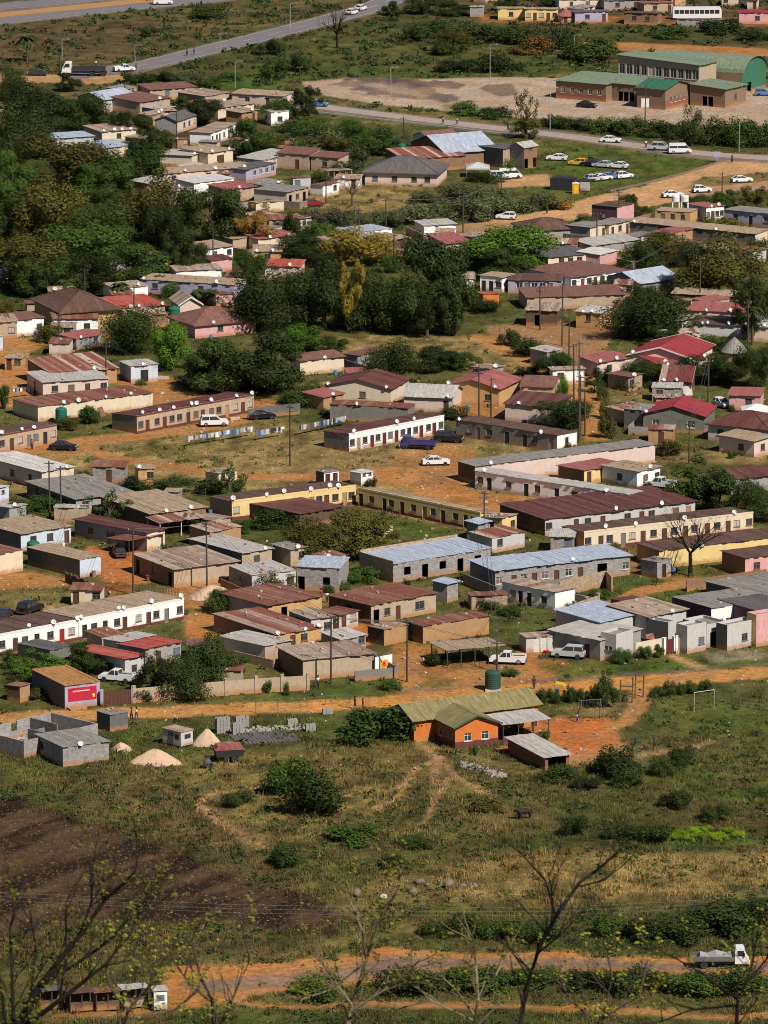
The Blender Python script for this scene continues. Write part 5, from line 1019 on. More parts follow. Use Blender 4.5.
def truck(u, v, heading, label, cabm, bedm, scale=1.0, nm='flatbed_truck', trailer=0, tarp=None):
    p = at(u, v) + Vector((0, .9, 0)); root = thing(nm, T(p.x, p.y, .02) @ RZ(radians(heading)) @ Matrix.Scale(scale, 4), label, 'truck', 'vehicles of the township')
    I = Matrix.Identity(4)
    c = MB(); y = .95
    c.prism([(1.35, .55), (1.35, 2.05), (1.5, 2.18), (2.3, 2.18), (2.75, 1.35), (2.85, .55)], -y, y, 'y'); c.build('cab', cabm, root)
    part(root, I, 'window', 'glass', lambda mb: (mb.poly([(2.32, -y + .1, 2.12), (2.32, y - .1, 2.12), (2.76, y - .1, 1.4), (2.76, -y + .1, 1.4)]), mb.box(1.6, 2.3, -y - .012, -y - .002, 1.4, 2.0), mb.box(1.6, 2.3, y + .002, y + .012, 1.4, 2.0)))
    bl = -3.0 - trailer
    part(root, I, 'chassis', 'metald', lambda mb: mb.box(bl, 2.7, -.4, .4, .45, .62))
    part(root, I, 'flatbed', bedm, lambda mb: (mb.box(bl, 1.25, -1.02, 1.02, .85, .98)))
    for a in ((bl, 1.25, -1.02, -.97), (bl, 1.25, .97, 1.02), (bl - .05, bl - .002, -1.02, 1.02), (1.2, 1.249, -.96, .96)):
        part(root, I, 'side_board', bedm, lambda mb: mb.box(*a, .985, 1.34))
    for sg in (-1, 1):
        part(root, I, 'headlight', 'lampw', lambda mb: mb.box(2.83, 2.9, sg * .65 - .16, sg * .65 + .16, .72, .9)); part(root, I, 'mirror', 'trimd', lambda mb: mb.box(2.3, 2.4, sg * 1.08 - .08, sg * 1.08 + .08, 1.4, 1.8))
    part(root, I, 'bumper', 'c_white', lambda mb: mb.box(2.86, 2.95, -.92, .92, .4, .64))
    xs = [1.95, -1.9] + ([-3.0 - trailer * .6, -3.0 - trailer * .8] if trailer else [])
    for x in xs:
        for sg in (-1, 1): wheelobj(.42, root, x, sg * .82, sg)
    if tarp: part(root, I, 'load', tarp, lambda mb: (mb.prism([(-2.6, .99), (-2.3, 1.5), (-1.5, 1.3), (-.6, 1.62), (.5, 1.35), (1.0, 1.5), (1.1, .99)], -.8, .8, 'y')))
    return root
truck(722, 969, 0, 'white flatbed truck driving on the lower road', 'c_white', 'dgrey', 1.08, tarp='steel')
truck(418, 450, 168, 'purple flatbed truck parked before the white row house', 'c_purple', 'c_purple', .98)
lr = truck(80, 76, 178, 'white lorry with a long flat dark trailer at the road junction', 'c_white', 'c_dark', 1.45, nm='lorry', trailer=1.0)
def bus():
    p = at(697, 20) + Vector((0, 1.5, 0)); root = thing('bus', T(p.x, p.y, .02) @ RZ(radians(2)), 'long white coach with a band of windows at the top', 'bus'); I = Matrix.Identity(4); LAND.append(('white coach', p))
    part(root, I, 'body', 'c_white', lambda mb: (mb.prism([(-6, .45), (-6, 2.7), (-5.8, 3.0), (5.8, 3.0), (6, 2.6), (6.1, 1.2), (6.05, .45)], -1.25, 1.25, 'y')))
    for i in range(9): part(root, I, 'window', 'glass', lambda mb: mb.box(-5.6 + i * 1.25, -4.5 + i * 1.25, -1.27, -1.253, 1.5, 2.45))
    part(root, I, 'windscreen', 'glass', lambda mb: mb.poly([(6.02, -1.1, 2.5), (6.02, 1.1, 2.5), (6.11, 1.1, 1.3), (6.11, -1.1, 1.3)]))
    for x in (-3.6, 4):
        for sg in (-1, 1): wheelobj(.5, root, x, sg * 1.12, sg)
bus()
# ------------------------------------------------------------------ people
def skinmesh(name, vs, es, rs, mat, sub=1):
    me = bpy.data.meshes.new(name); me.from_pydata(vs, es, []); o = bpy.data.objects.new(name, me); COL.objects.link(o)
    sk = o.modifiers.new('s', 'SKIN'); 
    for i, r in enumerate(rs): me.skin_vertices[0].data[i].radius = (r, r)
    me.skin_vertices[0].data[0].use_root = True
    ss = o.modifiers.new('u', 'SUBSURF'); ss.levels = sub; ss.render_levels = sub
    dg = bpy.context.evaluated_depsgraph_get(); m2 = bpy.data.meshes.new_from_object(o.evaluated_get(dg)); bpy.data.objects.remove(o)
    m2.materials.clear(); m2.materials.append(M[mat]); m2.polygons.foreach_set('use_smooth', [True] * len(m2.polygons)); m2.name = name; return m2
def personmeshes(st, armup=0):
    # z up, facing -y ; st = stride
    vs = [(0, 0, .95), (0, 0, 1.15), (0, 0, 1.36), (0, -.01, 1.47), (0, -.03, 1.60), (0, -.03, 1.70)]; es = [(0, 1), (1, 2), (2, 3), (3, 4), (4, 5)]; rs = [.13, .12, .145, .055, .10, .075]
    for sg in (-1, 1):
        i = len(vs); vs += [(sg * .19, 0, 1.38), (sg * .24, .02 * sg * st, 1.12), (sg * .25, -.1 * sg * st - .04, .88), (sg * .25, -.13 * sg * st - .05, .78)]; es += [(2, i), (i, i + 1), (i + 1, i + 2), (i + 2, i + 3)]; rs += [.06, .045, .034, .032]
        i = len(vs); vs += [(sg * .09, -.08 * sg * st, .85), (sg * .10, -.14 * sg * st - .02, .48), (sg * .10, -.22 * sg * st + .03, .09), (sg * .10, -.22 * sg * st - .12, .04)]; es += [(0, i), (i, i + 1), (i + 1, i + 2), (i + 2, i + 3)]; rs += [.095, .065, .045, .035]
    body = skinmesh('body', vs, es, rs, 'skin')
    sv = [(0, 0, .98), (0, 0, 1.16), (0, 0, 1.37), (0, 0, 1.43)]; se = [(0, 1), (1, 2), (2, 3)]; sr = [.16, .14, .165, .085]
    for sg in (-1, 1):
        i = len(sv); sv += [(sg * .19, 0, 1.38), (sg * .235, .015 * sg * st, 1.18)]; se += [(2, i), (i, i + 1)]; sr += [.078, .066]
    shirt = skinmesh('shirt', sv, se, sr, 'sh_white')
    tv = [(0, 0, .98), (0, 0, .92)]; te = [(0, 1)]; tr = [.15, .15]
    for sg in (-1, 1):
        i = len(tv); tv += [(sg * .09, -.08 * sg * st, .82), (sg * .10, -.14 * sg * st - .02, .48), (sg * .10, -.21 * sg * st + .02, .14)]; te += [(1, i), (i, i + 1), (i + 1, i + 2)]; tr += [.112, .085, .065]
    trou = skinmesh('trousers', tv, te, tr, 'sh_dark')
    h = MB(); h.lathe([(.05, -.12), (.118, -.03), (.122, .04), (.09, .105), (.03, .128)], n=10); hair = h.mesh('hair', 'hair')
    f = MB(); f.prism([(-.016, 1.585), (.016, 1.585), (0, 1.65)], -.16, -.125, 'y'); 
    for sg in (-1, 1): f.box(sg * .035 - .014, sg * .035 + .014, -.135, -.124, 1.635, 1.65)
    f.box(-.03, .03, -.128, -.118, 1.545, 1.555)
    return body, shirt, trou, hair, f.mesh('face', 'hair')
PM = [personmeshes(0.0), personmeshes(1.0)]
def person(u, v, shirt, trousers, facing, label, walk=1, scale=1.0):
    p = gat(u, v); r = thing('person', T(*p) @ RZ(radians(facing)) @ Matrix.Scale(scale, 4), label, 'person', 'people about the township')
    b, s, t, h_, f = PM[walk]
    link('body', b, r); o = link('shirt', s, r); setmat(o, shirt); o = link('trousers', t, r); setmat(o, trousers); link('hair', h_, r, T(0, .0, 1.69)); link('face', f, r)
for a in [(131.5, 720.5, 'sh_dark', 'sh_dark', 90, 'person in dark clothes walking beside the dark tin shed'), (136.5, 720, 'sh_white', 'sh_blue', 90, 'person in a white top walking beside the dark tin shed'),
          (363, 711, 'sh_red', 'sh_red', -70, 'person in red walking on the lower dirt road'), (355, 709, 'sh_dark', 'sh_dark', -70, 'person in black walking ahead of the one in red'), (534, 689, 'sh_dark', 'sh_dark', 20, 'person in black standing on the dirt road by the bushes', 0),
          (577, 722, 'sh_pink', 'sh_blue', 0, 'child in pink by the big swing frame', 0, .7), (321, 600, 'sh_red', 'sh_dark', 20, 'person in red outside the square-windowed block house', 0), (327, 603, 'sh_white', 'sh_dark', 0, 'person in white outside the square-windowed block house', 0),
          (318, 688, 'sh_white', 'sh_dark', 40, 'person standing at the corner of the blank tan house', 0), (187, 56, 'sh_dark', 'sh_dark', 100, 'person walking down the asphalt road', 1, 1.1), (194, 55, 'sh_dark', 'sh_blue', 100, 'second person walking down the asphalt road', 1, 1.1), (96, 68, 'sh_white', 'sh_dark', 60, 'person standing behind the lorry trailer', 0, 1.1), (136, 71, 'sh_dark', 'sh_dark', 60, 'person beside the white pickup on the asphalt road', 0),
          (443, 124, 'sh_white', 'sh_dark', 90, 'person in white walking on the paved street', 1), (457, 125, 'sh_white', 'sh_blue', 90, 'person in pale shirt walking on the paved street', 1), (508, 131, 'sh_dark', 'sh_dark', 90, 'person in dark clothes on the paved street', 1), (646, 148, 'sh_white', 'sh_dark', 40, 'person standing beside the silver van', 0), (732, 163, 'sh_dark', 'sh_dark', 0, 'person where the paved street meets the dirt road', 1),
          (484, 222, 'sh_dark', 'sh_dark', 60, 'person in dark clothes on the upper dirt road', 1), (491, 221, 'sh_blue', 'sh_dark', 60, 'person in blue on the upper dirt road', 1), (402, 231, 'sh_dark', 'sh_dark', 60, 'person walking where the upper track passes the scrub', 1), (547, 214, 'sh_dark', 'sh_dark', 10, 'person walking on the broad upper dirt road', 1), (745, 640, 'sh_blue', 'sh_dark', 0, 'person in blue standing by the pink house', 0), (32, 450, 'sh_red', 'sh_dark', 0, 'person in red seated side of the dark-roofed tan row', 0), (545, 494, 'sh_red', 'sh_dark', 0, 'person in red outside the low white row house', 0)]: person(*a)
# cow
def cow():
    p = gat(524, 819); r = thing('cow', T(*p) @ RZ(radians(200)), 'dark brown cow standing on the grass slope', 'cow')
    # trunk, neck and head as one lofted skin, the legs with a hock or a knee
    vs = [(-.82, 0, 1.1), (-.5, 0, 1.02), (-.1, 0, .98), (.3, 0, 1.0), (.66, 0, 1.1), (.95, 0, 1.2), (1.15, 0, 1.22), (1.42, 0, 1.08)]; es = [(i, i + 1) for i in range(7)]; rs = [.30, .40, .43, .43, .38, .22, .19, .12]
    for sg in (-1, 1):
        for x, par, pts in ((-.72, 0, [(.06, .2, .72), (-.1, .21, .46), (-.02, .21, .05)]), (.58, 4, [(0, .2, .66), (.05, .2, .42), (0, .2, .05)])):
            i = len(vs); vs += [(x + a, sg * b, c) for a, b, c in pts]; es += [(par, i), (i, i + 1), (i + 1, i + 2)]; rs += [.17, .085, .075]
    i = len(vs); vs += [(-1.12, 0, 1.0), (-1.16, 0, .5)]; es += [(0, i), (i, i + 1)]; rs += [.05, .04]
    link('body', skinmesh('body', vs, es, rs, 'cow'), r)
    for sg in (-1, 1):
        b = MB(); b.tube([(1.12, sg * .1, 1.36), (1.12, sg * .28, 1.46), (1.18, sg * .3, 1.62)], [.035, .028, .01], 6); b.build('horn', 'bark', r); b = MB(); b.tube([(1.1, sg * .14, 1.3), (1.06, sg * .36, 1.26)], [.06, .03], 5); b.build('ear', 'cow', r)
cow()
# ------------------------------------------------------------------ poles, wires
def pole(u, vt, vb, lamp=None, r=.145, mat='polewood', arms=1):
    s = pxm(vb); hh = (vb - vt) / s; p = gat(u, vb)
    kind = 'street_lamp' if lamp else 'utility_pole'
    d = 'tall grey street lamp' if lamp else ('tall dark utility pole' if hh > 9 else 'short dark utility pole')
    rt = thing(kind, T(*p), autolabel(d, p), 'street lamp' if lamp else 'utility pole', 'street lamps' if lamp else 'utility poles'); rn = random.Random(int(u * 3 + vb))
    lean = rn.uniform(-.012, .012) * hh
    m = 'steel' if lamp else mat
    b = MB(); b.tube([(0, 0, -.2), (lean, 0, hh)], [r, r * .75], 7); b.build('pole', m, rt)
    if lamp:
        b = MB(); b.tube([(lean, 0, hh), (lean + .5, -.1, hh + .25), (lean + 1.3, -.2, hh + .3)], .05, 6); b.build('arm', 'steel', rt); b = MB(); b.box(lean + 1.2, lean + 1.8, -.32, -.08, hh + .22, hh + .34); b.build('lamp_head', 'steel', rt)
    else:
        for i in range(arms):
            b = MB(); a = rn.uniform(-.6, .6); b.tube([(lean - .8 * cos(a), -.8 * sin(a), hh - .35 - .7 * i), (lean + .8 * cos(a), .8 * sin(a), hh - .35 - .7 * i)], .07, 5); b.build('crossarm', mat, rt)
            for k in (-.7, 0, .7):
                b = MB(); b.tube([(lean + k * cos(a), k * sin(a), hh - .31 - .7 * i), (lean + k * cos(a), k * sin(a), hh - .1 - .7 * i)], .045, 5); b.build('insulator', 'concrete', rt)
    return p + Vector((lean, 0, hh - .2))
tops = {}
for i, a in enumerate([(290, 404, 466), (50, 460, 517), (61, 465, 516), (106, 340, 384), (133, 526, 595), (207, 520, 590), (331, 614, 684), (407, 618, 682), (497, 640, 672), (484, 490, 536), (579, 340, 442), (574, 343, 402), (580, 374, 438), (585, 388, 436), (689, 422, 464), (708, 355, 402), (562, 282, 346), (569, 308, 358), (479, 366, 418), (491, 377, 418), (177, 112, 152), (125, 82, 106), (404, 117, 146), (326, 170, 204), (359, 208, 244), (386, 198, 234), (463, 195, 233), (501, 174, 211), (394, 233, 268), (645, 85, 122), (619, 190, 223), (597, 212, 247), (722, 172, 199), (682, 233, 270), (700, 256, 306), (291, 232, 256), (59, 312, 350), (134, 285, 322), (213, 230, 268), (540, 285, 330), (300, 66, 80), (748, 300, 360), (60, 52, 74), (166, 200, 235), (85, 268, 300)]): tops[i] = pole(*a, arms=1 if i % 3 else 2)
for a in [(235, 62, 88), (220, 34, 52), (391, 68, 95), (490, 45, 86), (550, 88, 130), (739, 122, 152), (135, 46, 62), (290, 4, 30), (62, 40, 60), (574, 36, 58)]: pole(*a, lamp=1, r=.09)
def wire(a, b, n, label):
    A, B = tops[a], tops[b]; rt = None; mb = MB()
    mid = (A + B) / 2
    for k in range(n):
        off = Vector((.5 * (k - (n - 1) / 2), .3 * (k - (n - 1) / 2), 0)); pts = []
        for i in range(9):
            t = i / 8; p = A.lerp(B, t) + off; p.z -= (A - B).length * .02 * 4 * t * (1 - t); pts.append(p)
        mb.tube(pts, .026, 4, cap=False)
    o = mb.build('power_line', 'metald', None); tag(o, label, 'power line', 'power lines'); return o
wire(6, 7, 3, 'power line between the two poles before the tan houses'); wire(4, 5, 3, 'power line between the poles of the orange yard'); wire(10, 12, 3, 'power line along the orange track'); wire(5, 6, 3, 'power line from the tan block house to the painted gate'); wire(3, 0, 2, 'power line from the orange yard to the field pole'); wire(12, 14, 2, 'power line before the dark olive house'); wire(14, 15, 2, 'power line past the dark olive house'); wire(9, 8, 2, 'power line over the unfinished block house'); wire(8, 7, 2, 'power line over the tan shelter'); wire(2, 5, 2, 'power line over the tan carport'); wire(0, 9, 2, 'long power line across the bare field'); wire(1, 4, 2, 'power line over the pale blue house'); wire(16, 33, 2, 'power line over the dark-roofed cream house'); wire(18, 19, 2, 'short power line over the ochre gabled house'); wire(23, 24, 2, 'power line beside the yellow lawn'); wire(25, 26, 2, 'power line through the scrub'); wire(26, 27, 2, 'power line above the upper dirt road')
# ------------------------------------------------------------------ other things
I4 = Matrix.Identity(4)
def tank(u, v, dia, ht, mat, label, stand=0.0):
    p = at(u, v); r = thing('water_tank', T(p.x, p.y + dia / 2, 0), label, 'water tank', 'green water tanks'); R = dia / 2
    if stand:
        part(r, I4, 'stand', 'concrete', lambda mb: mb.box(-R, R, -R, R, 0, stand))
    b = MB(); pr = [(R, stand + .004)]
    for k in range(7): z = stand + .08 + k * (ht - .4) / 7; pr += [(R, z), (R * 1.03, z + .06), (R * 1.03, z + .16), (R, z + .22)]
    pr += [(R, stand + ht - .3), (R * .85, stand + ht - .12), (R * .3, stand + ht)]; b.lathe(pr, n=20); b.build('tank', mat, r, smooth=False)
    b = MB(); b.lathe([(R * .3, stand + ht + .002), (R * .3, stand + ht + .09), (R * .2, stand + ht + .13)], n=12); b.build('lid', 'metald', r)
tank(493, 692, 2.1, 2.5, 'tankdark', 'dark green water tank behind the orange house', .3); tank(61, 424, 1.9, 2.6, 'tankgreen', 'green water tank beside the long rust-roofed house'); tank(33, 556, 1.9, 2.1, 'tankgreen', 'green water tank before the pale blue house wall')
tank(591, 277, 1.9, 2.2, 'tankgreen', 'left tank of the green pair beside the salmon house', .4); tank(597.5, 279, 1.8, 1.9, 'tankdark', 'darker right tank of the green pair beside the salmon house', .4); tank(174, 324, 2.1, 2.2, 'tankgreen', 'green water tank among trees beside the rusty shack', .8); tank(402, 154, 1.7, 1.6, 'tankgreen', 'small green tank behind the dark bungalow', .5); tank(124, 480, 1.5, 1.6, 'tankgreen', 'green drum tank by the thin tree') if False else None
def heap(u, v, wpx, hpx, mat, label, name, cat):
    s = pxm(v); w = wpx / s; hh = hpx / s * .95; p = gat(u, v); n, m = 28, 10; b = MB(); rn = random.Random(int(u)); ph = [rn.uniform(0, 6) for _ in range(4)]
    for j in range(m + 1):
        t = j / m; r = 1 - t
        for i in range(n):
            a = 2 * pi * i / n; k = 1 + .13 * sin(3 * a + ph[0]) + .06 * sin(5 * a + ph[1]) + .03 * rn.uniform(-1, 1)
            b.v.append((w / 2 * r * k * cos(a), w * .36 * r * k * sin(a) + w * .3, -.05 + hh * (1 - (1 - t) ** 1.35) * (1 + .05 * rn.uniform(-1, 1)) * (.95 if j == m else 1)))
    for j in range(m):
        for i in range(n): b.f.append((j * n + i, j * n + (i + 1) % n, (j + 1) * n + (i + 1) % n, (j + 1) * n + i)); b.m.append(0)
    b.f.append(tuple(range(m * n, m * n + n))); b.m.append(0)
    o = b.build(name, mat, None, T(*p), smooth=True); tag(o, label, cat)
heap(155, 766, 52, 15, 'sand', 'wide pale sand heap on the grass beside the block hut', 'sand_heap', 'sand heap'); heap(121, 752, 24, 9, 'sand', 'small sand heap right behind the block hut', 'sand_heap', 'sand heap'); heap(207, 747, 30, 18, 'sand', 'steep sand heap behind the reddish trailer', 'sand_heap', 'sand heap'); heap(212, 600, 54, 13, 'sand', 'long low sand heap below the tan block house', 'sand_heap', 'sand heap')
def caravan():
    a = at(181, 749); b = at(193, 746); ang = math.atan2((b - a).y, (b - a).x); w = (b - a).length; d = 3.4; r = thing('site_hut', T(a.x, a.y, 0) @ RZ(ang), 'weathered grey metal site hut on the grass beside the sand', 'hut')
    LAND.append(('weathered site hut', a)); part(r, I4, 'wall', ['lgrey', 'dgrey'], lambda mb: mb.box(0, w, 0, d, .3, 2.2)); part(r, I4, 'roof', 'r_mix', lambda mb: mb.box(-.1, w + .1, -.1, d + .1, 2.202, 2.3)); part(r, I4, 'window', 'glass', lambda mb: mb.box(w * .3, w * .8, -.02, -.003, 1.2, 1.8)); part(r, I4, 'door', 'd_grey', lambda mb: mb.box(-.02, -.003, d * .4, d * .7, .4, 2.0)); part(r, I4, 'window', 'glass', lambda mb: mb.box(-.02, -.003, d * .1, d * .32, 1.2, 1.8))
    for x, y in ((.2, .2), (w - .2, .2), (.2, d - .2), (w - .2, d - .2)): part(r, I4, 'leg', 'metald', lambda mb: mb.box(x - .08, x + .08, y - .08, y + .08, -.05, .298))
caravan()
def trailer():
    a = at(217, 763); r = thing('farm_trailer', T(a.x, a.y, 0) @ RZ(radians(12)), 'dark farm trailer with a dull red tarpaulin beside the sand', 'trailer')
    part(r, I4, 'box', 'd_dark', lambda mb: mb.prism([(0, .7), (3.4, .7), (3.7, 1.6), (-.2, 1.6)], 0, 1.9, 'y')); part(r, I4, 'tarpaulin', 'r_pinkred', lambda mb: mb.prism([(-.25, 1.61), (.2, 2.2), (1.6, 2.35), (3.3, 2.1), (3.72, 1.61)], -.05, 1.95, 'y')); part(r, I4, 'drawbar', 'metald', lambda mb: mb.tube([(0, .95, .75), (-1.4, .95, .45)], .06))
    for x in (1.3, 2.3):
        for y, sg in ((.05, -1), (1.85, 1)): wheelobj(.42, r, x, y, sg)
    a = at(207, 768); r = thing('cement_mixer', T(a.x, a.y, 0), 'small dark cement mixer in front of the farm trailer', 'mixer')
    part(r, T(0, 0, .75) @ Matrix.Rotation(.7, 4, 'Y'), 'drum', 'metald', lambda mb: mb.lathe([(.2, -.5), (.42, -.3), (.45, .1), (.25, .5)], n=14)); part(r, I4, 'frame', 'metald', lambda mb: (mb.tube([(-.5, -.4, 0), (0, -.4, .75), (.5, -.4, 0)], .04), mb.tube([(-.5, .4, 0), (0, .4, .75), (.5, .4, 0)], .04), mb.tube([(0, -.45, .75), (0, .45, .75)], .05)))
    for sg in (-1, 1): wheelobj(.25, r, .5, sg * .5, sg)
trailer()
def blocks(u, v, nx, ny, nz, label):
    p = at(u, v); b = MB(); rn = random.Random(int(u))
    for i in range(nx):
        for j in range(ny):
            for k in range(nz - (1 if (i + j) % 3 == 2 else 0)): x, y, z = i * .47, j * .24, k * .21; b.box(x + rn.uniform(0, .02), x + .44, y, y + .22, z, z + .2)
    o = b.build('block_stack', 'blockgrey', None, T(p.x, p.y, 0) @ RZ(radians(20))); tag(o, label, 'block stack')
blocks(217, 734, 4, 4, 10, 'large stack of pale concrete blocks by the dirt road'); blocks(233, 736, 3, 3, 8, 'smaller front stack of pale concrete blocks'); blocks(236, 728, 4, 3, 7, 'back stack of pale concrete blocks by the drying rows'); blocks(288, 726, 3, 3, 4, 'low block stack behind the brick drying rows'); blocks(306, 732, 3, 2, 5, 'small block stack at the end of the brick drying rows'); blocks(323, 715, 3, 2, 4, 'lone pale block stack beside the dirt road')
def drying():
    a = at(238, 745); b = at(302, 741); ang = math.atan2((b - a).y, (b - a).x); w = (b - a).length
    mb = MB()
    for j in range(9):
        for i in range(int(w / .5)): 
            if RND.random() < .93: mb.box(i * .5, i * .5 + .42, j * .62 + .06, j * .62 + .42, .0, .2)
    o = mb.build('brick_rows', 'asph2', None, T(a.x, a.y, 0) @ RZ(ang)); tag(o, 'rows of dark drying bricks laid on the grass', 'bricks', kind='stuff')
    mb = MB()
    for i in range(240):
        x, y = RND.uniform(-.5, w + 2), RND.uniform(5.6, 8.4); s = RND.uniform(.08, .24); mb.box(x, x + s * 1.5, y, y + s, -.02, s * RND.uniform(.5, 1.4))
    o = mb.build('rubble', 'rubble', None, T(a.x, a.y, 0) @ RZ(ang)); tag(o, 'white rubble edge behind the drying bricks', 'rubble', kind='stuff')
    mb = MB()
    for i in range(330):
        t = RND.random(); u = 459 + 48 * t; v = 764 + 13 * t + RND.gauss(0, 2.2); p = gat(u, v); s = RND.uniform(.05, .2); mb.box(p.x, p.x + s * 1.4, p.y, p.y + s, p.z - .03, p.z + s * RND.uniform(.4, 1))
    o = mb.build('rubble', 'rubble', None, None); tag(o, 'scatter of white rubble on the slope below the orange house', 'rubble', kind='stuff')
drying()
def rock(u, v, w, label, mat='rock'):
    s = pxm(v); R = w / s / 2; p = gat(u, v); bm = bmesh.new(); bmesh.ops.create_icosphere(bm, subdivisions=3, radius=1); rn = np.random.RandomState(int(u * 7)); k = rn.normal(size=(5, 3))
    for q in bm.verts:
        d = 1.0
        for j in range(5): d = min(d, .62 + .5 * abs(1 - q.co.dot(Vector(k[j]).normalized()))) 
        q.co = Vector((q.co.x * R * d, q.co.y * R * .8 * d, q.co.z * R * .75 * d + R * .35))
    me = bpy.data.meshes.new('rock'); bm.to_mesh(me); bm.free(); me.materials.append(M[mat]); o = link('rock', me, None, T(*p) @ RZ(u)); tag(o, label, 'rock', 'rocks on the grass slope')
for a in [(413, 893, 14, 'rounded grey rock at the left of the rock group'), (421, 884, 13, 'pale upper rock of the grey group'), (427, 886, 8, 'small pale rock behind the grey group'), (448, 887, 16, 'dark brown boulder right of the grey group'), (462, 889, 13, 'middle brown boulder on the dry grass'), (474, 888, 12, 'right brown boulder on the dry grass'), (357, 896, 15, 'low dark rock left of the grey group'), (384, 899, 10, 'white flat stone in the grass')]: rock(*a[:3], a[3], 'concrete' if 'white' in a[3] else 'rock')
# playground
def aframe(u0, u1, v, hpx, label, mat='tankdark', seats=2):
    a = at(u0, v); b = at(u1, v - 1.5); s = pxm(v); hh = hpx / s; w = (b - a).length; ang = math.atan2((b - a).y, (b - a).x); r = thing('swing_frame', T(a.x, a.y, 0) @ RZ(ang), label, 'swing')
    for x in (0.3, w - .3):
        for sg in (-1, 1): part(r, I4, 'leg', mat, lambda mb: mb.tube([(x + (-.3 if x < 1 else .3), sg * 1.0, -.1), (x, 0, hh)], .06))
    part(r, I4, 'crossbar', mat, lambda mb: mb.tube([(.0, 0, hh), (w, 0, hh)], .06))
    for i in range(seats):
        x = w * (i + 1) / (seats + 1); st = part(r, I4, 'swing_seat', 'd_dark', lambda mb: mb.box(x - .25, x + .25, -.1, .1, .5, .55)); part(st, I4, 'chain', 'metald', lambda mb: (mb.tube([(x - .22, 0, .55), (x - .22, 0, hh)], .015), mb.tube([(x + .22, 0, .55), (x + .22, 0, hh)], .015)))
aframe(634, 656, 753, 17, 'green swing frame on the grass below the play yard'); aframe(579, 602, 722, 22, 'big dark swing frame at the edge of the red play yard', 'metald', 3)
def goal(u0, v0, u1, v1, hpx, label):
    a = at(u0, v0); b = at(u1, v1); s = pxm(v0); hh = hpx / s; r = thing('goal_posts', T(a.x, a.y, 0), label, 'goal'); d = b - a
    for q in (Vector((0, 0, 0)), d): part(r, I4, 'post', 'trimw', lambda mb: mb.tube([q + Vector((0, 0, -.1)), q + Vector((0, 0, hh))], .032))
    part(r, I4, 'crossbar', 'trimw', lambda mb: mb.tube([Vector((0, 0, hh)), d + Vector((0, 0, hh))], .032))
goal(694, 712, 714, 709, 20, 'white football goal on the green slope below the road'); goal(110, 579, 132, 577, 0 + 15, 'rusty white goal frame beside the pale blue shed') if False else None
def timber():
    r = None; p0 = at(620, 700); r = thing('climbing_frame', T(p0.x, p0.y, 0), 'rough timber climbing frame beside the orange path', 'climbing frame')
    pts = [at(620, 702), at(632, 703), at(635, 698), at(643, 697)]; hs = [3.0, 3.6, 3.4, 3.0]
    for p, hh in zip(pts, hs): q = p - p0; part(r, I4, 'post', 'wood', lambda mb: mb.tube([q + Vector((0, 0, -.2)), q + Vector((.1, 0, hh))], .11))
    for i in range(3): a, b = pts[i] - p0, pts[i + 1] - p0; part(r, I4, 'beam', 'wood', lambda mb: mb.tube([a + Vector((.1, 0, 2.2)), b + Vector((.1, 0, 2.3))], .07))
timber()
def slide():
    a = at(556, 700); r = thing('slide', T(a.x, a.y, 0), 'yellow slide among round bushes beside the dirt road', 'slide')
    part(r, I4, 'chute', 'signyel', lambda mb: (mb.prism([(0, 2.2), (.9, 2.1), (3.0, .45), (3.8, .3), (3.8, .38), (3.0, .55), (.9, 2.2), (0, 2.3)], -.3, .3, 'y'), mb.prism([(0, 2.2), (.9, 2.1), (3.0, .45), (3.8, .3), (3.8, .55), (3.0, .75), (.9, 2.4), (0, 2.5)], -.36, -.302, 'y'), mb.prism([(0, 2.2), (.9, 2.1), (3.0, .45), (3.8, .3), (3.8, .55), (3.0, .75), (.9, 2.4), (0, 2.5)], .302, .36, 'y')))
    for sg in (-1, 1): part(r, I4, 'leg', 'steel', lambda mb: (mb.tube([(-.5, sg * .3, -.1), (0, sg * .3, 3.0)], .05), mb.tube([(.4, sg * .3, -.1), (.3, sg * .3, 2.1)], .05)))
    part(r, I4, 'ladder', 'steel', lambda mb: [mb.tube([(-.5 + .5 * z / 3.0, -.3, z), (-.5 + .5 * z / 3, .3, z)], .03) for z in (.4, .8, 1.2, 1.6, 2.0)] and None)
slide()
# rondavels and canopies
def rondavel(u, v, wpx, wall, rm, label, hw=2.0, hr=2.0):
    s = pxm(v); R = wpx / s / 2; p = at(u, v); r = thing('round_hut', T(p.x, p.y + R, 0), label, 'hut'); LAND.append((' '.join(label.split()[:4]), p))
    part(r, I4, 'wall', wall, lambda mb: mb.lathe([(R * .8, 0), (R * .8, hw)], n=20)); part(r, I4, 'roof', rm, lambda mb: mb.lathe([(R, hw - .15), (R * .98, hw - .02), (R * .5, hw + hr * .55), (.06, hw + hr)], n=24)); part(r, I4, 'door', 'd_brown', lambda mb: mb.box(-.4, .4, -R * .8 - .05, -R * .8 + .1, 0, 1.7))
rondavel(735, 362, 28, 'tan', 'r_grey', 'grey cone-roofed round hut behind the crimson-roofed house', 1.6, 2.4); rondavel(566, 23, 19, 'cream', 'r_pinkred', 'red cone-roofed round hut beside the yellow terrace', 1.7, 1.5)
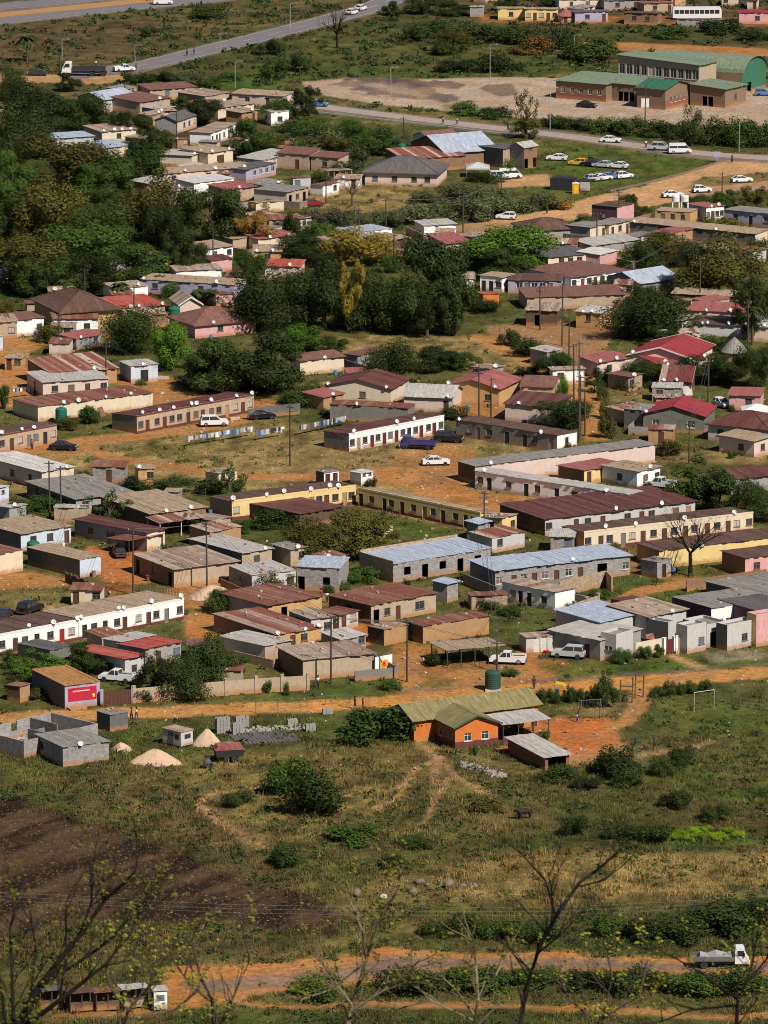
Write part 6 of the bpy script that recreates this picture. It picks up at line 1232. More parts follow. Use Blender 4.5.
def canopy(u, v, wpx, mat, label):
    s = pxm(v); w = wpx / s; p = at(u, v); r = thing('canopy_tent', T(p.x - w / 2, p.y, 0), label, 'tent')
    part(r, I4, 'canopy', mat, lambda mb: (mb.poly([(0, 0, 2.0), (w, 0, 2.0), (w / 2, w / 2, 3.0)]), mb.poly([(w, 0, 2.0), (w, w, 2.0), (w / 2, w / 2, 3.0)]), mb.poly([(w, w, 2.0), (0, w, 2.0), (w / 2, w / 2, 3.0)]), mb.poly([(0, w, 2.0), (0, 0, 2.0), (w / 2, w / 2, 3.0)]), mb.box(0, w, -.01, .0, 1.75, 2.0)))
    for x in (.05, w - .05):
        for y in (.05, w - .05): part(r, I4, 'pole', 'steel', lambda mb: mb.tube([(x, y, 0), (x, y, 2)], .04))
canopy(478, 178, 24, 'c_silver', 'pale blue canopy tent before the blue-grey roofed hall'); canopy(757, 424, 30, 'trimw', 'white canopy tent behind the maroon hip-roofed house')
# black tarpaulin stall and orange cabin by the lawn
def stall():
    a = at(550, 190); b = at(592, 192); w = (b - a).length; r = thing('market_stall', T(a.x, a.y, 0) @ RZ(math.atan2((b - a).y, (b - a).x)), 'black tarpaulin stall at the edge of the parking lawn', 'stall'); LAND.append(('black tarpaulin stall', a))
    part(r, I4, 'tarpaulin', 'tarp', lambda mb: (mb.prism([(0, 0), (0, 2.4), (.5, 2.6), (w * .55, 2.5), (w * .56, 0)], 0, 3, 'y'), mb.prism([(w * .6, 1.9), (w * .6, 2.1), (w, 2.3), (w, 2.1)], 0, 3, 'y'))); part(r, I4, 'panel', 'lgrey', lambda mb: mb.box(w * .72, w * .95, -.02, .04, .2, 2.0))
    for x in (w * .6, w - .05): part(r, I4, 'post', 'wood', lambda mb: mb.tube([(x, .05, 0), (x, .05, 2.2)], .05))
    p = at(576, 194); o = thing('toilet_cabin', T(p.x - .75, p.y, 0), 'orange toilet cabin before the black tarpaulin stall', 'toilet cabin'); part(o, I4, 'wall', 'binor', lambda mb: mb.box(0, 1.4, 0, 1.3, 0, 2.1)); part(o, I4, 'roof', 'trimw', lambda mb: mb.prism([(-.05, 2.102), (.7, 2.32), (1.45, 2.102)], -.05, 1.35, 'y')); part(o, I4, 'door', 'signyel', lambda mb: mb.box(.25, 1.15, -.03, -.003, .1, 1.9))
stall()
for i, (u, lb) in enumerate(((677, 'white water tower on legs, left of the pair'), (686, 'white water tower on legs, right of the pair'))):
    p = at(u, 224); r = thing('water_tower', T(p.x, p.y + 6, 0), lb, 'water tower'); part(r, I4, 'tank', 'trimw', lambda mb: mb.lathe([(.75, 3.6), (.78, 4.6), (.7, 4.75)], n=14)); part(r, I4, 'platform', 'steel', lambda mb: mb.box(-.8, .8, -.8, .8, 3.5, 3.595))
    for x in (-.65, .65):
        for y in (-.65, .65): part(r, I4, 'leg', 'trimw', lambda mb: mb.box(x - .12, x + .12, y - .12, y + .12, 0, 3.498))
# laundry
def laundry(pts, label, seed):
    P = [at(*p) for p in pts]; a, b = P[0], P[-1]; r = thing('clothes_line', T(a.x, a.y, 0), label, 'clothes line'); d = b - a; rn = random.Random(seed); ln = d.length; e = d.normalized(); n = Vector((-e.y, e.x, 0))
    for t in (0, .5, 1): q = d * t; part(r, I4, 'post', 'wood', lambda mb: mb.tube([q + Vector((0, 0, -.1)), q + Vector((0, 0, 1.9))], .05))
    mb = MB(); mb.tube([Vector((0, 0, 1.8)), d * .25 + Vector((0, 0, 1.68)), d * .5 + Vector((0, 0, 1.8)), d * .75 + Vector((0, 0, 1.68)), d + Vector((0, 0, 1.8))], .012, 4); mb.build('line', 'metald', r)
    x = .3
    while x < ln - 1:
        w = rn.uniform(.3, .8); hh = rn.uniform(.4, 1.0); z = 1.7; mb = MB(); k = 5; fr = [rn.uniform(-.08, .08) for _ in range(k + 1)]
        for i in range(k):
            a0, a1 = x + w * i / k, x + w * (i + 1) / k
            mb.poly([e * a0 + n * fr[i] + Vector((0, 0, z - hh)), e * a1 + n * fr[i + 1] + Vector((0, 0, z - hh)), e * a1 + Vector((0, 0, z)), e * a0 + Vector((0, 0, z))])
        mb.build('garment', rn.choice(['sh_white', 'lgrey', 'tarpblue', 'sh_dark', 'sh_dark', 'dgrey', 'dgrey', 'lgrey', 'grey', 'sh_blue', 'maroonwall']), r); x += w * .8 + rn.uniform(-.1, .12)
laundry([(187, 447), (256, 436)], 'long washing line of white and dark clothes on the field', 1); laundry([(256, 441), (288, 436)], 'short washing line of blue clothes on the field', 2); laundry([(298, 436), (350, 425)], 'washing line of dark and white clothes left of the white row', 3); laundry([(12, 399), (32, 396)], 'washing line of white clothes beside the pinkish flat-roofed house', 4); laundry([(300, 515), (330, 512)], 'line of bright clothes before the yellow row house', 5)
# fences
def fence(pts, label, hh=1.3, step=3.0, wires=3, mat='wood', r_=.05, name='wire_fence'):
    P = [gat(*p) for p in pts]; c = P[0]; r = thing(name, T(*c), label, 'fence'); mb = MB(); tops_ = []
    for a, b in zip(P, P[1:]):
        n = max(1, round((b - a).length / step))
        for i in range(n + (1 if b is P[-1] else 0)):
            q = a.lerp(b, i / n); q = Vector((q.x, q.y, Hs(q.x, q.y))) - c; tops_.append(q); m = MB(); m.tube([q + Vector((0, 0, -.2)), q + Vector((RND.uniform(-.06, .06), 0, hh * RND.uniform(.9, 1.1)))], r_, 5); m.build('post', mat, r)
    for k in range(wires):
        z = hh * (k + .6) / wires
        mb.tube([t + Vector((0, 0, z)) for t in tops_], .006, 3, cap=False)
    mb.build('wire', 'steel', r)
fence([(0, 903), (110, 908), (220, 915), (330, 917)], 'wire fence along the dark ploughed strip', 1.5, 9); fence([(331, 917), (440, 918), (560, 918), (680, 912), (790, 905)], 'wire fence across the dry grass above the lower road', 1.5, 12); fence([(716, 700), (740, 707), (790, 714)], 'thorny wire fence at the right edge below the dirt road', 1.4, 1.6, r_=.07); fence([(256, 713), (300, 708), (350, 703)], 'wire fence beside the dirt road at the brick yard', 1.5, 4); fence([(480, 322), (520, 342), (560, 362), (580, 372)], 'wire fence beside the ploughed field', 1.5, 2.5); fence([(140, 592), (178, 597)], 'rough picket fence before the tan block house', 1.4, .5, 2, r_=.07, name='picket_fence'); fence([(66, 582), (86, 590), (104, 596)], 'dark board fence beside the pale blue shed', 1.5, .35, 3, r_=.14, name='board_fence'); fence([(500, 748), (530, 756), (545, 764)], 'low wire fence before the orange house verandah', 1.1, 2)
fence([(75, 487), (110, 484), (150, 492), (206, 497)], 'overgrown wire fence below the bare field', 1.3, 4); fence([(600, 460), (625, 445), (612, 425), (600, 400)], 'wire fence around the dark olive house', 1.4, 3); gardenwall([(608, 192), (640, 185), (680, 175), (722, 162)], .35, 'rock', 'low stone kerb wall along the upper dirt road', name='kerb_wall', th=.35)
gardenwall([(308, 112), (360, 118), (440, 127), (512, 136)], .35, 'concrete', 'low concrete kerb wall along the paved street', name='kerb_wall', th=.25); gardenwall([(66, 583), (104, 598)], 1.5, 'dgrey', 'dark low block wall behind the board fence', th=.2) if False else None
gardenwall([(248, 420), (276, 416), (300, 414)], 1.8, 'dgrey', 'dark garden wall under the broad dark trees', th=.2)
# roadside stalls, bottom left
for i, (u, v, rm, lb, w) in enumerate([(52, 1010, 'r_dgrey', 'dark roadside stall with dark tin roof, leftmost of the four', 3.2), (82, 1012, 'r_brown', 'roadside stall with brown sheet roof beside the leftmost', 3.2), (108, 1011, 'r_rust', 'rusty roadside stall beside the pale cabin', 2.6), (136, 1008, 'r_lgrey', 'roadside stall with grey board front', 2.2)]):
    r, l, w_, d_ = shelter((u - 12, v), (u + 12, v - 2), 2.2, 2.1, rm, lb, posts=3, name='market_stall', drop=.15)
    part(r, l, 'back_panel', 'dbrownw', lambda mb: (mb.box(.1, w_ - .1, d_ - .12, d_ - .14, 0, 1.9))); part(r, l, 'counter', 'wood', lambda mb: mb.box(.1, w_ - .1, .05, .6, .8, .9)); part(r, l, 'front_panel', ['dbrownw', 'dbrownw', 'dbrownw', 'grey'][i], lambda mb: mb.box(.12, w_ - .12, .0, .04, 0, .79))
def cabin():
    a = at(154, 1010); r = thing('cabin', T(a.x, a.y, 0) @ RZ(.2), 'small white roadside cabin at the end of the dark stalls', 'cabin'); part(r, I4, 'wall', 'white', lambda mb: mb.box(0, 1.5, 0, 1.8, 0, 2.2)); part(r, I4, 'roof', 'r_lgrey', lambda mb: mb.box(-.15, 1.65, -.15, 1.95, 2.202, 2.28)); part(r, I4, 'hatch', 'd_dark', lambda mb: mb.box(-.03, -.003, .3, 1.4, .9, 1.8)); part(r, I4, 'hatch', 'd_grey', lambda mb: mb.box(.3, 1.2, -.03, -.003, 1.0, 1.7))
cabin()
for i, (u, v, lb) in enumerate([(105, 1016, 'pile of orange bricks before the roadside stalls')]): pass
def billboard():
    p = at(645, 121); r = thing('notice_board', T(p.x, p.y, 0), 'white notice board on a post before the school', 'sign'); part(r, I4, 'post', 'steel', lambda mb: mb.tube([(0, 0, 0), (0, 0, 3.0)], .07)); part(r, I4, 'board', 'trimw', lambda mb: mb.box(-.85, .85, -.06, .0, 3.0, 5.0))
    p = at(717, 162); r = thing('road_sign', T(p.x, p.y, 0), 'blue-grey road sign where the paved street ends', 'sign'); part(r, I4, 'post', 'steel', lambda mb: mb.box(-.08, .08, -.05, .05, 0, 1.0)); part(r, I4, 'board', 'lilac', lambda mb: mb.box(-.7, .7, -.06, .06, 1.0, 2.2))
billboard()
# ------------------------------------------------------------------ smaller dwellings and yard walls packed between the houses above
def footprint(r, w, d):
    m = r.matrix_world; return m @ Vector((w / 2, d / 2, 0)), sqrt(w * w + d * d) / 2
OCC = []
for r, n, w, d in HOUSES:
    m = r.matrix_world
    k = max(1, round(w / max(d, 2)))
    for i in range(k): OCC.append((m @ Vector((w * (i + .5) / k, d / 2, 0)), sqrt((w / k) ** 2 + d * d) / 2 * .92))
def infill():
    rn = random.Random(31); n = 0
    zones = [((120, 88, 262, 205), 16), ((228, 98, 345, 215), 8), ((100, 255, 240, 340), 8), ((250, 228, 345, 292), 5), ((500, 240, 768, 345), 15), ((400, 240, 480, 262), 2), ((0, 300, 110, 350), 3), ((0, 478, 235, 560), 8), ((186, 556, 345, 690), 7), ((610, 330, 768, 470), 8), ((300, 365, 560, 430), 7), ((440, 548, 660, 625), 3), ((480, 0, 768, 20), 5), ((0, 340, 130, 425), 4), ((40, 600, 130, 690), 3)]
    for (u0, v0, u1, v1), cnt in zones:
        got = tries = 0
        while got < cnt and tries < 700:
            tries += 1; u, v = rn.uniform(u0, u1), rn.uniform(v0, v1); s = pxm(v); w, d = rn.uniform(3.0, 7.5), rn.uniform(2.8, 5)
            dw = w * s * .72; A = at(u, v); B = at(u + dw, v - dw * rn.choice([.21, .2, .03, -.02])); c = (A + B) / 2 + Vector((-d * .3, d * .4, 0)); R = sqrt(w * w + d * d) / 2 * .8
            if any((c - q).length < R + k for q, k in OCC): continue
            U_, V_ = u + dw / 2, v
            if 256 < U_ < 475 and 255 < V_ < 330 or 340 < U_ < 400 and 460 < V_ < 500: continue
            OCC.append((c, R)); got += 1; n += 1
            wl_ = rn.choice(['cream', 'tan', 'pinkwhite', 'lgrey', 'tanblock', 'white', 'mud', 'grey', 'ochre', 'block']); rm_ = rn.choice(['r_mix', 'r_tan', 'r_rust', 'r_grey', 'r_lgrey', 'r_patch', 'r_tile', 'r_pinkred'])
            wd = {'cream': 'cream', 'tan': 'tan', 'pinkwhite': 'pale pink', 'lgrey': 'pale grey', 'tanblock': 'tan block', 'white': 'white', 'mud': 'brown mud', 'grey': 'grey', 'ochre': 'ochre', 'block': 'grey block'}[wl_]; rd = {'r_mix': 'stained', 'r_tan': 'tan', 'r_rust': 'rusty', 'r_grey': 'grey', 'r_lgrey': 'light grey', 'r_patch': 'patchwork', 'r_tile': 'brown', 'r_pinkred': 'faded red'}[rm_]
            house((u, v), tuple(proj(B)), d=d, h=rn.uniform(2.0, 2.6), wall=wl_, rm=rm_, front=rn.choice(['d', '-d', 'dw', 'w-', '-w', 'd-w', '']), o=rn.uniform(.15, .35), drop=rn.choice([-.3, -.2, .1, .2]), nick='shack', lab=autolabel('small %s shack with %s roof' % (wd, rd), A), land=False, dish=1 if rn.random() < .3 else 0, cat='shack', name='shack', group='shacks between the houses')
def yardwalls():
    rn = random.Random(12)
    cand = [(r, n, w, d) for r, n, w, d in HOUSES if n and n != 'shack' and d < 10 and w > 5 and 90 < proj(r.matrix_world.translation)[1] < 690 and 'row' not in n and 'hall' not in n and 'school' not in n]
    for k, (r, nick, w, d) in enumerate(cand):
        if rn.random() < .35: continue
        m = r.matrix_world; f = rn.uniform(3, 5.5); x0, x1 = -rn.uniform(1.2, 3), w + rn.uniform(.8, 2.5); kind = rn.random()
        shape = rn.choice(['L', 'U', 'R', 'B'])
        loc = {'L': [(x0, d * .8), (x0, -f), (w * .45, -f)], 'R': [(w * .6, -f), (x1, -f), (x1, d * .7)], 'U': [(x0, d * .5), (x0, -f), (w * .35, -f)], 'B': [(x0, d + 2), (x1, d + 2)]}[shape]
        P = [m @ Vector((*q, 0)) for q in loc]
        mids = [P[i].lerp(P[i + 1], t) for i in range(len(P) - 1) for t in (.15, .5, .85)]
        own = m @ Vector((w / 2, d / 2, 0))
        if any((q - c).length < R * .85 and (c - own).length > 4.5 for q in mids for c, R in OCC): continue
        if any(q.y > 0 and (356 < proj(q)[0] < 480 and 436 < proj(q)[1] < 500) for q in mids): continue
        px = [proj(q) for q in P]; wl_ = rn.choice(['tanblock', 'block', 'tan', 'dblock', 'mud', 'brown', 'stain']); wd = {'tanblock': 'tan block', 'block': 'grey block', 'tan': 'tan plaster', 'dblock': 'dark block', 'mud': 'brown mud', 'brown': 'dark brown', 'stain': 'stained grey'}[wl_]
        gardenwall(px, rn.uniform(1.0, 1.7), wl_, autolabel(wd + ' yard wall', P[0]), th=.16)
infill(); yardwalls()
# ------------------------------------------------------------------ yard clutter
def clutter():
    rn = random.Random(77); kinds = ['barrel', 'drum', 'tub', 'planks', 'blocks', 'tyres', 'plant', 'plant', 'crate', 'sheet', 'plant', 'drum', 'plant']
    cand = [(r, n, w, d) for r, n, w, d in HOUSES if n and n != 'shack' and 330 < proj(r.matrix_world.translation)[1] < 700 and -10 < proj(r.matrix_world.translation)[0] < 740]
    for k in range(120):
        r, nick, w, d = cand[(k * 7) % len(cand)]; side = rn.random()
        if side < .6: q = Vector((rn.uniform(.3, w - .3), -rn.uniform(.6, 2.6), 0))
        elif side < .8: q = Vector((-rn.uniform(.6, 2.4), rn.uniform(0, d), 0))
        else: q = Vector((w + rn.uniform(.6, 2.4), rn.uniform(0, d * .6), 0))
        P = r.matrix_world @ q; P.z = 0; kd = kinds[k % len(kinds)]; mt = T(*P) @ RZ(rn.uniform(0, 3)); b = MB()
        if kd == 'barrel': b.lathe([(.28, 0), (.31, .2), (.31, .7), (.28, .92)], n=12); o = b.build('barrel', rn.choice(['sh_blue', 'c_lblue']), None, mt); ds = 'blue plastic barrel'
        elif kd == 'drum': b.lathe([(.29, 0), (.29, .3), (.305, .32), (.29, .34), (.29, .88)], n=12); m_ = rn.choice(['r_rust', 'dgrey', 'trimw']); o = b.build('oil_drum', m_, None, mt); ds = {'r_rust': 'rusty oil drum', 'dgrey': 'dark oil drum', 'trimw': 'white oil drum'}[m_]
        elif kd == 'tub': b.lathe([(.25, 0), (.4, .3), (.42, .32), (.36, .28), (.22, .06)], n=12); m_ = rn.choice(['sh_red', 'sh_white', 'sh_blue']); o = b.build('wash_tub', m_, None, mt); ds = {'sh_red': 'red', 'sh_white': 'white', 'sh_blue': 'blue'}[m_] + ' wash tub'
        elif kd == 'planks':
            for i in range(9): x = rn.uniform(-.1, .1); b.box(-1.1 + x, 1.1 + x, -.5 + (i % 4) * .26, -.5 + (i % 4) * .26 + .2, .12 * (i // 4), .12 * (i // 4) + .09)
            o = b.build('plank_pile', 'wood', None, mt); ds = 'pile of dark planks'
        elif kd == 'blocks':
            for i in range(14): x, y = (i % 4) * .46, ((i // 4) % 2) * .26; b.box(x, x + .42, y, y + .2, .22 * (i // 8), .22 * (i // 8) + .2)
            o = b.build('block_pile', 'concrete', None, mt); ds = 'pile of grey blocks'
        elif kd == 'tyres':
            for i in range(3): b.lathe([(.2, .2 * i), (.32, .2 * i + .01), (.34, .2 * i + .1), (.32, .2 * i + .19), (.2, .2 * i + .195)], (i * .04, 0, 0), 12)
            o = b.build('tyre_stack', 'tyre', None, mt); ds = 'stack of old tyres'
        elif kd == 'crate': b.box(-.35, .35, -.3, .3, 0, .06); [b.box(-.35, .35, y, y + .03, z, z + .14) for z in (.08, .25, .42) for y in (-.3, .27)]; [b.box(x, x + .03, -.269, .269, z, z + .14) for z in (.08, .25, .42) for x in (-.35, .32)]; o = b.build('crate', 'bark', None, mt); ds = 'wooden crate'
        elif kd == 'sheet': b.prism([(0, 0), (.05, 0), (.75, 1.5), (.7, 1.5)], -.8, .8, 'y'); o = b.build('scrap_sheet', rn.choice(['r_rust', 'r_lgrey']), None, mt); ds = 'leaning scrap roof sheet'
        else:
            o = link('garden_shrub', rn.choice(BUSH), None, mt @ T(0, 0, .4) @ Matrix.Diagonal((rn.uniform(.5, 1.1), rn.uniform(.5, 1.1), rn.uniform(.5, 1.0), 1))); m_ = rn.choice(['lf_mid', 'lf_dark', 'lf_olive']); setmat(o, m_); ds = {'lf_mid': 'green garden shrub', 'lf_dark': 'dark garden shrub', 'lf_olive': 'olive garden shrub'}[m_]
        tag(o, autolabel(ds, P), ds.split()[-1] if kd != 'plant' else 'shrub', 'clutter in the yards')
clutter()
# ------------------------------------------------------------------ ground
LD = dict(orange2=(.50, .235, .062), rut=(.27, .12, .045), dry=(.235, .17, .066), green=(.052, .068, .018), lush=(.056, .098, .016), olive=(.082, .085, .025), orange=(.385, .168, .055), red=(.42, .135, .040), tan=(.50, .29, .155), pale=(.39, .305, .255), plough=(.050, .030, .021), brown=(.085, .056, .034), asphalt=(.135, .125, .14), oil=(.075, .062, .068), field=(.26, .145, .075), tan2=(.27, .185, .082), dkg=(.028, .042, .012), roadb=(.185, .125, .105))
PA = []
def P_(c, pts, k=1.0, soft=3.0, jit=5.0, g=None): PA.append(('p', pts, c, k, soft, jit, g))
def S_(c, pts, hw, k=1.0, soft=2.0, jit=3.0, g=None): PA.append(('s', pts, c, k, soft, jit, (hw, g)))
# broad bands, far to near
P_('brown', [(-300, -60), (1068, -60), (1068, 60), (470, 66), (260, 90), (-300, 96)], .75, 6, 10)
P_('olive', [(-40, -5), (200, -5), (200, 18), (-40, 30)], .5, 4); P_('green', [(110, 62), (256, 28), (330, 20), (420, 20), (560, 40), (560, 75), (300, 82), (240, 90), (110, 84)], .85, 5); P_('lush', [(226, 76), (262, 74), (262, 92), (210, 92)], .9, 2); P_('lush', [(256, 66), (330, 64), (480, 70), (540, 72), (540, 78), (300, 80), (262, 92)], .5, 3); P_('olive', [(300, 36), (500, 42), (560, 52), (560, 64), (300, 58)], .8, 4)
P_('dkg', [(380, 8), (800, 20), (800, 46), (600, 44), (400, 40)], .6, 4); P_('green', [(480, 18), (800, 22), (800, 40), (520, 36)], .5, 4); P_('orange', [(560, 42), (640, 43), (800, 50), (800, 58), (640, 51), (575, 49)], .9, 2, 3, 0); P_('red', [(480, 14), (800, 18), (800, 27), (480, 23)], .6, 2, 3); P_('green', [(500, 54), (624, 62), (624, 76), (500, 76)], .7, 3)
P_('pale', [(300, 82), (345, 78), (425, 79), (512, 77), (560, 78), (620, 88), (830, 88), (830, 126), (640, 126), (600, 121), (512, 118), (450, 111), (380, 105), (330, 96), (310, 90)], 1, 1.5, 3, 0)
P_('oil', [(346, 79), (440, 79), (470, 84), (458, 90), (400, 86)], .8, 1.5, 9, 0); P_('oil', [(340, 80), (430, 79), (436, 90), (460, 100), (455, 104), (420, 100), (380, 96), (350, 90), (330, 84)], .75, 2, 9, 0); P_('pale', [(355, 84), (420, 98), (430, 95), (380, 82)], .6, 1, 5, 0); P_('brown', [(478, 88), (488, 84), (512, 83), (520, 95), (500, 96)], .75, 1, 2); P_('lush', [(440, 100), (512, 112), (520, 122), (450, 116)], .5, 2); P_('green', [(512, 118), (800, 128), (800, 152), (660, 146), (512, 130)], .9, 2)
P_('olive', [(-300, 90), (1068, 160), (1068, 700), (-300, 715)], .75, 8, 6)
P_('lush', [(520, 140), (640, 150), (700, 160), (722, 163), (640, 182), (560, 196), (512, 186), (505, 150)], .6, 2); P_('tan', [(500, 176), (548, 174), (556, 186), (500, 188)], .9, 2, 3, 0); P_('green', [(260, 130), (420, 130), (440, 165), (340, 180), (260, 165)], .6, 4)
P_('tan2', [(306, 182), (362, 180), (440, 188), (440, 196), (402, 216), (320, 216), (306, 206)], .75, 3); P_('green', [(370, 186), (450, 188), (440, 200)], .4, 3)
P_('tan', [(800, 156), (730, 160), (690, 172), (640, 187), (600, 195), (556, 208), (512, 216), (460, 225), (390, 235), (392, 241), (470, 233), (520, 228), (580, 219), (640, 209), (700, 196), (800, 186)], 1, 1.5, 3, 0); P_('olive', [(700, 178), (768, 172), (800, 172), (800, 178), (720, 186), (680, 190)], .9, 1.5, 3); P_('asphalt', [(660, 200), (700, 190), (800, 178), (800, 186), (700, 197)], .45, 1.5, 3, 0)
P_('green', [(-300, 100), (100, 110), (170, 190), (240, 240), (260, 300), (160, 310), (-300, 310)], .9, 10, 6); P_('dkg', [(-300, 100), (90, 120), (170, 210), (240, 270), (180, 300), (-300, 300)], .7, 10, 6)
P_('tan', [(85, 74), (130, 70), (150, 76), (100, 84), (0, 82), (-40, 76)], .7, 2, 3, 0); P_('brown', [(90, 95), (290, 110), (300, 130), (240, 170), (150, 170)], .5, 4)
P_('green', [(250, 215), (560, 222), (560, 300), (500, 330), (280, 330)], .55, 6); P_('tan2', [(330, 338), (380, 334), (480, 336), (520, 352), (560, 372), (500, 378), (430, 362), (330, 362)], .8, 4); P_('field', [(486, 326), (530, 322), (612, 328), (606, 356), (570, 366), (530, 346), (490, 338)], 1, 2, 3, 0); S_('orange', [(480, 338), (520, 356), (560, 380), (580, 390)], 4, .8)
P_('orange', [(560, 372), (592, 368), (600, 395), (612, 440), (584, 442), (578, 410), (556, 385)], 1, 2, 3, 0); P_('tan2', [(608, 386), (650, 382), (650, 400), (612, 410)], .8, 3); P_('olive', [(604, 400), (640, 400), (640, 440), (616, 440)], .6, 3); P_('tan2', [(650, 450), (768, 452), (768, 464), (660, 462)], .7, 3)
# left yards
P_('orange', [(-60, 338), (60, 338), (30, 352), (28, 376), (40, 400), (10, 408), (-60, 400)], .95, 3, 4, 0); P_('orange', [(112, 370), (170, 376), (180, 392), (260, 396), (300, 410), (262, 414), (150, 408), (118, 388)], .85, 3, 4, 0); P_('tan', [(300, 385), (340, 380), (400, 395), (330, 402)], .6, 3); P_('orange', [(438, 394), (560, 396), (560, 420), (452, 416)], .8, 3, 4, 0)
P_('tan2', [(-60, 446), (60, 444), (130, 434), (260, 412), (330, 430), (350, 452), (450, 432), (560, 452), (560, 500), (480, 535), (356, 505), (232, 520), (60, 500), (-60, 480)], .85, 5); P_('lush', [(60, 436), (140, 434), (200, 440), (120, 440)], .5, 3); P_('lush', [(240, 408), (330, 416), (340, 428), (262, 424)], .45, 3); P_('olive', [(110, 446), (200, 442), (200, 456), (120, 456)], .6, 4); P_('green', [(60, 470), (240, 480), (232, 512), (70, 500)], .7, 4); P_('green', [(240, 505), (330, 520), (330, 530), (260, 545)], .6, 3); P_('lush', [(380, 515), (470, 533), (480, 545), (400, 535)], .5, 3)
S_('orange', [(-40, 466), (40, 448), (85, 441), (140, 436), (200, 428), (270, 412)], 4.0, .95, 2, 3, 0); S_('orange', [(84, 442), (92, 450), (110, 457), (150, 464), (200, 471), (256, 476), (330, 477), (380, 472)], 3.2, .95, 2, 4, 0); S_('orange', [(-40, 468), (40, 460), (90, 450)], 2.5, .6, 2, 3); P_('orange', [(400, 450), (455, 442), (475, 452), (470, 488), (480, 492), (560, 498), (640, 514), (630, 522), (560, 522), (500, 524), (440, 502), (400, 488), (340, 478), (390, 468)], .9, 5, 8, .3); P_('lush', [(440, 446), (520, 452), (470, 458)], .4, 3); P_('tan2', [(380, 452), (440, 455), (420, 468), (370, 468)], .5, 3)
P_('red', [(88, 546), (150, 552), (170, 560), (146, 585), (104, 580), (80, 556)], 1, 2, 4, 0); P_('red', [(104, 580), (136, 580), (134, 600), (108, 600)], .8, 2, 4); P_('orange', [(-40, 576), (28, 572), (66, 578), (70, 586), (-40, 592)], .85, 2, 4, 0); P_('tan2', [(-40, 592), (66, 588), (110, 604), (60, 620), (-40, 632)], .8, 4); P_('lush', [(-40, 590), (60, 588), (80, 600), (-40, 612)], .4, 4); P_('orange', [(190, 578), (256, 582), (262, 600), (210, 610), (160, 606), (165, 590)], .85, 3, 4, 0); P_('orange', [(180, 612), (228, 612), (240, 635), (190, 640), (184, 624)], .9, 2, 4, 0); P_('red', [(330, 618), (372, 626), (370, 645), (335, 645)], .95, 2, 4, 0)
P_('green', [(186, 500), (290, 535), (330, 560), (300, 572), (250, 560), (200, 540)], .8, 4); P_('tan', [(300, 592), (350, 590), (372, 586), (400, 592), (372, 606), (330, 606)], .7, 3); P_('lush', [(486, 560), (560, 612), (500, 618), (480, 640), (500, 650), (430, 648), (480, 600)], .5, 4); P_('lush', [(500, 600), (550, 612), (540, 640), (500, 640)], .7, 3); P_('lush', [(600, 600), (640, 590), (680, 590), (768, 578), (830, 578), (830, 592), (740, 604), (690, 606), (640, 606)], .75, 3)
P_('lush', [(590, 580), (660, 568), (668, 590), (600, 600)], .5, 3); S_('orange', [(520, 660), (545, 640), (590, 622), (612, 608), (640, 592), (690, 582), (800, 574)], 3.6, 1, 2, 3, 0); P_('orange', [(594, 602), (625, 600), (640, 612), (620, 622), (600, 620)], .95, 2, 3, 0); P_('orange', [(560, 536), (700, 530), (780, 528), (780, 545), (640, 560), (660, 575), (745, 580), (700, 585), (640, 575), (560, 556)], .7, 4, 4)
# orange compound round the shelter and the main road
P_('orange', [(396, 642), (440, 646), (450, 660), (560, 662), (600, 668), (620, 684), (420, 700), (396, 690), (386, 660)], .8, 4, 8, 0); P_('lush', [(330, 684), (390, 686), (392, 695), (300, 704), (240, 700)], .7, 3); P_('lush', [(425, 676), (460, 680), (440, 690), (420, 688)], .6, 3); P_('lush', [(540, 664), (640, 666), (690, 658), (830, 652), (830, 664), (640, 676), (560, 682)], .9, 3); P_('pale', [(700, 652), (760, 650), (790, 656), (720, 664)], .6, 2); S_('tan', [(672, 655), (690, 664), (705, 668)], 1.6, .7)
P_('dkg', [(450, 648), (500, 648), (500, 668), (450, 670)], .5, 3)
# lower slope
P_('olive', [(-300, 722), (420, 706), (1068, 676), (1068, 1100), (-300, 1100)], 1, 4, 6); P_('lush', [(60, 735), (256, 722), (350, 716), (350, 735), (250, 740), (160, 762), (100, 770), (60, 760)], .5, 5); P_('lush', [(640, 700), (830, 690), (830, 800), (700, 790), (650, 760)], .42, 8); P_('tan2', [(556, 708), (618, 700), (630, 722), (620, 740), (700, 745), (690, 752), (610, 752), (600, 725)], .6, 4); P_('dry', [(100, 765), (300, 745), (460, 745), (560, 780), (560, 830), (420, 850), (330, 840), (200, 850), (100, 820)], .55, 10, 14); P_('brown', [(60, 775), (160, 775), (230, 800), (250, 850), (330, 900), (280, 900), (160, 840), (60, 810)], .55, 8, 10); P_('dkg', [(470, 770), (560, 778), (620, 788), (768, 800), (830, 810), (830, 852), (600, 850), (500, 846), (420, 850), (300, 850), (360, 830), (480, 835), (540, 820), (480, 800)], .6, 8, 12); P_('lush', [(640, 772), (830, 778), (830, 800), (700, 796), (640, 786)], .7, 4); P_('lush', [(655, 834), (730, 832), (830, 830), (830, 848), (700, 848)], .8, 3)
P_('plough', [(-300, 782), (20, 796), (90, 822), (180, 850), (250, 880), (330, 905), (335, 935), (230, 920), (120, 925), (0, 935), (-300, 940)], .97, 9, 16, .42); P_('green', [(0, 775), (60, 790), (150, 826), (230, 862), (210, 866), (120, 836), (0, 796)], .7, 3, 6); P_('tan2', [(128, 832), (170, 845), (200, 860), (160, 855)], .8, 2, 5)
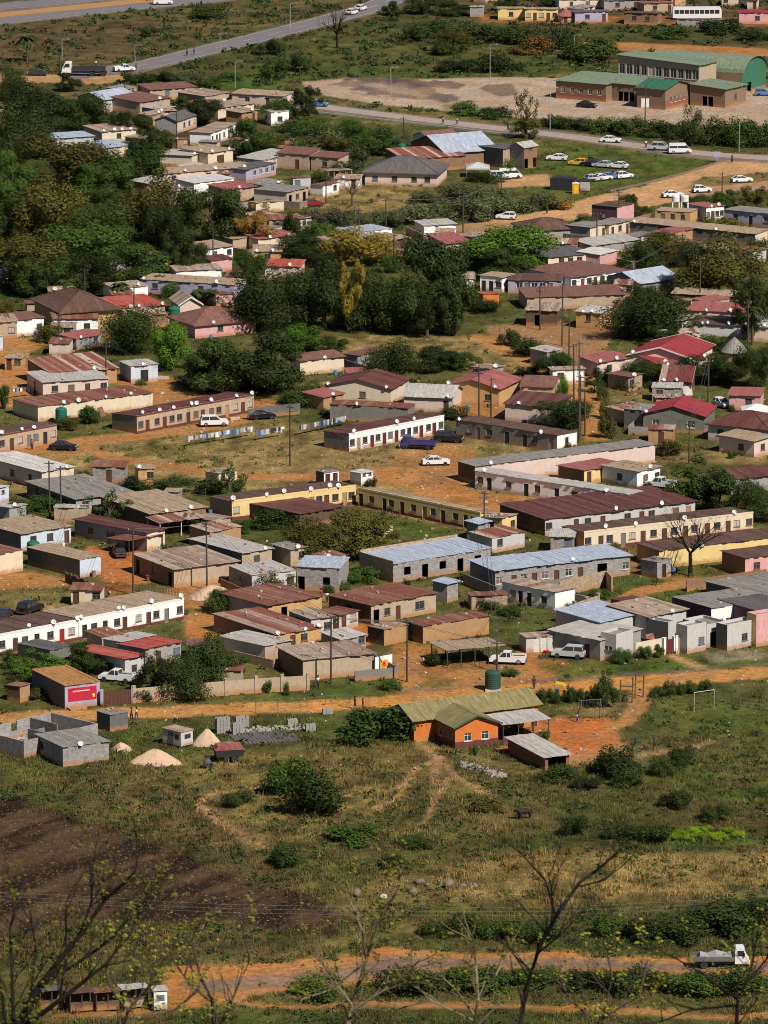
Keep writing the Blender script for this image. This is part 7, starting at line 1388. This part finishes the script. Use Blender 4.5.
P_('dry', [(330, 900), (420, 860), (560, 852), (830, 850), (830, 895), (560, 905), (440, 905), (340, 925)], .85, 6, 10); P_('dkg', [(560, 905), (640, 915), (830, 890), (830, 950), (400, 950), (440, 930)], .6, 6, 8); P_('olive', [(-60, 930), (330, 930), (330, 968), (170, 970), (-60, 985)], .6, 6, 8); P_('brown', [(0, 940), (160, 940), (330, 935), (300, 955), (100, 962)], .6, 6, 10); P_('dry', [(330, 920), (440, 920), (430, 948), (200, 965), (330, 945)], .5, 4, 8)
P_('orange', [(540, 735), (556, 716), (600, 718), (618, 735), (622, 748), (604, 760), (570, 768), (548, 752), (520, 752), (496, 748)], 1, 2.5, 5, 0); P_('red', [(540, 720), (612, 718), (622, 744), (560, 762), (510, 752)], .9, 3, 5, 0); S_('orange', [(608, 728), (626, 722), (636, 710), (640, 698), (640, 686)], 3.2, .9, 2, 3, 0); S_('tan', [(640, 756), (680, 750), (712, 742)], 1.6, .5); P_('tan', [(620, 742), (650, 752), (640, 758), (610, 752)], .6, 3)
for pts, w in (([(419, 742), (438, 757), (456, 775), (489, 797), (506, 812)], 1.5), ([(440, 757), (418, 770), (397, 797), (374, 807)], 1.4), ([(436, 760), (436, 785)], 1.0), ([(262, 785), (240, 788), (213, 793), (200, 805), (217, 820), (253, 842), (270, 850)], 1.5), ([(300, 800), (360, 792), (400, 785)], .9), ([(452, 778), (436, 800), (420, 830)], .8)): S_('tan', pts, w * .85, .6, 1.6, 2.6, .2)
S_('orange2', [(-60, 720), (60, 716), (140, 713), (256, 708), (330, 706), (420, 699), (520, 691), (600, 685), (680, 679), (768, 672), (840, 668)], 5.6, 1, 1.0, 1.2, 0); S_('roadb', [(396, 692), (460, 686), (540, 680), (640, 674), (768, 664), (840, 660)], 1.3, .6, 1.5, 3, 0)
for dv in (-2.4, -.9, 1.2, 2.6): S_('rut', [(u, v + dv) for u, v in [(-60, 720), (60, 716), (140, 713), (256, 708), (330, 706), (420, 699), (520, 691), (600, 685), (680, 679), (768, 672), (840, 668)]], .25, .5, .5, .9, 0)
for pts in ([(-40, 466), (40, 448), (85, 441), (140, 436), (200, 428), (270, 412)], [(84, 442), (92, 450), (110, 457), (150, 464), (200, 471), (256, 476), (330, 477), (380, 472)], [(520, 660), (545, 640), (590, 622), (612, 608), (640, 592), (690, 582), (800, 574)], [(330, 478), (400, 484), (450, 478), (470, 462)], [(400, 645), (405, 670), (430, 690)], [(400, 650), (440, 668), (500, 684)], [(560, 372), (580, 392), (592, 420), (598, 440)]):
    for dv in (-1.0, 1.0): S_('rut', [(u + dv * .8, v + dv) for u, v in pts], .3, .5, .5, 1.0, 0)
# lower road
P_('orange', [(165, 968), (200, 964), (256, 963), (300, 960), (384, 952), (470, 951), (560, 951), (660, 955), (830, 958), (830, 980), (660, 974), (560, 970), (470, 970), (384, 978), (300, 988), (256, 994), (240, 1004), (185, 1008), (160, 995)], 1, 2, 3, 0); P_('roadb', [(180, 985), (256, 974), (300, 970), (384, 960), (470, 957), (560, 957), (660, 961), (830, 965), (830, 976), (660, 971), (560, 967), (470, 967), (384, 974), (300, 983), (256, 988), (200, 996)], .95, 1.5, 2, 0)
S_('orange', [(60, 1018), (180, 1004), (256, 1002), (384, 1004), (512, 1006), (640, 1012), (800, 1018)], 3.2, .8, 2, 4, 0); P_('green', [(-60, 1024), (200, 1012), (768, 1016), (830, 1060), (-60, 1060)], .8, 4, 6)
for pts, w in (([(75, 74), (105, 71), (135, 68), (200, 52), (256, 38), (320, 22), (372, 8), (400, -4), (430, -18)], 5), ([(-60, 28), (0, 21), (60, 14.5), (120, 8), (195, 1), (300, -12)], 4), ([(-60, 15), (0, 11), (60, 5), (120, 0)], 8), ([(300, 104), (330, 108), (360, 112), (440, 122), (512, 130), (560, 135), (620, 143), (660, 150), (720, 157), (800, 160)], 4)): S_('asphalt', pts, w, 1, 1, 1, 0)
# grid
def axis(lo, hi, fine, ext):
    a = np.arange(lo, hi + fine, fine); l = lo - np.cumsum(fine * 1.35 ** np.arange(1, 40)); h_ = a[-1] + np.cumsum(fine * 1.35 ** np.arange(1, 40))
    return np.concatenate([l[l > -ext][::-1], a, h_[h_ < ext]])
gx = axis(-130, 130, .62, 9000); gy = axis(648, 1640, 1.45, 14000)
gy = np.unique(np.concatenate([gy[(gy < 0) | (gy > 640)], np.arange(0, 640, 12.0)]))
X, Y = np.meshgrid(gx, gy); Z = H(X, Y)
fx, fy = X.ravel(), Y.ravel()
yy = fy * cos(PIT) + CH * sin(PIT); yy = np.where(yy > 50, yy, 50)
U = 384 + F * fx / yy; V = 512 - F * (fy * sin(PIT) - CH * cos(PIT)) / yy
n1 = fbm(fx / 7, fy / 7, 4, 1); n2 = fbm(fx / 2.2, fy / 3.0, 3, 2); n3 = fbm(fx / 22, fy / 30, 4, 5)
C = np.array(LD['olive'])[None] * (1 - 0) + np.zeros((len(fx), 3))
t = np.clip((n1 - .50) / .2, 0, 1)[:, None]; C = C * (1 - .5 * t) + np.array(LD['dry']) * .5 * t
G = np.ones(len(fx))
KV = 3.0
jn = (n2 - .5) * 2; jn1 = (n1 - .5) * 2
inview = (U > -330) & (U < 1100) & (V < 1110) & (V > -70)
idx = np.nonzero(inview)[0]; u_, v_ = U[idx], V[idx] * KV; j_ = jn[idx] * .6 + jn1[idx] * .7
def segdist(pts, closed):
    d = np.full(len(u_), 1e9); ins = np.zeros(len(u_), bool); q = pts + [pts[0]] if closed else pts
    for (a, b), (c, e) in zip(q, q[1:]):
        b *= KV; e *= KV; dx, dy = c - a, e - b; l2 = dx * dx + dy * dy + 1e-9
        tt = np.clip(((u_ - a) * dx + (v_ - b) * dy) / l2, 0, 1); d = np.minimum(d, np.hypot(u_ - a - tt * dx, v_ - b - tt * dy))
        if closed and abs(dy) > 1e-9:
            cr = ((b > v_) != (e > v_)) & (u_ < dx * (v_ - b) / dy + a); ins ^= cr
    return np.where(ins, -d, d) if closed else d
for kind, pts, c, k, soft, jit, g in PA:
    if kind == 'p': sd = segdist(list(pts), True)
    else: hw, g = g; sd = segdist(list(pts), False) - hw * KV
    sd = sd + j_ * jit * 1.6
    w = np.clip(.5 - sd / (soft * 2.4), 0, 1); w = w * w * (3 - 2 * w) * k
    if kind == 'p' and g is None and k < .95: w = w * np.clip(.55 + 1.5 * (n3[idx] - .35) + .5 * jn[idx], .15, 1.15).clip(0, 1)
    if c == 'plough': PLW = np.zeros(len(fx)); PLW[idx] = w
    if g is None: g = 0.0 if c in ('orange', 'red', 'tan', 'pale', 'oil', 'asphalt', 'roadb', 'field') else 1.0
    C[idx] = C[idx] * (1 - w[:, None]) + np.array(LD[c]) * w[:, None]
    G[idx] = G[idx] * (1 - w) + g * w
grs = np.clip(G, 0, 1); C *= (1 + (1.5 * n2 - .76) * (.25 + .75 * grs) - .0)[:, None]
dirt = (1 - np.clip(G, 0, 1))[:, None]; var = np.clip((fbm(fx / 4, fy / 9, 4, 21) - .35) / .3, 0, 1)[:, None]
C = C * (1 - dirt * .38 * var) + np.array((.36, .22, .12)) * dirt * .38 * var
br_ = np.clip((fbm(fx / 5, fy / 7, 4, 31) - .47) / .12, 0, 1)[:, None] * (1 - dirt); br_ = br_ * np.clip(.35 + (V[:, None] - 640) / 200, .3, 1); C = C * (1 - .3 * br_) + np.array((.15, .10, .048)) * .3 * br_
# furrows of the ploughed strip
pl = (G > .2) & (G < .45) & (V > 775) & (U < 350); ang = radians(-40); across = fx * sin(ang) + fy * cos(ang) * .55; along = fx * cos(ang) - fy * sin(ang)
fur = fbm(across / 2.2, along / 16, 3, 41); fur2 = fbm(fx / 1.0, fy / 1.6, 3, 43)
kf = PLW[:, None]; tone = np.clip((fur - .40) / .2, 0, 1)[:, None]; C = C * (1 - kf) + kf * (np.array((.020, .013, .008)) * (1 - tone) + np.array((.085, .054, .030)) * tone) * (.5 + fur2[:, None])
# wheel ruts and furrows are only tones in the vertex colour
ny_, nx_ = X.shape
me = bpy.data.meshes.new('ground')
co = np.stack([fx, fy, Z.ravel()], 1); me.vertices.add(len(co)); me.vertices.foreach_set('co', co.ravel())
ii = np.arange(ny_ * nx_).reshape(ny_, nx_); q = np.stack([ii[:-1, :-1], ii[:-1, 1:], ii[1:, 1:], ii[1:, :-1]], -1).reshape(-1, 4); nq = len(q)
me.loops.add(nq * 4); me.loops.foreach_set('vertex_index', q.ravel()); me.polygons.add(nq); me.polygons.foreach_set('loop_start', np.arange(nq) * 4); me.polygons.foreach_set('loop_total', np.full(nq, 4)); me.polygons.foreach_set('use_smooth', np.ones(nq, bool))
ca = me.color_attributes.new('Col', 'FLOAT_COLOR', 'POINT'); ca.data.foreach_set('color', np.concatenate([C, G[:, None]], 1).ravel().astype(np.float32)); me.update(calc_edges=True)
m, nt, b = newmat('ground'); at_ = N(nt, 'ShaderNodeAttribute'); at_.attribute_name = 'Col'; ge = N(nt, 'ShaderNodeNewGeometry')
na = noise(nt, ge.outputs['Position'], 1.1, 6, .75); nb = noise(nt, ge.outputs['Position'], .16, 4)
col = mixc(nt, 1, at_.outputs['Color'], mixc(nt, ramp(nt, na, .3, .7), (.5, .52, .55), (1.5, 1.42, 1.3)), 'MULTIPLY')
col = mixc(nt, 1, col, mixc(nt, ramp(nt, nb, .3, .7), (.82, .86, .9), (1.16, 1.12, 1.0)), 'MULTIPLY')
L(nt, col, b.inputs['Base Color']); b.inputs['Roughness'].default_value = .95; b.inputs['Specular IOR Level'].default_value = .1; bump(nt, b, na, .9, .25)
me.materials.append(m); M['ground'] = m
go = link('ground', me); go['kind'] = 'structure'
# road sheets
def road(pts, hw, mat, name, z=.03, line=None, dash=None):
    P = [at(*p) for p in pts]; Q = []
    for a, b2 in zip(P, P[1:]):
        n = max(2, int((b2 - a).length / 6)); Q += [a.lerp(b2, i / n) for i in range(n)]
    Q.append(P[-1])
    for _ in range(6): Q = [Q[0]] + [(Q[i - 1] + Q[i] * 2 + Q[i + 1]) / 4 for i in range(1, len(Q) - 1)] + [Q[-1]]
    def strip(o0, o1, zz, nm, mt, gaps=None):
        mb = MB()
        for i in range(len(Q) - 1):
            if gaps and (i % gaps): continue
            d0 = (Q[min(i + 1, len(Q) - 1)] - Q[max(i - 1, 0)]).normalized(); d1 = (Q[min(i + 2, len(Q) - 1)] - Q[i]).normalized(); n0 = Vector((-d0.y, d0.x, 0)); n1_ = Vector((-d1.y, d1.x, 0))
            mb.poly([Q[i] + n0 * o0 + Vector((0, 0, zz)), Q[i + 1] + n1_ * o0 + Vector((0, 0, zz)), Q[i + 1] + n1_ * o1 + Vector((0, 0, zz)), Q[i] + n0 * o1 + Vector((0, 0, zz))])
        o = mb.build(nm, mt); o['kind'] = 'structure'; return o
    strip(-hw, hw, z, name, mat)
    if line:
        strip(-hw + .25, -hw + .42, z + .02, 'road_marking', line); strip(hw - .42, hw - .25, z + .02, 'road_marking', line); strip(-.08, .08, z + .02, 'road_marking', line, 2)
flat('roadgrey', (.175, .155, .165), .85, .2, .2, .5); flat('linew', (.5, .48, .44), .8, .2); flat('verge', (.38, .21, .09), .9, .2, .1, .6); flat('street', (.33, .27, .23), .9, .2, .15, .5)
road([(75, 74), (105, 71), (135, 68), (200, 52), (256, 38), (320, 22), (372, 8), (400, -4), (430, -18)], 4.4, 'roadgrey', 'asphalt_road', line='linew')
road([(-60, 28), (0, 21), (60, 14.5), (120, 8), (195, 1), (300, -12)], 5.0, 'roadgrey', 'highway', line='linew'); road([(-60, 22), (0, 15), (60, 9), (120, 3), (195, -4)], 3.5, 'verge', 'highway_verge', z=.06); road([(-60, 12), (0, 7), (60, 2), (120, -4)], 5.0, 'roadgrey', 'highway', line='linew')
road([(300, 104), (330, 108), (360, 112), (440, 122), (512, 130), (560, 135), (620, 143), (660, 150), (720, 157), (800, 160)], 2.9, 'street', 'paved_street', z=.04)
# ------------------------------------------------------------------ grass
def scatter(n, vlo, vhi, hsz, wsz, name, seed, label, cat, tint, gmin=.45):
    r = np.random.RandomState(seed)
    y0, y1 = at(384, vhi).y, at(384, vlo).y
    y = r.uniform(y0, y1, n * 2); x = r.uniform(-1, 1, n * 2) * (y * .068 + 6)
    ix = np.clip(np.searchsorted(gx, x), 1, nx_ - 1); iy = np.clip(np.searchsorted(gy, y), 1, ny_ - 1); k = iy * nx_ + ix
    clump = fbm(x / 1.6, y / 2.2, 3, seed + 3)
    keep = (G[k] > gmin) & (r.rand(n * 2) < np.clip((clump - .38) * 4.5, .03, 1)); x, y, k = x[keep][:n], y[keep][:n], k[keep][:n]; n = len(x)
    z = H(x, y); base = C[k]; sz = np.clip((fbm(x / 5, y / 6, 3, seed + 8) - .2) * 2.2, .35, 1.6)
    nb_ = 4; VV = []; CC = []
    for j in range(nb_):
        a = r.uniform(0, 2 * pi, n); hh = hsz * sz * r.uniform(.5, 1.3, n); ww = wsz * r.uniform(.6, 1.3, n); lean = r.uniform(.1, .7, n) * hh; a2 = a + 1.57
        px, py = x + r.normal(0, .14, n), y + r.normal(0, .14, n)
        VV.append(np.stack([np.stack([px - np.cos(a2) * ww, py - np.sin(a2) * ww, z - .03], 1), np.stack([px + np.cos(a2) * ww, py + np.sin(a2) * ww, z - .03], 1), np.stack([px + np.cos(a) * lean, py + np.sin(a) * lean, z + hh], 1)], 1))
        f = r.uniform(.35, 1.9, (n, 1)); CC.append(np.repeat((base * f * np.array(tint))[:, None, :], 3, 1))
    VV = np.concatenate(VV).reshape(-1, 3); CC = np.concatenate(CC).reshape(-1, 3); nf = len(VV) // 3
    me = bpy.data.meshes.new(name); me.vertices.add(len(VV)); me.vertices.foreach_set('co', VV.ravel()); me.loops.add(nf * 3); me.loops.foreach_set('vertex_index', np.arange(nf * 3)); me.polygons.add(nf); me.polygons.foreach_set('loop_start', np.arange(nf) * 3); me.polygons.foreach_set('loop_total', np.full(nf, 3))
    ca = me.color_attributes.new('Col', 'FLOAT_COLOR', 'POINT'); ca.data.foreach_set('color', np.concatenate([CC, np.ones((len(CC), 1))], 1).ravel().astype(np.float32)); me.update(calc_edges=True)
    me.materials.append(M['grassm']); o = link(name, me); tag(o, label, cat, kind='stuff')
m, nt, b = newmat('grassm'); at_ = N(nt, 'ShaderNodeAttribute'); at_.attribute_name = 'Col'; L(nt, at_.outputs['Color'], b.inputs['Base Color']); b.inputs['Roughness'].default_value = .8; M['grassm'] = m
def weeds(n, vlo, vhi, size, name, seed, label, gmin=.7, nl=16):
    r = np.random.RandomState(seed); y0, y1 = at(384, vhi).y, at(384, vlo).y; y = r.uniform(y0, y1, n * 3); x = r.uniform(-1, 1, n * 3) * (y * .068 + 6)
    ix = np.clip(np.searchsorted(gx, x), 1, nx_ - 1); iy = np.clip(np.searchsorted(gy, y), 1, ny_ - 1); k = iy * nx_ + ix
    keep = (G[k] > gmin) & (r.rand(n * 3) < np.clip((fbm(x / 4, y / 6, 3, seed) - .42) * 5, .04, 1)); x, y, k = x[keep][:n], y[keep][:n], k[keep][:n]; n = len(x); z = H(x, y)
    S_z = size * r.uniform(.3, 1.3, n) ** 1.3
    P = np.repeat(np.stack([x, y, z], 1), nl, 0); sz = np.repeat(S_z, nl); d = r.normal(size=(n * nl, 3)); d /= np.linalg.norm(d, axis=1)[:, None]; d[:, 2] = np.abs(d[:, 2]) * .8
    P = P + d * (sz * r.uniform(.4, 1.0, n * nl))[:, None]; nr = d + r.normal(size=d.shape) * .6; nr /= np.linalg.norm(nr, axis=1)[:, None]; a = np.cross(nr, r.normal(size=d.shape)); a /= np.linalg.norm(a, axis=1)[:, None]; b_ = np.cross(nr, a); q = (sz * .3 * r.uniform(.6, 1.3, n * nl))[:, None]
    VV = np.stack([P - a * q, P - b_ * q * .6, P + a * q, P + b_ * q * .6], 1).reshape(-1, 3); nf = n * nl
    hue = np.where(r.rand(n) < .3, 1.0, 0)[:, None]; base = (C[k] * .35 * np.array((.55, 1.0, .5)) + np.array((.016, .03, .008))) * (1 - hue) + C[k] * np.array((.95, .8, .7)) * hue * .8
    CC = np.repeat(np.repeat(base, nl, 0) * r.uniform(.5, 1.7, (nf, 1)), 4, 0)
    me = bpy.data.meshes.new(name); me.vertices.add(nf * 4); me.vertices.foreach_set('co', VV.ravel()); me.loops.add(nf * 4); me.loops.foreach_set('vertex_index', np.arange(nf * 4)); me.polygons.add(nf); me.polygons.foreach_set('loop_start', np.arange(nf) * 4); me.polygons.foreach_set('loop_total', np.full(nf, 4))
    ca = me.color_attributes.new('Col', 'FLOAT_COLOR', 'POINT'); ca.data.foreach_set('color', np.concatenate([CC, np.ones((len(CC), 1))], 1).ravel().astype(np.float32)); me.update(calc_edges=True); me.materials.append(M['grassm']); o = link(name, me); tag(o, label, 'weeds', kind='stuff')
scatter(95000, 715, 1030, .42, .045, 'dry_grass', 5, 'tufted dry and green grass on the lower slope', 'grass', (1.0, 1.0, .95))
weeds(5200, 720, 1030, .55, 'weeds', 9, 'low dark leafy weeds scattered over the lower slope')
scatter(70000, 100, 714, .34, .06, 'meadow_grass', 15, 'short grass between the houses and on the far banks', 'grass', (1, 1, .95), .55)
scatter(9000, 735, 1030, .85, .05, 'dry_grass', 25, 'tall reddish dry grass on the lower slope', 'grass', (1.25, .92, .72), .6)
weeds(5200, -25, 112, 1.1, 'wild_scrub', 33, 'dark scrub over the far banks', .8)
weeds(5500, 100, 714, .6, 'wild_scrub', 19, 'low leafy weeds between the houses and on the far banks', .8)
def clods():
    mb = MB(); rn = random.Random(4)
    for i in range(8000):
        u = rn.uniform(-20, 335); v = rn.uniform(790, 935); p = at(u, v)
        t = (u + 20) / 355
        if not (790 + 105 * t < v < 938 - 8 * t): continue
        z = Hs(p.x, p.y); s = rn.uniform(.04, .2) ; d = rn.random() < .2; s = s * .55 if d else s
        if d:
            a = rn.uniform(0, 3.14); k = s * 1.7; mb.poly([(p.x - k * cos(a), p.y - k * sin(a), z + .02), (p.x + .02, p.y - .05, z + .05), (p.x + k * cos(a), p.y + k * sin(a), z + .06), (p.x, p.y + .06, z + .1)], 1); continue
        mb.poly([(p.x - s, p.y - s * .6, z), (p.x + s, p.y - s * .8, z), (p.x + s * .7, p.y + s * .3, z + s * .9), (p.x - s * .6, p.y + s * .2, z + s * .8)], 1 if d else 0)
        mb.poly([(p.x - s, p.y - s * .6, z), (p.x - s * .6, p.y + s * .2, z + s * .8), (p.x + s * .7, p.y + s * .3, z + s * .9), (p.x + .1, p.y + s * 1.2, z)], 1 if d else 0)
    flat('clod', (.06, .036, .026), .95, .3, .1); flat('straw', (.26, .195, .14), .9, .2, .1)
    o = mb.build('soil_clods', ['clod', 'straw']); tag(o, 'dark turned soil clods with pale straw on the ploughed strip', 'soil', kind='stuff')
clods()

def litter():
    rn = random.Random(8); mb = MB(); n = 0
    while n < 2600:
        u, v = rn.uniform(-5, 773), rn.uniform(335, 770); q = at(u, v); ix = min(max(int(np.searchsorted(gx, q.x)), 1), nx_ - 1); iy = min(max(int(np.searchsorted(gy, q.y)), 1), ny_ - 1)
        if G[iy * nx_ + ix] > .55 and rn.random() < .8: continue
        n += 1; s = rn.uniform(.05, .22) * (1.8 if rn.random() < .06 else 1); a = rn.uniform(0, 3.1); c_, s_ = cos(a) * s, sin(a) * s; z = Hs(q.x, q.y); mb.poly([(q.x - c_, q.y - s_, z), (q.x + s_, q.y - c_, z + .02), (q.x + c_, q.y + s_, z + s * .6), (q.x - s_, q.y + c_, z + s * .9)], rn.choice([0, 0, 1, 1, 2, 3]))
    o = mb.build('litter', ['rubble', 'rock', 'wood', 'blockgrey']); tag(o, 'stones and litter strewn over the bare yards', 'litter', kind='stuff')
litter()
# ------------------------------------------------------------------ leafless young trees on the hillside in front of the camera
def forebranch(label, stems, dist, seed, leafy=.5, mat='barkd', sub=1.0):
    rnd = random.Random(seed); base = atd(stems[0][0][0], 1040, dist); bz = Hs(base.x, dist)
    root = thing('young_tree', T(base.x, dist, bz), label, 'tree', 'young trees on the near hillside'); inv = Vector((base.x, dist, bz))
    mb = MB(); leaves = []; ppm = F / dist
    tr = MB(); j = base - inv; tr.tube([Vector((rnd.uniform(-.3, .3), rnd.uniform(-.2, .2), -.2)), Vector((j.x * .4 + rnd.uniform(-.15, .15), 0, j.z * .5)), Vector((j.x, j.y, j.z))], [.11, .085, .05], 8); tr.build('trunk', mat, root)
    for st in stems:
        pts = []; dd = 0
        for i, (u, v, w) in enumerate(st):
            dd += rnd.uniform(-.25, .25) if i else 0
            pts.append((atd(u, v, dist + dd) - inv, w * .72 / ppm / 2))
        Q = [p for p, _ in pts]; R = [r for _, r in pts]
        if st is not stems[0] and (Q[0] - j).length > .02 and st[0][1] > 1020: Q = [j.lerp(Q[0], .0) - Vector((0, 0, .1))] + Q; R = [R[0]] + R
        mb.tube(Q, R, 7, cap=False)
        for i in range(1, len(Q)):
            for k in range(int(3 * sub)):
                t = rnd.random(); q = Q[i - 1].lerp(Q[i], t); d = (Q[i] - Q[i - 1]).normalized(); sd = Vector((rnd.gauss(0, 1), rnd.gauss(0, .8), rnd.gauss(0, .3)))
                nd = (d * .7 + sd.normalized() * .55 + Vector((0, 0, .25))).normalized()
                barebranch(mb, q, nd, rnd.uniform(22, 60) / ppm, max(R[i] * .5, .006), 2 if rnd.random() < .6 else 1, rnd, leaves, 2, lift=.3)
    mb.build('branches', mat, root)
    lb = MB()
    for q, d in leaves:
        if rnd.random() > leafy: continue
        for _ in range(rnd.randint(2, 4)):
            s = rnd.uniform(2.4, 5.6) / ppm; n = Vector((rnd.gauss(0, 1), rnd.gauss(0, 1), rnd.gauss(0, 1))).normalized(); a = n.cross(Vector((.3, .2, .9))).normalized(); b_ = n.cross(a); c = q + Vector((rnd.gauss(0, 1), rnd.gauss(0, 1), rnd.gauss(0, 1))) * s * .6
            lb.poly([c - a * s * .5, c - b_ * s * .25, c + a * s * .5, c + b_ * s * .25])
    if lb.f: lb.build('foliage', 'lf_new', root)
forebranch('dark leafing young tree filling the lower left corner', [[(10, 1040, 12), (40, 985, 9), (80, 935, 7), (105, 900, 5), (135, 872, 3.5), (140, 850, 2)], [(14, 1035, 8), (12, 975, 5), (10, 930, 4), (22, 880, 2.5)], [(40, 985, 6), (75, 965, 5), (110, 940, 4), (140, 905, 2.5)], [(80, 935, 5), (92, 900, 4), (90, 860, 2.5)], [(20, 1030, 9), (60, 1000, 7), (105, 965, 5), (130, 935, 3), (137, 915, 2)], [(5, 1020, 6), (0, 980, 4), (-6, 940, 3)], [(60, 1000, 4), (66, 950, 3), (66, 905, 2)], [(30, 1000, 4), (36, 950, 3), (30, 910, 2)]], 52, 11, .75, 'barkd', 1.15)
forebranch('grey forked young tree at the bottom left of centre', [[(215, 1040, 6), (212, 1000, 4.5), (200, 975, 4), (192, 940, 2.5)], [(215, 1036, 5), (232, 1000, 4), (250, 960, 3), (240, 920, 2)], [(212, 1002, 4), (190, 985, 3), (170, 955, 2)]], 58, 12, .5, 'bark', 1.3)
forebranch('pale forked young tree at the bottom centre', [[(345, 1045, 8), (352, 1005, 6), (366, 960, 5), (378, 925, 4), (400, 885, 3), (396, 870, 2)], [(366, 960, 4), (362, 930, 3), (350, 900, 2.4)], [(352, 1005, 4), (330, 975, 3), (312, 945, 2)], [(350, 1012, 4), (392, 985, 3.2), (420, 960, 2.4)], [(366, 962, 3), (330, 990, 2.5), (300, 1000, 2)]], 60, 13, .5, 'barkl', 1.4)
forebranch('dark leafless young tree with one long bough right of centre', [[(516, 1045, 9), (526, 990, 7.5), (540, 945, 7), (560, 910, 6), (580, 882, 5), (600, 868, 4), (622, 848, 2.2)], [(552, 922, 4), (553, 895, 3.4), (548, 872, 2.2)], [(556, 915, 4), (545, 880, 3), (518, 850, 2)], [(532, 972, 3.4), (514, 955, 2.6), (505, 940, 2)], [(575, 888, 3), (604, 880, 2.5), (622, 866, 1.6)], [(536, 955, 3), (560, 935, 2.4), (585, 910, 1.6)]], 56, 14, .22, 'barkd', .75)
forebranch('thin pale sapling between the two dark bottom trees', [[(470, 1045, 6), (478, 1000, 5), (476, 965, 3.6), (472, 935, 2.4)], [(478, 1000, 4), (496, 975, 3), (505, 955, 2)], [(474, 1015, 4), (456, 990, 3), (440, 975, 2)], [(472, 1020, 4), (430, 1000, 3), (395, 1010, 2)]], 60, 15, .55, 'barkl', 1.3)
forebranch('spindly leafing sapling left of the white truck', [[(590, 1045, 5), (606, 1005, 4), (612, 975, 3), (606, 945, 2)], [(600, 1020, 3.5), (640, 995, 2.8), (648, 960, 2)], [(600, 1025, 4), (570, 1000, 3), (560, 980, 2)]], 62, 16, .55, 'bark', 1.2)
forebranch('thin young tree in the lower right corner', [[(735, 1045, 7), (738, 1000, 5), (752, 965, 4), (758, 930, 2.4)], [(738, 1000, 4), (705, 975, 3), (670, 955, 2)], [(738, 1005, 4), (690, 1010, 3), (660, 1022, 2)], [(745, 985, 3.5), (766, 960, 3), (780, 930, 2)]], 58, 17, .45, 'barkd', 1.0)
forebranch('olive leafing sapling before the roadside stalls', [[(120, 1045, 6), (128, 1010, 5), (150, 985, 4), (160, 960, 2.5)], [(128, 1010, 4), (112, 990, 3), (105, 965, 2)], [(122, 1020, 4), (175, 1010, 3), (200, 990, 2)]], 55, 18, .7, 'bark', 1.4)
# ------------------------------------------------------------------ camera, light, sky
cam = bpy.data.cameras.new('camera'); co_ = bpy.data.objects.new('camera', cam); COL.objects.link(co_)
co_.location = (0, 0, CH); co_.rotation_euler = (pi / 2 - PIT, 0, 0); cam.sensor_fit = 'VERTICAL'; cam.sensor_height = 36; cam.lens = F / 1024 * 36; cam.clip_start = .5; cam.clip_end = 40000
cam.dof.use_dof = True; cam.dof.focus_distance = 930; cam.dof.aperture_fstop = 13
sc.camera = co_
SUN_EL, SUN_AZ = radians(46), radians(-50)          # azimuth from +X
sd = Vector((cos(SUN_EL) * cos(SUN_AZ), cos(SUN_EL) * sin(SUN_AZ), sin(SUN_EL)))
sl = bpy.data.lights.new('sun', 'SUN'); sl.energy = 5.0; sl.angle = radians(.53); sl.color = (1, .93, .82); so = bpy.data.objects.new('sun', sl); COL.objects.link(so)
so.rotation_euler = (-sd).to_track_quat('-Z', 'Y').to_euler(); so.location = (100, -100, 400)
w = bpy.data.worlds.new('World'); sc.world = w; w.use_nodes = True; nt = w.node_tree; bg = nt.nodes['Background']; sk = nt.nodes.new('ShaderNodeTexSky'); sk.sky_type = 'NISHITA'; sk.sun_disc = False; sk.sun_elevation = SUN_EL; sk.sun_rotation = pi / 2 - SUN_AZ; nt.links.new(sk.outputs[0], bg.inputs[0]); bg.inputs[1].default_value = .05; sk.air_density = .75; sk.dust_density = .4; sk.altitude = 700
sc.view_settings.view_transform = 'Standard'; sc.view_settings.look = 'None'; sc.view_settings.exposure = .14; sc.view_settings.gamma = 1
sc.render.engine = 'CYCLES'; sc.cycles.filter_width = 1.0; sc.cycles.max_bounces = 4; sc.cycles.diffuse_bounces = 1; sc.cycles.glossy_bounces = 2; sc.cycles.use_denoising = True
